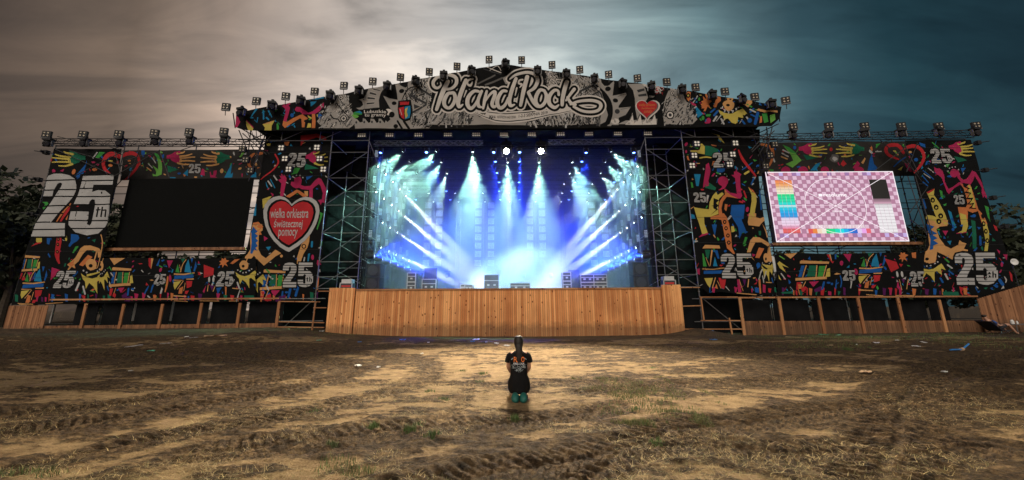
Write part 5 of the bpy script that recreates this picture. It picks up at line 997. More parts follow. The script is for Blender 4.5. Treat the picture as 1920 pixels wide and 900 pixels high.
def make_flood(cells=(2, 2), w=.42, h=.42, lit=None, stem=True, bar=True):
    r = empty('floodlight'); mb = MB(); mb.box((-w / 2, -.05, -h / 2), (w / 2, .07, h / 2)); mb.box((-w * .35, .07, -h * .3), (w * .35, .13, h * .3)); mb.build('housing', M['lampblack'], r)
    for i in range(cells[0]):
        for j in range(cells[1]):
            cx = (i - (cells[0] - 1) / 2) * w * .86 / cells[0]; cz = (j - (cells[1] - 1) / 2) * h * .86 / cells[1]
            mb = MB(); rr = min(w / cells[0], h / cells[1]) * (.34 if lit is M['reflector'] else .22); mb.tube((cx, -.051, cz), (cx, -.062, cz), rr, n=10); mb.build('lens', lit or M['unlit'], r)
    if bar: mb = MB(); mb.box((-w / 2, -.07, -h / 2 - .07), (w / 2, .03, -h / 2 - .015)); mb.build('bracket', M['greyplastic'], r)
    if stem: mb = MB(); mb.tube((0, 0, -h / 2 - .05), (0, .05, -h / 2 - .34), .022, n=6); mb.build('stem', M['blackmetal'], r)
    return r
flood = make_flood(lit=M['unlit'])
FLX = [(424, 200), (481, 189), (536, 180), (590, 171), (645, 160), (699, 152), (751, 144), (805, 134), (857, 124), (917, 111), (978, 112), (1035, 121), (1087, 130), (1141, 139), (1195, 146), (1250, 153), (1304, 163), (1359, 171), (1415, 181), (1473, 188)]
used = [0]
def place(src, loc, label, cat, group, rz=0, first=None, tilt=0):
    if not src.get('used'): o = src; src['used'] = 1
    else: o = copy_tree(src)
    o.location = loc; o.rotation_euler = (tilt, 0, rz); tag(o, label, cat, group); return o
q = random.Random(4)
for i, (x, y) in enumerate(FLX):
    place(flood, at(x, y, 18.55), 'four lens floodlight standing above the gable banner, %s of twenty from the left' % ORD[i], 'floodlight', 'floodlights along the roof edge', rz=R(q.uniform(-8, 8)) + (-(x - 945) / 520) * .25)
for i, (x, y) in enumerate([(88, 252), (156, 252), (223, 251), (290, 249), (355, 247), (420, 246)]):
    place(flood, at(x, y, 19.2), 'four lens floodlight above the left wing truss, %s of six from the left' % ORD[i], 'floodlight', 'floodlights along the wing trusses', rz=R(12))
for i, (x, y) in enumerate([(1487, 237), (1554, 236), (1621, 236), (1690, 236), (1760, 236), (1830, 235)]):
    place(flood, at(x, y, 19.2), 'four lens floodlight above the right wing truss, %s of six from the left' % ORD[i], 'floodlight', 'floodlights along the wing trusses', rz=R(-12))
mh = make_moving_head(M['darklens'], size=1.3)
MHX = [(452, 213), (510, 201), (564, 192), (619, 182), (673, 173), (726, 165), (779, 155), (832, 145), (884, 136), (948, 123), (1008, 136), (1062, 142), (1115, 151), (1168, 160), (1222, 165), (1279, 171), (1336, 181), (1392, 189), (1447, 198)]
for i, (x, y) in enumerate(MHX):
    o = place(mh, at(x, y, 18.25), 'black moving lamp hung on the gable banner edge, %s of nineteen from the left' % ORD[i], 'stage lamp', 'moving lamps along the roof edge', rz=q.uniform(-.5, .5)); aim_parts(o, (q.uniform(-.6, .6), -1, -.35))
for i, (x, y) in enumerate([(90, 270), (159, 270), (226, 269), (291, 267), (357, 266), (421, 264)]):
    o = place(mh, at(x, y, 19.1), 'black moving lamp on the left wing truss, %s of six from the left' % ORD[i], 'stage lamp', 'moving lamps along the wing trusses', rz=q.uniform(-.4, .4)); aim_parts(o, (.5, -1, -.4))
for i, (x, y) in enumerate([(1486, 255), (1553, 254), (1620, 253), (1690, 252), (1760, 251), (1829, 250)]):
    o = place(mh, at(x, y, 19.1), 'black moving lamp on the right wing truss, %s of six from the left' % ORD[i], 'stage lamp', 'moving lamps along the wing trusses', rz=q.uniform(-.4, .4)); aim_parts(o, (-.5, -1, -.4))
# small lamps on arms beside the wings
def arm_lamp():
    r = empty('arm_lamp'); mb = MB(); mb.tube((-.75, 0, .12), (.45, 0, -.06), .028, n=6); mb.build('arm', M['blackmetal'], r)
    mb = MB(); mb.box((-.11, -.1, -.12), (.11, .1, .12)); mb.tube((-.08, -.1, 0), (-.1, -.2, .02), .07, .09, n=8); mb.build('lamp_head', M['lampblack'], r); return r
al = arm_lamp(); nm = ['topmost', 'second from top', 'third from top', 'lowest']
for i, (x, y) in enumerate([(87, 286), (73, 337), (62, 402)]): place(al, at(x, y, 19.3), 'small black lamp on an arm left of the 25th banner, %s' % nm[i], 'lamp', 'arm lamps beside the wings')
for i, (x, y) in enumerate([(1833, 268), (1847, 319), (1862, 371), (1884, 425)]): place(al, at(x, y, 19.3), 'small black lamp on an arm right of the right wing, %s' % nm[i], 'lamp', 'arm lamps beside the wings', rz=math.pi)
# four and eight lens blinders
bl4 = make_flood(lit=M['reflector'], stem=False, bar=False, w=.40, h=.40)
for i, (x, y) in enumerate([(528, 278), (535, 298), (542, 318), (595, 277), (600, 298), (607, 318)]):
    place(bl4, at(x, y, 18.7), 'four lens blinder above the red heart banner, %s of three in the %s row' % (['upper', 'middle', 'lower'][i % 3], 'left' if i < 3 else 'right'), 'blinder light', 'four lens blinders on the towers')
for i, (x, y) in enumerate([(1306, 270), (1301, 292), (1297, 311), (1378, 269), (1373, 290), (1367, 309)]):
    place(bl4, at(x, y, 18.7), 'four lens blinder above the red headed dancer, %s of three in the %s row' % (['upper', 'middle', 'lower'][i % 3], 'left' if i < 3 else 'right'), 'blinder light', 'four lens blinders on the towers')
bl4b = make_flood(lit=M['unlit'], stem=False, bar=False, w=.40, h=.38)
for i, (x, y) in enumerate([(455, 280), (461, 300), (470, 320)]): place(bl4b, at(x, y, 18.9), 'dark four lens blinder over the corner of the left screen, %s of three' % ['upper', 'middle', 'lower'][i], 'blinder light', 'dark blinders at the screen corners')
for i, (x, y) in enumerate([(1452, 271), (1443, 291), (1435, 312)]): place(bl4b, at(x, y, 18.9), 'dark four lens blinder over the corner of the pink screen, %s of three' % ['upper', 'middle', 'lower'][i], 'blinder light', 'dark blinders at the screen corners')
bl8 = make_flood(cells=(4, 2), w=.56, h=.30, lit=M['reflector'], stem=False, bar=False)
for i, x in enumerate([679, 731, 785, 840, 893, 945, 997, 1051, 1104, 1158, 1214]):
    place(bl8, at(x, 254 - i * .3, 19.0), 'eight lens blinder under the gable banner, %s of eleven from the left' % ORD[i], 'blinder light', 'eight lens blinders under the roof')
YT = 19.35
truss(at(702, 269, YT), at(906, 268, YT), 'slim truss under the roof over the left half of the stage', s=.22, step=.3, r=.016)
truss(at(1028, 267, YT), at(1190, 265, YT), 'slim truss under the roof over the right half of the stage', s=.22, step=.3, r=.016)

# ------------------------------------------------------------------ inside the stage
DY = [20.0, 21.3, 22.7, 24.2, 25.7, 27.3]
POS = ['front', 'second', 'third', 'fourth', 'fifth', 'rearmost']
NUMR = ['top', 'second', 'third', 'fourth']
K = 2.6
def spot(parent, loc, target, col, e, ang, blend=.35, soft=.04):
    l = bpy.data.lights.new('beam', 'SPOT'); l.energy = e * K; l.color = col; l.spot_size = R(ang); l.spot_blend = blend; l.shadow_soft_size = soft
    o = bpy.data.objects.new('beam', l); COL.objects.link(o); o.parent = parent
    d = (Vector(target) - Vector(loc)); dn = d.normalized()
    o.location = dn * (.26 if e < 5000 or ang < 50 else .46); o.rotation_mode = 'QUATERNION'; o.rotation_quaternion = d.to_track_quat('-Z', 'Y'); return o
protos = {k: make_moving_head(M[m_], s_) for k, m_, s_ in (('white', 'lens_white', .6), ('blue', 'lens_blue', .9), ('pale', 'lens_pale', 1.3), ('star', 'lens_star', 1.8), ('dim', 'darklens', .6))}
def lamp(kind, loc, target, label, group, col=None, e=0, ang=15, blend=.35):
    o = place(protos[kind], loc, label, 'stage lamp', group); aim_parts(o, Vector(target) - Vector(loc))
    if col: spot(o, loc, target, col, e, ang, blend)
    return o
rowsT = [(282, 282), (302, 299), (323, 320.5), (343, 338), (360, 355), (376, 371)]
# six ceiling trusses
for k, Y in enumerate(DY):
    zk = at(950, rowsT[k][0] - 9, Y).z
    truss((XL - .2, Y, zk), (XR + .2, Y, zk), 'ceiling truss across the stage, %s from the audience' % POS[k], 'ceiling trusses over the stage', s=.30, step=.4, mat='mattblack')
GW = (.42, 1.0, .74); WH = (.86, 1.0, .95); BLU = (.012, .05, 1.0)
TOPW = {0: [(757, -62, 60), (820, -58, 62), (886, 4, 95), (1144, 62, 60)], 1: [(770, -58, 62), (829, -50, 80), (891, -22, 105), (952, 0, 120), (1010.6, 2, 120), (1072, 42, 95), (1133, 62, 70)],
        2: [(783, -52, 70), (839, -34, 95), (897, -14, 100), (952, 0, 130), (1009, 4, 120), (1067, 40, 100), (1124.5, 60, 80)],
        3: [(952, 0, 120), (1006, -24, 90), (1059, -52, 90), (1112, -66, 90)], 4: [(804, 6, 70), (853, 8, 80), (905, 4, 90), (954, 0, 110), (1005, -12, 90), (1055, -30, 90), (1105, -50, 90)],
        5: [(812.6, 6, 60), (859.5, 10, 70), (908.6, 4, 80), (955.5, 0, 110), (1004, -6, 90), (1053, -16, 90), (1101, -26, 90)]}
ANG = [42, 39, 35, 18, 12, 11]; EN = [2800, 2700, 2200, 1600, 1500, 1500]
side_word = lambda x: 'left' if x < 960 else 'right'
for k in range(6):
    Y = DY[k]
    for i, (x, dx, dy) in enumerate(TOPW[k]):
        y = rowsT[k][0]; p = at(x, y, Y); t = at(x + dx, y + dy, Y + .35)
        lamp('white', p, t, 'white beam lamp on the %s ceiling truss, %s from the left' % (POS[k], ORD[i]), 'white beam lamps on the ceiling trusses', GW if k < 2 else (WH if k > 2 else (.55, 1, .80)), EN[k], ANG[k], .2 if k < 3 else .5)
# two dazzling lamps that look straight out over the field
for i, x in enumerate((949.5, 1014)):
    p = at(x, 281, 20.0)
    lamp('star', p, (p.x * .5 + .2, 6.5, 0), 'dazzling lamp facing the field at the top centre of the stage, %s of two' % ('left' if i == 0 else 'right'), 'two dazzling lamps', (1, .85, .63), 9500, 62, 1.0)
BX = {0: [714, 800, 926, 974, 1099, 1188], 1: [730, 810, 929, 973.5, 1091, 1174], 2: [746, 821, 932, 974.6, 1085, 1163], 3: [936, 973, 1078, 1151], 4: [768, 836.5, 936, 973, 1072, 1141], 5: [780, 844, 938, 974, 1067, 1134]}
for k in range(6):
    for i, x in enumerate(BX[k]):
        p = at(x, rowsT[k][1], DY[k]); t = (p.x + (.4 if i % 2 else -.4), DY[k] + .6 if (k or i not in (1, 2, 3)) else DY[k] - 2.6, 1.0)
        lamp('blue', p, t, 'blue wash lamp under the %s ceiling truss, %s from the left' % (POS[k], ORD[i]), 'blue wash lamps on the ceiling trusses', BLU, 3000 if k else 2600, 17, .8)
# side ladders with four rows of beams, strobe panels and a row of blue lamps
def strobe():
    r = empty('strobe_panel'); mb = MB(); mb.box((-.10, -.04, -.26), (.10, .04, .26)); mb.build('housing', M['lampblack'], r)
    mb = MB()
    for i in range(2):
        for j in range(5): mb.box((-.085 + i * .09, -.055, -.22 + j * .092), (-.005 + i * .09, -.041, -.16 + j * .092))
    mb.build('led_cells', M['led_dim'], r); return r
sp = strobe()
for s, X0, xb in ((-1, 702, 695), (1, 1203, 1209)):
    sw_ = 'left' if s < 0 else 'right'
    zr_ = [at(X0, y, 20.0).z for y in (310, 358, 406, 456)]; zp = [at(xb, y, 20.0).z for y in (288, 336, 386, 438)]; zbl = at(X0, 480, 20.0).z
    Xw = at(X0, 380, 20.0).x; Xp = Xw + s * .0
    for k, Y in enumerate(DY):
        t_ = truss((Xw + s * .45, Y + .1, zt), (Xw + s * .45, Y + .1, 11.2), '%s ladder truss of the %s side of the stage' % (POS[k], sw_), 'upright ladder trusses at the stage sides', s=.26, step=.42, r=.018, mat='mattblack')
        for j in range(4):
            p = Vector((Xw, Y, zr_[j])); px0 = X0 + (965 - X0) * (1 - 20.0 / Y); py0 = {0: 310, 1: 358, 2: 406, 3: 456}[j]; py0 = py0 + (576 - py0) * (1 - 20.0 / Y)
            tt = .62; tx, ty = px0 + (965 - px0) * tt, py0 + (584 - py0) * tt
            t = at(tx, ty, Y - .2); on = not (j == 2 and k == 0 and s < 0) and not (j == 3 and k == 0)
            lamp('white' if on else 'dim', p, t, 'beam lamp in the %s row of the %s ladder, %s side of the stage' % (NUMR[j], POS[k], sw_), 'side beam lamps', (.85, 1, .92) if on and j < 2 else ((.82, .93, 1) if on else None), 3300 + 430 * k, [6, 7, 8, 9.5, 11, 13][k], .7)
            o = place(sp, (Xp + s * .12, Y + .05, zp[j] + .0), 'white strobe panel in the %s row of the %s ladder, %s side of the stage' % (NUMR[j], POS[k], sw_), 'strobe panel', 'strobe panels at the stage sides', rz=s * R(-20))
        lamp('pale', (Xw, Y, zbl), (Xw - s * 3, Y + 1, zbl + .6), 'blue lamp at the foot of the %s ladder, %s side of the stage' % (POS[k], sw_), 'blue lamps low at the stage sides', BLU, 3600, 85, 1)
# rear pillars of square led grids
def grid_panel():
    r = empty('led_grid_panel'); mb = MB(); mb.box((-.30, -.02, -.28), (.30, .06, .28)); mb.build('housing', M['lampblack'], r); mb = MB()
    for i in range(5):
        for j in range(5): mb.box((-.27 + i * .11, -.035, -.25 + j * .104), (-.20 + i * .11, -.021, -.18 + j * .104))
    mb.build('led_cells', M['led_grid'], r); return r
gp = grid_panel(); YG = 28.3
for c_, (xa, xb) in enumerate([(801.5, 823), (897, 921), (994, 1017.5), (1112, 1135)]):
    xm = (at(xa, 440, YG).x + at(xb, 440, YG).x) / 2
    truss((xm, YG + .1, zt), (xm, YG + .1, at(xa, 378, YG).z), 'rear pillar truss between led grids, %s from the left' % ORD[c_], 'rear pillar trusses', s=.28, step=.5, mat='mattblack')
    for j, y in enumerate([385, 400, 415, 430, 445, 460.5, 476, 493]):
        for e, x in enumerate((xa, xb)):
            place(gp, (at(x, 440, YG).x, YG, at(x, y, YG).z), 'square led grid in row %s of the %s rear pillar, %s side' % (['one', 'two', 'three', 'four', 'five', 'six', 'seven', 'eight'][j], ORD[c_], 'left' if e == 0 else 'right'), 'led panel', 'led grids on the rear pillars')
for i, x in enumerate((859.5, 956, 1055)):
    p = at(x, 440, YG); truss((p.x, YG - .2, zt), (p.x, YG - .2, at(x, 378, YG).z), 'narrow bare rear truss between the led pillars, %s of three' % ORD[i], 'narrow rear trusses', s=.36, step=.5, mat='mattblack')
# lamps standing on the deck
for i, (x, y) in enumerate([(789, 516), (839, 516), (934, 515), (982, 516), (1033, 516)]):
    p = at(x, y, 26); p.z = max(p.z, zt + .35); lamp('pale', p, (p.x, 30, p.z + 3.2), 'pale lamp standing on the stage floor, %s of five from the left' % ORD[i], 'lamps on the stage floor', (.7, .8, 1), 260, 70, 1)

# smoke in the stage box: thin overhead, thick low in the middle
def smoke():
    m = bpy.data.materials.new('stage_smoke'); m.use_nodes = True; nt = m.node_tree; nt.nodes.remove(nt.nodes['Principled BSDF'])
    pv = N(nt, 'ShaderNodeVolumePrincipled'); L(nt, pv.outputs[0], nt.nodes['Material Output'].inputs['Volume']); pv.inputs['Color'].default_value = (.96, .97, 1, 1)
    pv.inputs['Density'].default_value = .055; pv.inputs['Anisotropy'].default_value = .3
    mb = MB(); mb.box((XL + .02, 19.62, zt + .01), (XR - .02, 28.85, SOF - .06)); o = mb.build('smoke', m); tag(o, 'thin bluish smoke filling the lit stage', 'smoke', kind='stuff')
    m2 = bpy.data.materials.new('thick_low_smoke'); m2.use_nodes = True; nt = m2.node_tree; nt.nodes.remove(nt.nodes['Principled BSDF'])
    pv = N(nt, 'ShaderNodeVolumePrincipled'); L(nt, pv.outputs[0], nt.nodes['Material Output'].inputs['Volume']); pv.inputs['Color'].default_value = (.97, .97, 1, 1)
    t = N(nt, 'ShaderNodeTexCoord'); s = N(nt, 'ShaderNodeSeparateXYZ'); L(nt, t.outputs['Object'], s.inputs[0])
    nz = N(nt, 'ShaderNodeTexNoise'); L(nt, t.outputs['Object'], nz.inputs['Vector']); nz.inputs['Scale'].default_value = .55; nz.inputs['Detail'].default_value = 2
    # falls off from a centre low on the deck
    ex = math_node(nt, 'POWER', math_node(nt, 'DIVIDE', math_node(nt, 'ADD', s.outputs[0], math_node(nt, 'MULTIPLY', s.outputs[2], -.25)), 4.2), 2)
    ez = math_node(nt, 'POWER', math_node(nt, 'DIVIDE', s.outputs[2], 3.4), 2); ey = math_node(nt, 'POWER', math_node(nt, 'DIVIDE', s.outputs[1], 3.6), 2)
    rr = math_node(nt, 'ADD', math_node(nt, 'ADD', ex, ez), ey); rr = math_node(nt, 'ADD', rr, math_node(nt, 'MULTIPLY', math_node(nt, 'SUBTRACT', nz.outputs[0], .5), .9))
    d = math_node(nt, 'MULTIPLY', math_node(nt, 'MAXIMUM', math_node(nt, 'SUBTRACT', 1.0, rr), 0), .42); L(nt, d, pv.inputs['Density'])
    mb = MB(); mb.box((-6, -3.9, .02), (6.6, 3.9, 4.6)); o = mb.build('low_smoke', m2, loc=(.35, 24.0, zt)); tag(o, 'thick white smoke bank low in the middle of the stage', 'smoke', kind='stuff')
smoke()

# ------------------------------------------------------------------ video screens
def screen_frame(tl, br, Y, label, ledge):
    r = empty('video_screen', (0, Y, 0)); tag(r, label, 'video screen')
    a = at(*tl, Y); b = at(*br, Y); inv = Matrix.Translation((0, -Y, 0))
    mb = MB(); mb.box((a.x, Y, b.z), (b.x, Y + .22, a.z)); o = mb.build('cabinet', M['blackvinyl']); o.parent = r; o.matrix_parent_inverse = inv
    c = at(*ledge[0], Y - .1); d = at(*ledge[1], Y - .1); mb = MB(); mb.box((c.x, Y - .25, d.z - .1), (d.x, Y + .3, d.z + .06)); o = mb.build('ledge', M['pine_dim']); o.parent = r; o.matrix_parent_inverse = inv
    return r, a, b, inv
r_, a, b, inv = screen_frame((243, 336), (452, 462), 19.9, 'large blank dark video screen of the left wing', ((188, 466), (463, 466)))
a.x = at(230, 400, 19.9).x; b.x = at(466, 400, 19.9).x
mb = MB(); mb.box((a.x - .02, 19.86, b.z + .0), (b.x + .02, 19.9, a.z)); o = mb.build('screen_face', M['offscreen']); o.parent = r_; o.matrix_parent_inverse = inv
Ys_ = 19.9
r_, a, b, inv = screen_frame((1434, 323), (1704, 452.5), Ys_, 'large lit video screen of the right wing showing a pink checked test pattern', ((1446, 456), (1727, 456)))
def test_card():
    V = []; F = []; Cc = []
    W_, H_ = b.x - a.x, a.z - b.z
    def P(u, v, l): return (a.x + u * W_, Ys_ - .012 - l * .004, a.z - v * H_)
    def quad(pp, col, l):
        o = len(V); V.extend(P(u, v, l) for u, v in pp); F.append(tuple(range(o, o + len(pp)))); Cc.append(col)
    def rect(u0, v0, u1, v1, col, l): quad([(u0, v1), (u1, v1), (u1, v0), (u0, v0)], col, l)
    def line(p, q_, w, col, l):
        ax, ay = p[0] * W_, p[1] * H_; bx, by = q_[0] * W_, q_[1] * H_; dx, dy = bx - ax, by - ay; n_ = math.hypot(dx, dy); nx, ny = -dy / n_ * w / 2, dx / n_ * w / 2
        quad([((ax + nx) / W_, (ay + ny) / H_), ((bx + nx) / W_, (by + ny) / H_), ((bx - nx) / W_, (by - ny) / H_), ((ax - nx) / W_, (ay - ny) / H_)], col, l)
    rect(0, 0, 1, 1, (.42, .20, .30), 0); nc, nr = 29, 17; q = random.Random(2)
    for i in range(nc):
        for j in range(nr):
            l_ = (i + j) % 2; c0 = (.86, .58, .74) if l_ else (.52, .235, .37)
            if j == 0 or j == nr - 2: c0 = tuple(np.array(c0) * np.array(q.choice([(1, .72, .7), (1, 1, 1), (.75, .85, 1.2), (.95, .7, .8)])))
            g = .04; rect((i + g) / nc, (j + g) / nr, (i + 1 - g) / nc, (j + 1 - g) / nr, c0, 1)
    stops = [(0, (1, .22, .06)), (.1, (1, .45, .15)), (.18, (1, .85, .6)), (.26, (1, .95, .75)), (.27, (.01, .85, .28)), (.4, (0, .85, .45)), (.47, (0, .85, .85)), (.50, (.6, 1, 1)), (.53, (0, .75, .9)), (.62, (0, .45, .95)), (.70, (.02, .35, .85)), (.73, (.95, .8, 1)), (.84, (1, .75, .95)), (.9, (.9, .3, .5)), (.93, (.9, .15, .15)), (1, (.9, .12, .12))]
    def g_(t):
        for (p0, c0), (p1, c1) in zip(stops[:-1], stops[1:]):
            if p0 <= t <= p1: k = (t - p0) / (p1 - p0 + 1e-9); return tuple(x * (1 - k) + y * k for x, y in zip(c0, c1))
        return stops[-1][1]
    for i in range(52):
        v0, v1 = .12 + .76 * i / 52, .12 + .76 * (i + 1) / 52; c0 = g_((i + .5) / 52); k = .8 if i % 3 == 0 else 1
        for j in range(4): rect(.065 + .033 * j + .001, v0, .065 + .033 * (j + 1) - .001, v1, tuple(x * k for x in c0), 2)
        t = (i + .5) / 52; c1 = (0, 0, 0) if t < .36 else (tuple(x * (t - .34) / .12 for x in (.75, .42, .56)) if t < .46 else tuple(.6 + .4 * min(1, (t - .46) / .08) * x for x in (1, .9, .97)))
        for j in range(4): rect(.80 + .0335 * j + (.0008 if t >= .46 else 0), v0, .80 + .0335 * (j + 1) - (.0008 if t >= .46 else 0), v1, tuple(x * k for x in c1), 2)
    sw_ = [(.85, .1, .1), (.95, .28, .06), (1, .8, .6), (1, .95, .8), (.02, .75, .2), (.0, .8, .3), (0, .85, .6), (.0, .85, .9), (0, .5, .95), (.0, .25, .8), (.02, .15, .7), (.9, .7, 1), (.95, .45, .95), (.9, .15, .2)]
    for i, c0 in enumerate(sw_): rect(.257 + .473 * i / 14, .82, .257 + .473 * (i + 1) / 14, .885, c0, 2)
    for i in range(40): rect(.29 + .4 * i / 40, .765, .29 + .4 * (i + .75) / 40, .815, (1, .9, .92) if i % 2 else (1, .75, .85), 2)
    Wt = (1.25, 1.15, 1.2)
    line((0, 0), (1, 1), .03, Wt, 3); line((0, 1), (1, 0), .03, Wt, 4); line((0, .49), (1, .49), .025, (1, .8, .9), 3); line((.5, 0), (.5, 1), .025, (1, .8, .9), 3)
    for p, q_ in (((0, .004), (1, .004)), ((0, .996), (1, .996)), ((.003, 0), (.003, 1)), ((.997, 0), (.997, 1))): line(p, q_, .05, Wt, 5)
    for i in range(64):
        t0, t1 = 2 * math.pi * i / 64, 2 * math.pi * (i + 1) / 64; line((.5 + .232 * math.cos(t0), .49 + .395 * math.sin(t0)), (.5 + .232 * math.cos(t1), .49 + .395 * math.sin(t1)), .028, Wt, 5 + i % 2 * .3)
    def txt(s_, u0, v0, u1, v1, l):
        cu = bpy.data.curves.new('t', 'FONT'); cu.body = s_; cu.offset = .02; o = bpy.data.objects.new('t', cu); COL.objects.link(o); me = bpy.data.meshes.new_from_object(o.evaluated_get(bpy.context.evaluated_depsgraph_get())); bpy.data.objects.remove(o)
        Vv = np.array([v.co[:2] for v in me.vertices]); lo, hi = Vv.min(0), Vv.max(0)
        for p in me.polygons: quad([(u0 + (Vv[i][0] - lo[0]) / (hi[0] - lo[0]) * (u1 - u0), v1 - (Vv[i][1] - lo[1]) / (hi[1] - lo[1]) * (v1 - v0)) for i in p.vertices], Wt, l)
        bpy.data.meshes.remove(me)
    rect(.383, .325, .412, .36, Wt, 6); txt('resolume', .42, .315, .60, .365, 6); txt('1920 x 1080', .465, .565, .54, .59, 6)
    me = bpy.data.meshes.new('test_card'); me.from_pydata(V, [], F); ca = me.color_attributes.new('Col', 'FLOAT_COLOR', 'CORNER')
    arr = []
    for f_, c0 in zip(me.polygons, Cc): arr += [(*c0, 1)] * f_.loop_total
    ca.data.foreach_set('color', np.array(arr, np.float32).ravel())
    m = bpy.data.materials.new('lit_screen_pixels'); m.use_nodes = True; nt = m.node_tree; bs = nt.nodes['Principled BSDF']; at_ = N(nt, 'ShaderNodeAttribute', attribute_name='Col')
    L(nt, at_.outputs['Color'], bs.inputs['Emission Color']); bs.inputs['Emission Strength'].default_value = .84; bs.inputs['Base Color'].default_value = (.02, .02, .02, 1); bs.inputs['Roughness'].default_value = .6
    me.materials.append(m); o = bpy.data.objects.new('screen_face', me); COL.objects.link(o); o.parent = r_; o.matrix_parent_inverse = inv
test_card()

# ------------------------------------------------------------------ things on the deck
def flight_case(w, d, h, name='flight_case', front='case', handles=2):
    r = empty(name); mb = MB(); mb.box((-w / 2, -d / 2, 0), (w / 2, d / 2, h)); mb.build('body', M[front], r)
    mb = MB(); e = .022
    for x in (-w / 2, w / 2):
        mb.box((x - e, -d / 2 - .012, -.002), (x + e, -d / 2 + .03, h + .012))
    for z in (0, h * .62, h): mb.box((-w / 2 - .012, -d / 2 - .015, z - e), (w / 2 + .012, -d / 2 + .02, z + e))
    mb.build('metal_edging', M['caseedge'], r)
    for i in range(handles):
        x = (i - (handles - 1) / 2) * w * .42; mb = MB(); mb.box((x - .07, -d / 2 - .02, h * .28), (x + .07, -d / 2 - .001, h * .28 + .1)); mb.build('handle', M['caseedge'], r)
    return r
fc = flight_case(.80, .6, .46); fct = flight_case(.5, .55, .55, handles=1)
def onfloor(src, px, py, Y, label, dz=0, cat='flight case', group='flight cases on the stage'):
    p = at(px, py, Y); return place(src, (p.x, Y, zt - .02 + dz), label, cat, group)
yc = 21.6
x0 = 1099.5
for i in range(2):
    for j in range(2): onfloor(fc, 1099 + i * 24, 520, yc, 'dark flight case in the block of four right of the smoke, %s %s' % ('upper' if j else 'lower', 'right' if i else 'left'), dz=j * .49)
for j in range(2): onfloor(fct, 1061.5, 520, yc, 'narrow flight case with metal edging beside the pale panel, %s of two' % ('upper' if j else 'lower'), dz=j * .57)
for j in range(2): onfloor(fct, 774, 520, yc, 'small flight case alone at the left of the stage, %s of two' % ('upper' if j else 'lower'), dz=j * .57)
r = flight_case(.86, .6, .72); r['used'] = 0; o = onfloor(r, 807, 520, yc, 'tall flight case standing under an open lid at stage left'); mb = MB(); mb.box((-.40, .0, .74), (.40, .05, 1.45)); mb.build('lid', M['case'], o)
mb = MB(); mb.box((-.36, -.05, 0), (.36, .05, 1.35)); o = mb.build('equipment_panel', M['greyplastic']); p = at(1076, 515, 22.2); o.location = (p.x, 22.2, zt - .02); tag(o, 'tall pale panel standing behind the narrow flight cases', 'panel')
for i, (x, w_, h_) in enumerate([(869, .26, .35), (880, .5, .33), (922, .9, .95), (975, 1.2, .42)]):
    r = flight_case(w_, .5, h_, front='greyplastic'); onfloor(r, x, 520, 21.2, 'pale equipment case lost in the smoke, %s of four from the left' % ORD[i])
def speaker_stack(x, Y, label):
    r = empty('speaker_stack', (x, Y, zt - .02)); tag(r, label, 'loudspeaker stack')
    for i in range(2):
        mb = MB(); mb.box((-.45, -.35, i * .8), (.45, .35, i * .8 + .77)); c_ = mb.build('cabinet', M['lampblack'], r)
        mb = MB(); mb.tube((0, -.36, i * .8 + .38), (0, -.352, i * .8 + .38), .3, n=20); g_ = mb.build('grille', M['blackmetal'], c_)
        for x_ in (-.41, .41): mb = MB(); mb.box((x_ - .03, -.365, i * .8 + .03), (x_ + .03, -.351, i * .8 + .74)); mb.build('edge_trim', M['blackmetal'], c_)
speaker_stack(at(703, 510, 20.6).x, 20.6, 'black loudspeaker stack at the left side of the stage opening'); speaker_stack(at(1197, 510, 20.6).x, 20.6, 'black loudspeaker stack at the right side of the stage opening')
def amp_rack(px, label):
    p = at(px, 541, 19.4); r = empty('amplifier_rack', (p.x, 19.45, zt + (.06 if px > 900 else 0))); tag(r, label, 'amplifier rack')
    mb = MB(); mb.box((-.33, -.22, 0), (.33, .22, .34)); mb.build('body', M['case'], r); mb = MB()
    for x_ in (-.33, .33): mb.box((x_ - .02, -.24, 0), (x_ + .02, -.2, .36))
    for z_ in (0, .34): mb.box((-.35, -.24, z_ - .02), (.35, -.2, z_ + .02))
    mb.build('metal_edging', M['caseedge'], r); mb = MB(); mb.box((-.25, -.232, .12), (.25, -.222, .22)); mb.build('front_panel', M['red'], r)
    mb = MB(); mb.box((-.28, -.2, .36), (.28, .2, .56)); mb.box((-.26, -.22, .40), (.26, -.2, .44)); mb.build('upper_unit', M['caseedge'], r)
amp_rack(651, 'small amplifier rack with a red panel on the boarding left of the stage'); amp_rack(1254, 'small amplifier rack with a red panel on the boarding right of the stage')
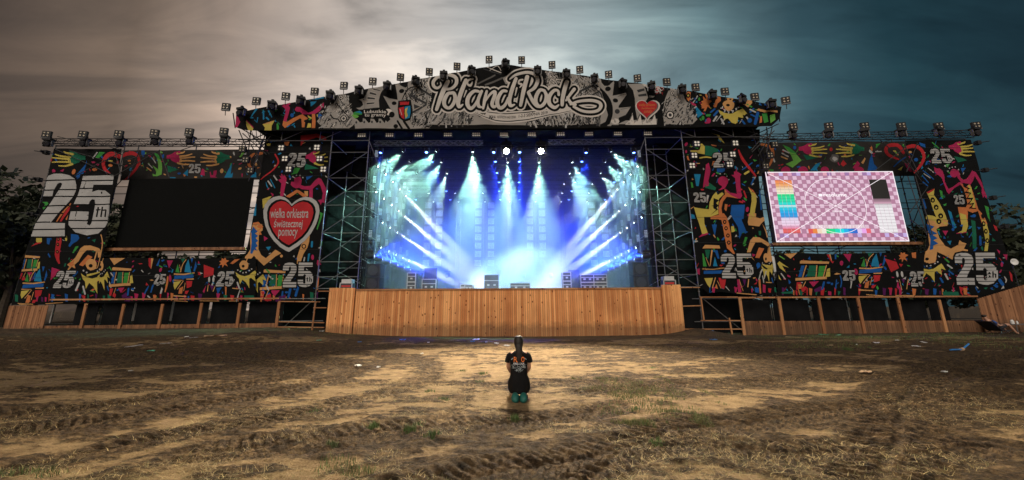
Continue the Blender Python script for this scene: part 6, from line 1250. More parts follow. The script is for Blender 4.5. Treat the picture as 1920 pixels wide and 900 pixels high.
# ------------------------------------------------------------------ trees
M['bark'] = pmat('bark', (.06, .045, .03), .9, var=.3, scale=9)
M['leaf'] = pmat('leaves_dark', (.022, .03, .011), .7, var=.45, scale=.9); M['leaf2'] = pmat('leaves_olive', (.04, .045, .017), .7, var=.4, scale=.9)
def tree(x, y, h, w, label, seed, n=5200, leaf=.22, mat='leaf'):
    q = np.random.default_rng(seed); r = empty('tree', (x, y, 0)); tag(r, label, 'tree', 'trees behind the stage wings')
    mb = MB(); mb.tube((0, 0, -.3), (.1, 0, h * .55), h * .028, h * .014, n=8)
    qr = random.Random(seed); tips = []
    for i in range(9):
        a = qr.uniform(0, 6.28); z0 = h * qr.uniform(.25, .5); e = (math.cos(a) * w * qr.uniform(.25, .42), math.sin(a) * w * qr.uniform(.25, .42), h * qr.uniform(.5, .92)); mb.tube((.05, 0, z0), e, h * .011, h * .004, n=5); tips.append(e)
    mb.build('trunk', M['bark'], r)
    C = np.array([(qr.gauss(0, w * .24), qr.gauss(0, w * .24), h * qr.uniform(.28, .93)) for _ in range(26)] + tips); Rr = np.array([w * qr.uniform(.10, .22) for _ in C])
    k = q.integers(0, len(C), n); d = q.normal(size=(n, 3)); d /= np.linalg.norm(d, axis=1)[:, None]
    P = C[k] + d * (Rr[k] * q.uniform(.35, 1.1, n) ** .6)[:, None]; P[:, 2] = np.maximum(P[:, 2], h * .12)
    a = q.normal(size=(n, 3)); a /= np.linalg.norm(a, axis=1)[:, None]; bq = np.cross(a, q.normal(size=(n, 3))); bq /= np.linalg.norm(bq, axis=1)[:, None]
    s = leaf * q.uniform(.5, 1.3, n)[:, None]
    V = np.stack([P - a * s, P + bq * s * .6, P + a * s, P - bq * s * .6], 1).reshape(-1, 3); F = np.arange(4 * n).reshape(-1, 4)
    me = bpy.data.meshes.new('crown'); me.from_pydata(V.tolist(), [], F.tolist()); me.materials.append(M[mat]); o = bpy.data.objects.new('crown', me); COL.objects.link(o); o.parent = r
tree(-31.5, 21.5, 8.8, 5.5, 'dark leafy tree at the left edge beyond the 25th banner', 1, 7000)
tree(-36, 26, 10.8, 7.5, 'tallest dark tree behind the white marquee at the left edge', 2, 8000, .26)
tree(-31, 27, 8.6, 5.2, 'sparse tree with sky showing through, just left of the 25th banner', 3, 2600, .24, 'leaf2')
tree(32.5, 24, 7.6, 5.5, 'drooping dark tree at the right edge beyond the wing banner', 4, 5600, .2)
tree(38, 27, 7.0, 6, 'dark round tree at the far right edge by the white disc', 5, 6000)
for i, (x, hh) in enumerate([(-27, 7.2), (-23, 6.6), (-19.5, 7.6), (-16, 6.8), (-13.5, 7.3)]): tree(x * 1.55, 36, hh, 6, 'tree seen through the left wing scaffold, %s from the left' % ORD[i], 20 + i, 2600, .3)
for i, (x, hh) in enumerate([(14.5, 6.2), (18, 6.9), (22.5, 7.1), (26, 6.4)]): tree(x * 1.6, 37, hh, 5.5, 'tree seen through the right wing scaffold, %s from the left' % ORD[i], 30 + i, 2600, .3)
# white tents behind the right wing
for i, x in enumerate((24.5, 31.5)):
    r = empty('backstage_tent', (x, 33, 0)); tag(r, 'white backstage tent roof seen through the gap under the pink screen, %s of two' % ('left' if i == 0 else 'right'), 'tent', 'backstage tents')
    mb = MB(); mb.tri([(-2.6, -2.5, 4.4), (2.6, -2.5, 4.4), (2.6, 2.5, 4.4), (-2.6, 2.5, 4.4), (-2.6, 0, 6.3), (2.6, 0, 6.3)], [(0, 1, 5, 4), (2, 3, 4, 5), (0, 4, 3), (1, 2, 5), (3, 2, 1, 0)]); mb.build('canopy', M['tent'], r)
    for sx in (-1, 1):
        for sy in (-1, 1): mb = MB(); mb.box((sx * 2.5 - .06, sy * 2.4 - .06, 0), (sx * 2.5 + .06, sy * 2.4 + .06, 4.4)); mb.build('leg', M['white'], r)
p = at(1902, 491, 20); r = empty('signal_dish', tuple(p)); tag(r, 'white round dish on a pole at the right edge before the dark tree', 'dish')
mb = MB(); mb.loft([[Vector((math.cos(2 * math.pi * i / 18) * a_, y_, math.sin(2 * math.pi * i / 18) * a_ * .82)) for i in range(18)] for a_, y_ in ((.02, .10), (.14, .07), (.24, .0), (.23, -.01), (.13, .05), (.02, .08))]); mb.build('dish', M['white'], r, smooth=True)
mb = MB(); mb.tube((0, .12, -p.z), (0, .12, .05), .03, n=6); mb.build('pole', M['blackmetal'], r)

# ------------------------------------------------------------------ grass and weeds
M['drygrass'] = pmat('dry_grass', (.36, .27, .12), .85, var=.3, scale=4); M['greengrass'] = pmat('green_grass', (.075, .12, .03), .8, var=.35, scale=5); M['dullgrass'] = pmat('dull_grass', (.15, .14, .05), .85, var=.35, scale=3)
def blades(name, P, h, w, mats, lean=.6, seed=1, label='', flat=0.0):
    q = np.random.default_rng(seed); n = len(P); z = ground_height(P[:, 0], P[:, 1])[0] if isinstance(ground_height(P[:1, 0], P[:1, 1]), tuple) else ground_height(P[:, 0], P[:, 1])
    a = q.uniform(0, 6.283, n); hh = h * q.uniform(.45, 1.25, n); ln = hh * q.uniform(.1, lean, n) * (1 + flat * 3); ww = w * q.uniform(.6, 1.3, n); vz = hh * (1 - flat * .75)
    b0 = np.stack([P[:, 0], P[:, 1], z - .006], 1); dx = np.stack([np.cos(a), np.sin(a), np.zeros(n)], 1); sd_ = np.stack([-np.sin(a), np.cos(a), np.zeros(n)], 1)
    mid = b0 + dx * (ln * .35)[:, None] + np.stack([np.zeros(n), np.zeros(n), vz * .6], 1); tip = b0 + dx * ln[:, None] + np.stack([np.zeros(n), np.zeros(n), vz], 1)
    V = np.stack([b0 - sd_ * ww[:, None], b0 + sd_ * ww[:, None], mid + sd_ * ww[:, None] * .6, mid - sd_ * ww[:, None] * .6, tip], 1).reshape(-1, 3); i0 = np.arange(n) * 5
    F = [tuple(f) for f in np.stack([i0, i0 + 1, i0 + 2, i0 + 3], 1).tolist()] + [tuple(f) for f in np.stack([i0 + 3, i0 + 2, i0 + 4], 1).tolist()]
    me = bpy.data.meshes.new(name); me.from_pydata(V.tolist(), [], F)
    for m_ in mats: me.materials.append(M[m_])
    if len(mats) > 1: mi = q.integers(0, len(mats), n); me.polygons.foreach_set('material_index', np.concatenate([mi, mi]).astype(np.int32))
    me.update(); o = bpy.data.objects.new(name, me); COL.objects.link(o); tag(o, label, 'grass', kind='stuff'); return o
G = lambda px, py: (lambda d: (CAM + d * (-CAM.z / d.z)))(ray(px, py))
q = np.random.default_rng(5)
def patch(px0, py0, px1, py1, n, seed, thr=.5, sc=1.6, edge=True):
    q = np.random.default_rng(seed); a, b_ = G(px0, py1), G(px1, py1); c_, d_ = G(px0, py0), G(px1, py0)
    y = q.uniform(a.y, c_.y, n); x = q.uniform(min(a.x, c_.x), max(b_.x, d_.x), n); cx, cy = (x.min() + x.max()) / 2, (a.y + c_.y) / 2
    rr = ((x - cx) / ((x.max() - x.min()) / 2)) ** 2 + ((y - cy) / ((c_.y - a.y) / 2)) ** 2
    k = (fbm(x * sc, y * sc, seed, 3) > thr + .28 * (rr if edge else 0)); return np.stack([x[k], y[k]], 1)
# dry grass scattered over the near ground, thickest low in the frame
n = 60000; y = 3.0 * np.exp(q.uniform(0, math.log(3.2), n)); x = q.uniform(-1, 1, n) * y * 1.6; f1 = fbm(x * .8, y * .8, 77, 4) - .10 * np.clip((np.abs(x + .3) - 3) / 3, 0, 1) - .03 * (y - 4); k = f1 > .50
blades('dry_grass', np.stack([x[k], y[k]], 1), .045, .0022, ['drygrass', 'drygrass', 'dullgrass'], 1.4, 6, 'short dry yellowish grass scattered over the near ground', .5)
n = 26000; y = q.uniform(3, 18, n); x = q.uniform(-22, 22, n); k = fbm(x * .5, y * .5, 78, 4) > .62
blades('dry_grass', np.stack([x[k], y[k]], 1), .05, .004, ['drygrass', 'dullgrass'], 1.4, 8, 'thin dry grass wisps over the far ground', .5)
P = np.concatenate([patch(1085, 704, 1260, 756, 9000, 11, .38, 3.2), patch(1160, 768, 1310, 816, 8000, 12, .38, 3.2), patch(1110, 725, 1300, 805, 6000, 13, .46, 3)])
blades('green_grass', P, .048, .0036, ['greengrass', 'dullgrass', 'dullgrass'], .9, 9, 'sparse green grass patch right of the kneeling person')
P = np.concatenate([patch(1480, 630, 1900, 668, 9000, 14, .46, .7), patch(560, 626, 700, 640, 2500, 15, .42, 2), patch(1380, 626, 1900, 640, 7000, 16, .46, .9)])
blades('far_grass', P, .07, .008, ['greengrass', 'dullgrass'], .8, 10, 'low dark green grass near the foot of the stage wings')
P = np.concatenate([patch(-40, 880, 90, 905, 700, 17, .42, 3), patch(610, 880, 700, 905, 500, 18, .42, 3), patch(520, 860, 700, 905, 900, 19, .5, 3)])
blades('near_grass', P, .055, .003, ['greengrass', 'dullgrass'], .8, 11, 'green grass tufts at the lower edge of the ground')
tn = 0
def tuft(px, py, n, h, label, w=.05):
    p = G(px, py); qq = np.random.default_rng(int(px)); P = np.stack([qq.normal(p.x, w, n), qq.normal(p.y, w, n)], 1); o = blades('weed_tuft', P, h, .004, ['greengrass'], .9, int(px), label); o['kind'] = 'thing'; o['category'] = 'weed'; o['group'] = 'weed tufts on the bare ground'
for px, py, nn, h, lab in [(865, 693, 60, .05, 'tiny green tuft left of the person, at hair height'), (905, 700, 110, .06, 'bright green tuft close left of the person at shoulder height'), (898, 718, 70, .05, 'small green tuft left of the person at elbow height'),
    (805, 737, 70, .05, 'small green tuft left of the grass strip by the wheel rut'), (833, 754, 80, .05, 'green tuft left of the person beside the heels'), (966, 794, 160, .06, 'dark green tuft just below the kneeling person'), (768, 815, 140, .07, 'tall spiky green weed low left of centre'),
    (700, 806, 160, .06, 'broad green tuft left of the tall spiky weed'), (787, 801, 60, .05, 'small tuft right of the tall spiky weed'), (810, 829, 120, .06, 'low green tuft below the tall spiky weed'), (1190, 771, 70, .05, 'light green tuft between the two grass patches'), (1230, 835, 110, .05, 'dark green tuft low right of the grass patch'),
    (590, 775, 50, .04, 'lone green tuft left on pale sand'), (1222, 690, 50, .05, 'faint green tuft right of the person at shoulder height'), (1590, 659, 200, .12, 'leafy weed at the edge of the far grass on the right'), (620, 842, 60, .05, 'tuft at the lower left beside dry grass')]:
    tuft(px, py, nn, h, lab, .05 if py < 780 else .035)

# ------------------------------------------------------------------ litter
M['paper'] = pmat('paper_litter', (.72, .72, .70), .7, var=.08); M['bluefoil'] = pmat('blue_foil', (.02, .20, .55), .35, var=.15); M['greenfoil'] = pmat('green_plastic', (.10, .45, .30), .35, var=.15); M['card'] = pmat('cardboard', (.50, .33, .20), .85, var=.15)
def scrap(px, py, w, l, mat, label, name='crumpled_paper', cat='litter', rz=None, seed=0):
    p = G(px, py); qq = random.Random(seed + int(px * 7 + py)); nx, ny = 7, 5; V = []; F = []
    for j in range(ny):
        for i in range(nx):
            V.append(((i / (nx - 1) - .5) * w + qq.uniform(-.03, .03) * w, (j / (ny - 1) - .5) * l + qq.uniform(-.06, .06) * l, qq.uniform(0, .22) * min(w, l) + .01))
    o_ = nx * ny; V += [(a, b, max(c - .012, 0)) for a, b, c in V]
    for j in range(ny - 1):
        for i in range(nx - 1):
            a = j * nx + i; F += [(a, a + 1, a + nx + 1, a + nx), (o_ + a + nx, o_ + a + nx + 1, o_ + a + 1, o_ + a)]
    mb = MB(); mb.tri(V, F); o = mb.build(name, M[mat], loc=(p.x, p.y, gz(p.x, p.y) + .004)); o.rotation_euler = (0, 0, rz if rz is not None else qq.uniform(0, 3)); tag(o, label, cat, 'litter on the ground')
for i, (x, y, w, l, m_, lab) in enumerate([(250, 651, .95, .10, 'paper', 'longest white paper strip lying on the dark ground at left'), (310, 648, .4, .1, 'paper', 'shorter white strip right of the longest white strip'), (348, 642, .22, .12, 'paper', 'small white scrap beside the tan cardboard at left'), (362, 643, .35, .08, 'paper', 'thin white scrap touching the small white scrap at left'),
    (402, 642, .8, .25, 'card', 'flat tan cardboard piece at left before the fence'), (283, 661, .2, .15, 'greenfoil', 'pale green scrap below the long white strip'), (245, 696, .08, .06, 'paper', 'tiny white speck alone on the left ground'), (253, 626, .12, .1, 'paper', 'tiny white scrap at the foot of the left fence'),
    (566, 630, .8, .07, 'paper', 'thin white strip before the dark opening left of the boards'), (602, 632, .22, .15, 'paper', 'white scrap before the left corner of the boards'), (598, 641, .12, .2, 'greenfoil', 'small green white cup lying before the left corner of the boards'),
    (790, 624, .3, .2, 'paper', 'pale scrap touching the boards at left of centre'), (755, 638, .25, .2, 'bluefoil', 'blue foil scrap in the purple light at left of centre'), (674, 642, .15, .12, 'bluefoil', 'pale blue scrap before the left part of the boards'), (803, 643, .14, .1, 'paper', 'tiny white scrap right of the blue foil'),
    (893, 637, .4, .25, 'paper', 'largest crumpled white bag left of the person'), (886, 640, .2, .15, 'bluefoil', 'bluish scrap left of the largest white bag'), (931, 643, .3, .2, 'paper', 'shiny white scrap close left of the head'), (951, 647, .25, .14, 'paper', 'white scrap nearest the head'), (912, 641, .15, .1, 'paper', 'small white scrap between the bag and the head'),
    (672, 685, .22, .12, 'paper', 'white scrap lying on pale sand left'), (710, 686, .12, .08, 'paper', 'smaller white scrap right of the one on pale sand'), (791, 662, .1, .08, 'paper', 'tiny scrap on sand left of centre'), (1232, 622, .15, .25, 'paper', 'white bottle like scrap at the right end of the boards'), (1213, 627, .2, .12, 'paper', 'white scrap at the boards left of the soil heap'),
    (1172, 627, .18, .1, 'paper', 'tiny scrap at the boards far left of the soil heap'), (1335, 628, .18, .2, 'bluefoil', 'bluish cup before the opening with the leaning batten'), (1338, 639, .3, .15, 'bluefoil', 'bluish scrap on the soil below the leaning batten'), (1544, 628, .4, .15, 'greenfoil', 'green plastic scrap before the right fence'), (1572, 629, .5, .1, 'greenfoil', 'long green plastic scrap right of the other green scrap'),
    (1637, 625, .35, .15, 'bluefoil', 'pale blue scrap against the right fence'), (1490, 633, .7, .1, 'card', 'tan strip on the ground before the right fence'), (1643, 644, .2, .15, 'paper', 'white scrap in the grass before the right fence'), (1718, 651, .2, .12, 'paper', 'small white scrap near the blue stick'), (1732, 644, .5, .1, 'paper', 'thin white strip above the blue stick'),
    (1683, 641, .15, .08, 'paper', 'tiny scrap left of the thin strip on the right'), (1622, 700, .3, .12, 'card', 'tan scrap on the rutted ground at right'), (1770, 699, .12, .08, 'paper', 'lone speck of paper at far right'), (1606, 647, .1, .06, 'paper', 'tiny paper speck before the right fence'), (1555, 649, .35, .06, 'card', 'tan sliver in the far grass')]):
    scrap(x, y, w, l, m_, lab, seed=i)
p = G(1807, 660); r = empty('light_stick', (p.x, p.y, gz(p.x, p.y) + .03)); r.rotation_euler = (0, 0, .25); tag(r, 'bent bright blue stick with an orange clasp lying on the right ground', 'stick')
mb = MB(); mb.tube((-.62, 0, .03), (-.05, .02, .02), .022, n=8); mb.tube((.05, .03, .03), (.62, .12, .16), .022, n=8); mb.build('tube', M['bluefoil'], r); mb = MB(); mb.tube((-.06, .02, .02), (.06, .03, .03), .05, n=8); mb.build('clasp', M['card'], r)
# ------------------------------------------------------------------ people
M['skin'] = pmat('skin', (.50, .27, .18), .5, var=.06); M['hair'] = pmat('dark_hair', (.010, .006, .004), .6, var=.5, scale=30); M['shirt'] = pmat('black_cotton', (.007, .007, .0075), .85, spec=.15, var=.2, bump=.01, bscale=9)
M['teal'] = pmat('teal_shoe', (.008, .10, .08), .6, var=.2, scale=20); M['print_orange'] = pmat('orange_print', (.85, .20, .03), .6, var=.05); M['print_white'] = pmat('white_print', (.62, .64, .66), .6, var=.1); M['print_grey'] = pmat('grey_print', (.28, .32, .33), .6, var=.3, scale=20)
M['blueshirt'] = pmat('blue_cotton', (.02, .06, .22), .8, var=.3, scale=14); M['shorts'] = pmat('dark_shorts', (.015, .015, .02), .8, var=.2)
def skin_body(name, V, E, Rr, mat, parent, root=0, sub=2):
    me = bpy.data.meshes.new(name); me.from_pydata([tuple(v) for v in V], E, []); o = bpy.data.objects.new(name, me); COL.objects.link(o)
    md = o.modifiers.new('skin', 'SKIN'); md.use_smooth_shade = True
    if not me.skin_vertices: me.skin_vertices.new() if hasattr(me.skin_vertices, 'new') else None
    for i, r_ in enumerate(Rr):
        sv = me.skin_vertices[0].data[i]; rr = r_ if isinstance(r_, tuple) else (r_, r_); sv.radius = rr; sv.use_root = (i == root)
    s_ = o.modifiers.new('sub', 'SUBSURF'); s_.levels = sub; s_.render_levels = sub
    bpy.context.view_layer.update(); ev = o.evaluated_get(bpy.context.evaluated_depsgraph_get()); m2 = bpy.data.meshes.new_from_object(ev); bpy.data.objects.remove(o)
    m2.materials.clear(); m2.materials.append(mat); m2.polygons.foreach_set('use_smooth', [True] * len(m2.polygons)); o = bpy.data.objects.new(name, m2); COL.objects.link(o)
    if parent: o.parent = parent
    return o
def ring(cx, cy, z, a, b, n=24, ty=0.0): return [Vector((cx + a * math.cos(2 * math.pi * i / n), cy + b * math.sin(2 * math.pi * i / n), z + ty * math.sin(2 * math.pi * i / n))) for i in range(n)]
def hand(V, E, Rr, wrist, d, up, side, k=1.0):
    """palm and five fingers grown from the wrist vertex index"""
    w = Vector(V[wrist]); d = Vector(d).normalized(); up = Vector(up).normalized(); s = d.cross(up).normalized() * side
    p = w + d * .045 * k; V.append(p); Rr.append((.030 * k, .016 * k)); E.append((wrist, len(V) - 1)); pi = len(V) - 1
    for off, ln in ((-.030, .058), (-.010, .070), (.011, .066), (.030, .050)):
        last = pi; base_ = p + s * off * k + d * .035 * k; pr = [base_, base_ + d * ln * .5 * k - up * .006 * k, base_ + d * ln * .85 * k - up * .024 * k]
        for j, c_ in enumerate(pr): V.append(c_); Rr.append(.0095 * k - .0012 * j * k); E.append((last, len(V) - 1)); last = len(V) - 1
    last = pi
    for c_ in (p - s * .038 * k - d * .01 * k, p - s * .055 * k + d * .022 * k, p - s * .056 * k + d * .048 * k - up * .008 * k): V.append(c_); Rr.append(.010 * k); E.append((last, len(V) - 1)); last = len(V) - 1
def kneeler():
    g = G(974.5, 757); y0 = g.y - .02; r = empty('person', (g.x - .005, y0, gz(g.x, y0 + .2) + .0)); tag(r, 'kneeling person seen from behind, long dark ponytail, black printed T-shirt, teal shoes', 'person')
    V = [(0, .22, .24), (0, .235, .38), (0, .25, .52), (0, .262, .64), (0, .27, .725), (0, .262, .775), (0, .272, .84), (0, .275, .895), (0, .28, .935), (0, .352, .845), (0, .36, .79)]
    E = [(0, 1), (1, 2), (2, 3), (3, 4), (4, 5), (5, 6), (6, 7), (7, 8), (6, 9), (5, 10)]
    Rr = [(.135, .11), (.105, .08), (.115, .08), (.10, .07), (.05, .045), (.048, .048), (.066, .080), (.068, .084), (.045, .055), .012, .03]
    for s in (-1, 1):
        i = len(V); V += [(s * .10, .262, .685), (s * .155, .262, .665), (s * .182, .29, .47), (s * .125, .44, .345)]; Rr += [.045, .046, .033, .024]; E += [(3, i), (i, i + 1), (i + 1, i + 2), (i + 2, i + 3)]
        hand(V, E, Rr, i + 3, (-s * .55, .8, -.25), (0, .25, 1), s)
        i = len(V); V += [(s * .085, .22, .22), (s * .105, .42, .20), (s * .11, .60, .11), (s * .10, .36, .065), (s * .085, .10, .055), (s * .075, .03, .075), (s * .072, .0, .03)]; Rr += [.095, .078, .060, .052, .036, .034, .03]
        E += [(0, i), (i, i + 1), (i + 1, i + 2), (i + 2, i + 3), (i + 3, i + 4), (i + 4, i + 5), (i + 5, i + 6)]
        j = len(V); V.append((s * .078, .275, .845)); Rr.append((.012, .02)); E.append((6, j))
    skin_body('body', V, E, Rr, M['skin'], r)
    # face: eyes and mouth on the far side
    mb = MB()
    for s in (-1, 1): mb.loft([ring(s * .028, .352 + t * .006, .865, a, a * .5, 8) for t, a in ((0, .003), (.5, .011), (1, .003))])
    mb.build('eyes', M['print_white'], r)
    # hair cap and ponytail
    mb = MB(); H_ = [(.975, .018, .02, .262), (.968, .045, .052, .262), (.95, .062, .075, .262), (.92, .073, .088, .262), (.885, .076, .092, .258), (.85, .075, .086, .250), (.815, .070, .066, .232), (.785, .058, .046, .214), (.765, .042, .030, .200), (.755, .03, .02, .195)]
    mb.loft([ring(0, cy, z, a, b) for z, a, b, cy in H_]); 
    P = [(.86, .046, .030, .178), (.82, .050, .032, .166), (.77, .054, .030, .158), (.72, .052, .026, .152), (.67, .048, .022, .147), (.62, .040, .018, .143), (.58, .028, .013, .139), (.555, .012, .007, .137), (.545, .003, .003, .136)]
    mb.loft([ring(.002 + .004 * math.sin(z * 20), cy, z, a, b, 18) for z, a, b, cy in P]); qh = random.Random(3)
    for i in range(26):
        x = qh.uniform(-.045, .045); zt_ = qh.uniform(.80, .87); mb.tube((x, .150, zt_ - .03), (x * .8, .143, zt_ - .14), .0035, n=4); mb.tube((x * .8, .143, zt_ - .14), (x * .55, .124, zt_ - .26), .003, .001, n=4)
    mb.build('hair', M['hair'], r, smooth=True)
    # shirt
    W = [(.30, .150, .125, .225), (.335, .146, .118, .23), (.36, .139, .112, .232), (.42, .137, .108, .236), (.50, .141, .110, .243), (.57, .149, .112, .25), (.63, .160, .108, .255), (.67, .158, .098, .258), (.695, .132, .085, .262), (.715, .094, .068, .266), (.732, .060, .055, .268)]
    mb = MB(); mb.loft([[Vector((p.x * (1 + .012 * math.sin(9 * math.atan2(p.y - cy, p.x) + z * 14)), p.y + .004 * math.sin(p.x * 60 + z * 30), p.z)) for p in ring(0, cy, z, a, b, 40)] for z, a, b, cy in W], cap=False)
    for s in (-1, 1):
        A = [Vector((s * .118, .262, .675)), Vector((s * .158, .263, .655)), Vector((s * .180, .270, .60)), Vector((s * .186, .278, .555))]; Rs = [.050, .056, .052, .056]; rings = []
        for k_, (c_, rr) in enumerate(zip(A, Rs)):
            d = (A[min(3, k_ + 1)] - A[max(0, k_ - 1)]).normalized(); x_ = d.cross(Vector((0, 1, 0))).normalized(); y_ = x_.cross(d)
            rings.append([c_ + x_ * math.cos(2 * math.pi * i / 16) * rr * .82 + y_ * math.sin(2 * math.pi * i / 16) * rr for i in range(16)])
        mb.loft(rings, cap=False)
    sh = mb.build('t_shirt', M['shirt'], r, smooth=True)
    def surf(x, z):
        for (z0, a0, b0, c0), (z1, a1, b1, c1) in zip(W[:-1], W[1:]):
            if z0 <= z <= z1:
                t = (z - z0) / (z1 - z0); a, b, c_ = a0 + (a1 - a0) * t, b0 + (b1 - b0) * t, c0 + (c1 - c0) * t; return c_ - b * math.sqrt(max(.02, 1 - (x / a) ** 2)) - .007
        return .14
    def X_(u): return (u - 418) / 709
    def Z_(v): return (782 - v) / 709
    def pr(polys, name, mat):
        mb = MB()
        for P in polys:
            Q = [(X_(u), Z_(v)) for u, v in P]
            mb.tri([(x, surf(x, z), z) for x, z in Q], [tuple(range(len(Q)))])
        return mb.build(name, mat, sh)
    def text_polys(t, x0, y0, x1, y1):
        cu = bpy.data.curves.new('t', 'FONT'); cu.body = t; cu.offset = .02; o = bpy.data.objects.new('t', cu); COL.objects.link(o); me = bpy.data.meshes.new_from_object(o.evaluated_get(bpy.context.evaluated_depsgraph_get())); bpy.data.objects.remove(o)
        Vv = np.array([v.co[:2] for v in me.vertices]); lo, hi = Vv.min(0), Vv.max(0); out = [[(x0 + (Vv[i][0] - lo[0]) / (hi[0] - lo[0]) * (x1 - x0), y1 - (Vv[i][1] - lo[1]) / (hi[1] - lo[1]) * (y1 - y0)) for i in p.vertices] for p in me.polygons]; bpy.data.meshes.remove(me); return out
    pr(text_polys('FOTO', 360, 322, 482, 380), 'orange_lettering', M['print_orange'])
    pr(text_polys('KRĘCIOŁA', 357, 384, 482, 412), 'white_lettering', M['print_white'])
    qg = random.Random(8); polys = []
    for i in range(110):
        a = qg.uniform(-1, 1); u = 418 + a * 82; v = qg.uniform(416, 455 + 28 * (1 - abs(a))) if abs(a) < .55 else qg.uniform(402, 446); l_ = qg.uniform(3, 12); an = qg.uniform(-.9, .9) + (a * .8)
        polys.append([(u - l_ * math.cos(an), v - l_ * math.sin(an)), (u + l_ * math.cos(an), v + l_ * math.sin(an)), (u + l_ * math.cos(an), v + l_ * math.sin(an) + 3), (u - l_ * math.cos(an), v - l_ * math.sin(an) + 3)])
    for s in (-1, 1):
        for k_ in range(5): u = 418 + s * (66 + k_ * 4); polys.append([(u, 332 + k_ * 4), (u + s * 8, 338 + k_ * 3), (u + s * 7, 345 + k_ * 3), (u - s * 1, 341 + k_ * 4)])
    pr(polys, 'emblem', M['print_grey'])
    # wide black skirt spread over the heels
    mb = MB(); S_ = [(.355, .130, .108, .232), (.33, .146, .118, .235), (.29, .166, .140, .245), (.24, .180, .165, .27), (.19, .184, .185, .29), (.14, .178, .20, .30), (.105, .168, .205, .305), (.085, .158, .20, .31)]
    mb.loft([[Vector((p.x * (1 + .02 * math.sin(7 * math.atan2(p.y - cy, p.x) + z * 20)), p.y, p.z)) for p in ring(.002, cy, z, a, b, 40)] for z, a, b, cy in S_]); mb.build('skirt', M['shirt'], r, smooth=True)
    for s in (-1, 1):
        mb = MB(); Q = [(.0, .012, .03, .0), (.004, .050, .07, .01), (.03, .060, .085, .015), (.065, .060, .085, .02), (.095, .050, .080, .045), (.112, .035, .06, .07), (.12, .01, .015, .09)]
        mb.loft([ring(s * (.062 + z * .05), cy, z, a, b, 18) for z, a, b, cy in Q]); sho = mb.build('shoe', M['teal'], r, smooth=True)
kneeler()
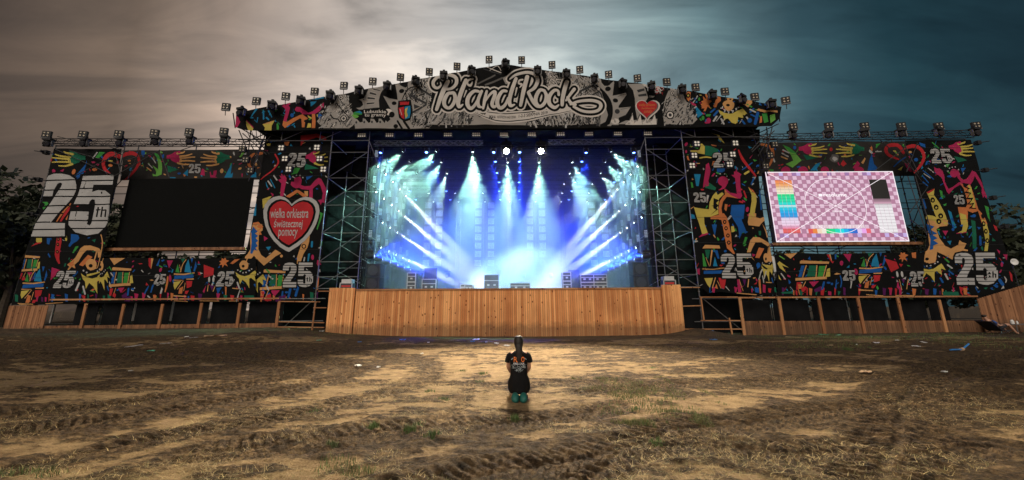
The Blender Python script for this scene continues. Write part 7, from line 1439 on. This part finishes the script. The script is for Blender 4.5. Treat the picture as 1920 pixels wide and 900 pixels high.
def recliner():
    Y = 17.9; p = at(1871, 622, Y); z0 = gz(p.x, Y); r = empty('person', (p.x, Y, z0)); tag(r, 'person in blue shirt and dark shorts reclining with legs stretched, at the right edge', 'person')
    V = [(0, 0, .34), (-.16, 0, .46), (-.32, 0, .60), (-.42, 0, .72), (-.46, 0, .80), (-.47, 0, .90), (-.44, -.09, .87)]; E = [(0, 1), (1, 2), (2, 3), (3, 4), (4, 5), (5, 6)]; Rr = [(.13, .15), (.12, .14), (.12, .16), (.06, .06), (.07, .07), (.085, .085), .015]
    for s in (-1, 1):
        i = len(V); V += [(.02, s * .10, .34), (.42, s * .13, .50 if s < 0 else .44), (.72 if s < 0 else .66, s * .14, .08), (.82 if s < 0 else .76, s * .15, .05)]; Rr += [.10, .07, .042, .04]; E += [(0, i), (i, i + 1), (i + 1, i + 2), (i + 2, i + 3)]
        i = len(V); V += [(-.36, s * .19, .64), (-.20, s * .27, .44), (.04, s * .18, .46)]; Rr += [.055, .04, .03]; E += [(2, i), (i, i + 1), (i + 1, i + 2)]; hand(V, E, Rr, i + 2, (1, -s * .3, .1), (0, 0, 1), s)
    skin_body('body', V, E, Rr, M['skin'], r)
    skin_body('shirt', [(-.06, 0, .40), (-.18, 0, .48), (-.33, 0, .61), (-.36, -.19, .64), (-.26, -.25, .52), (-.36, .19, .64), (-.26, .25, .52)], [(0, 1), (1, 2), (2, 3), (3, 4), (2, 5), (5, 6)], [(.16, .17), (.15, .165), (.14, .17), .075, .06, .075, .06], M['blueshirt'], r)
    skin_body('shorts', [(-.02, 0, .35), (.02, -.10, .34), (.34, -.13, .47), (.02, .10, .34), (.32, .13, .42)], [(0, 1), (1, 2), (0, 3), (3, 4)], [(.15, .16), .12, .095, .12, .095], M['shorts'], r)
    mb = MB(); mb.loft([ring(-.485, .012, z, a, a, 14) for z, a in ((.84, .05), (.88, .088), (.93, .09), (.965, .06), (.975, .02))]); mb.build('hair', M['hair'], r, smooth=True)
    o = empty('low_chair', (p.x, Y, z0)); tag(o, 'dark low sling chair under the reclining person', 'chair')
    mb = MB(); mb.tri([(-.62, -.3, .66), (-.62, .3, .66), (-.12, .3, .20), (-.12, -.3, .20), (.25, -.3, .22), (.25, .3, .22)] + [(-.62, -.3, .63), (-.62, .3, .63), (-.12, .3, .17), (-.12, -.3, .17), (.25, -.3, .19), (.25, .3, .19)], [(0, 3, 2, 1), (3, 4, 5, 2), (6, 7, 8, 9), (9, 8, 11, 10), (0, 1, 7, 6), (4, 10, 11, 5), (0, 6, 9, 3), (3, 9, 10, 4), (1, 2, 8, 7), (2, 5, 11, 8)]); mb.build('seat', M['shorts'], o)
    for s in (-1, 1):
        mb = MB(); mb.tube((-.62, s * .32, .68), (.2, s * .32, 0), .016, n=6); mb.build('leg', M['blackmetal'], o); mb = MB(); mb.tube((.25, s * .32, .21), (-.45, s * .32, 0), .016, n=6); mb.build('leg', M['blackmetal'], o)
    t = empty('folding_table', (p.x + 1.55, Y + .2, z0)); tag(t, 'low grey folding table beside the reclining person at the right edge', 'table')
    mb = MB(); mb.box((-.75, -.35, .46), (.75, .35, .49)); mb.build('tabletop', M['greyplastic'], t)
    for sx in (-.68, .68):
        for sy in (-.3, .3): mb = MB(); mb.tube((sx, sy, 0), (sx, sy, .46), .018, n=6); mb.build('leg', M['steel'], t)
    for dx, rr, hh, m_, lb in ((-.55, .07, .22, 'white', 'white jug on the low folding table'), (-.3, .035, .16, 'paper', 'small white cup on the low folding table')):
        mb = MB(); mb.loft([ring(0, 0, z * hh, rr * k_, rr * k_, 12) for z, k_ in ((0, .8), (.1, 1), (.7, 1), (.9, .6), (1, .55))]); o = mb.build('jug' if rr > .05 else 'cup', M[m_], loc=(p.x + 1.55 + dx, Y + .1, z0 + .491)); tag(o, lb, 'jug' if rr > .05 else 'cup')
recliner()
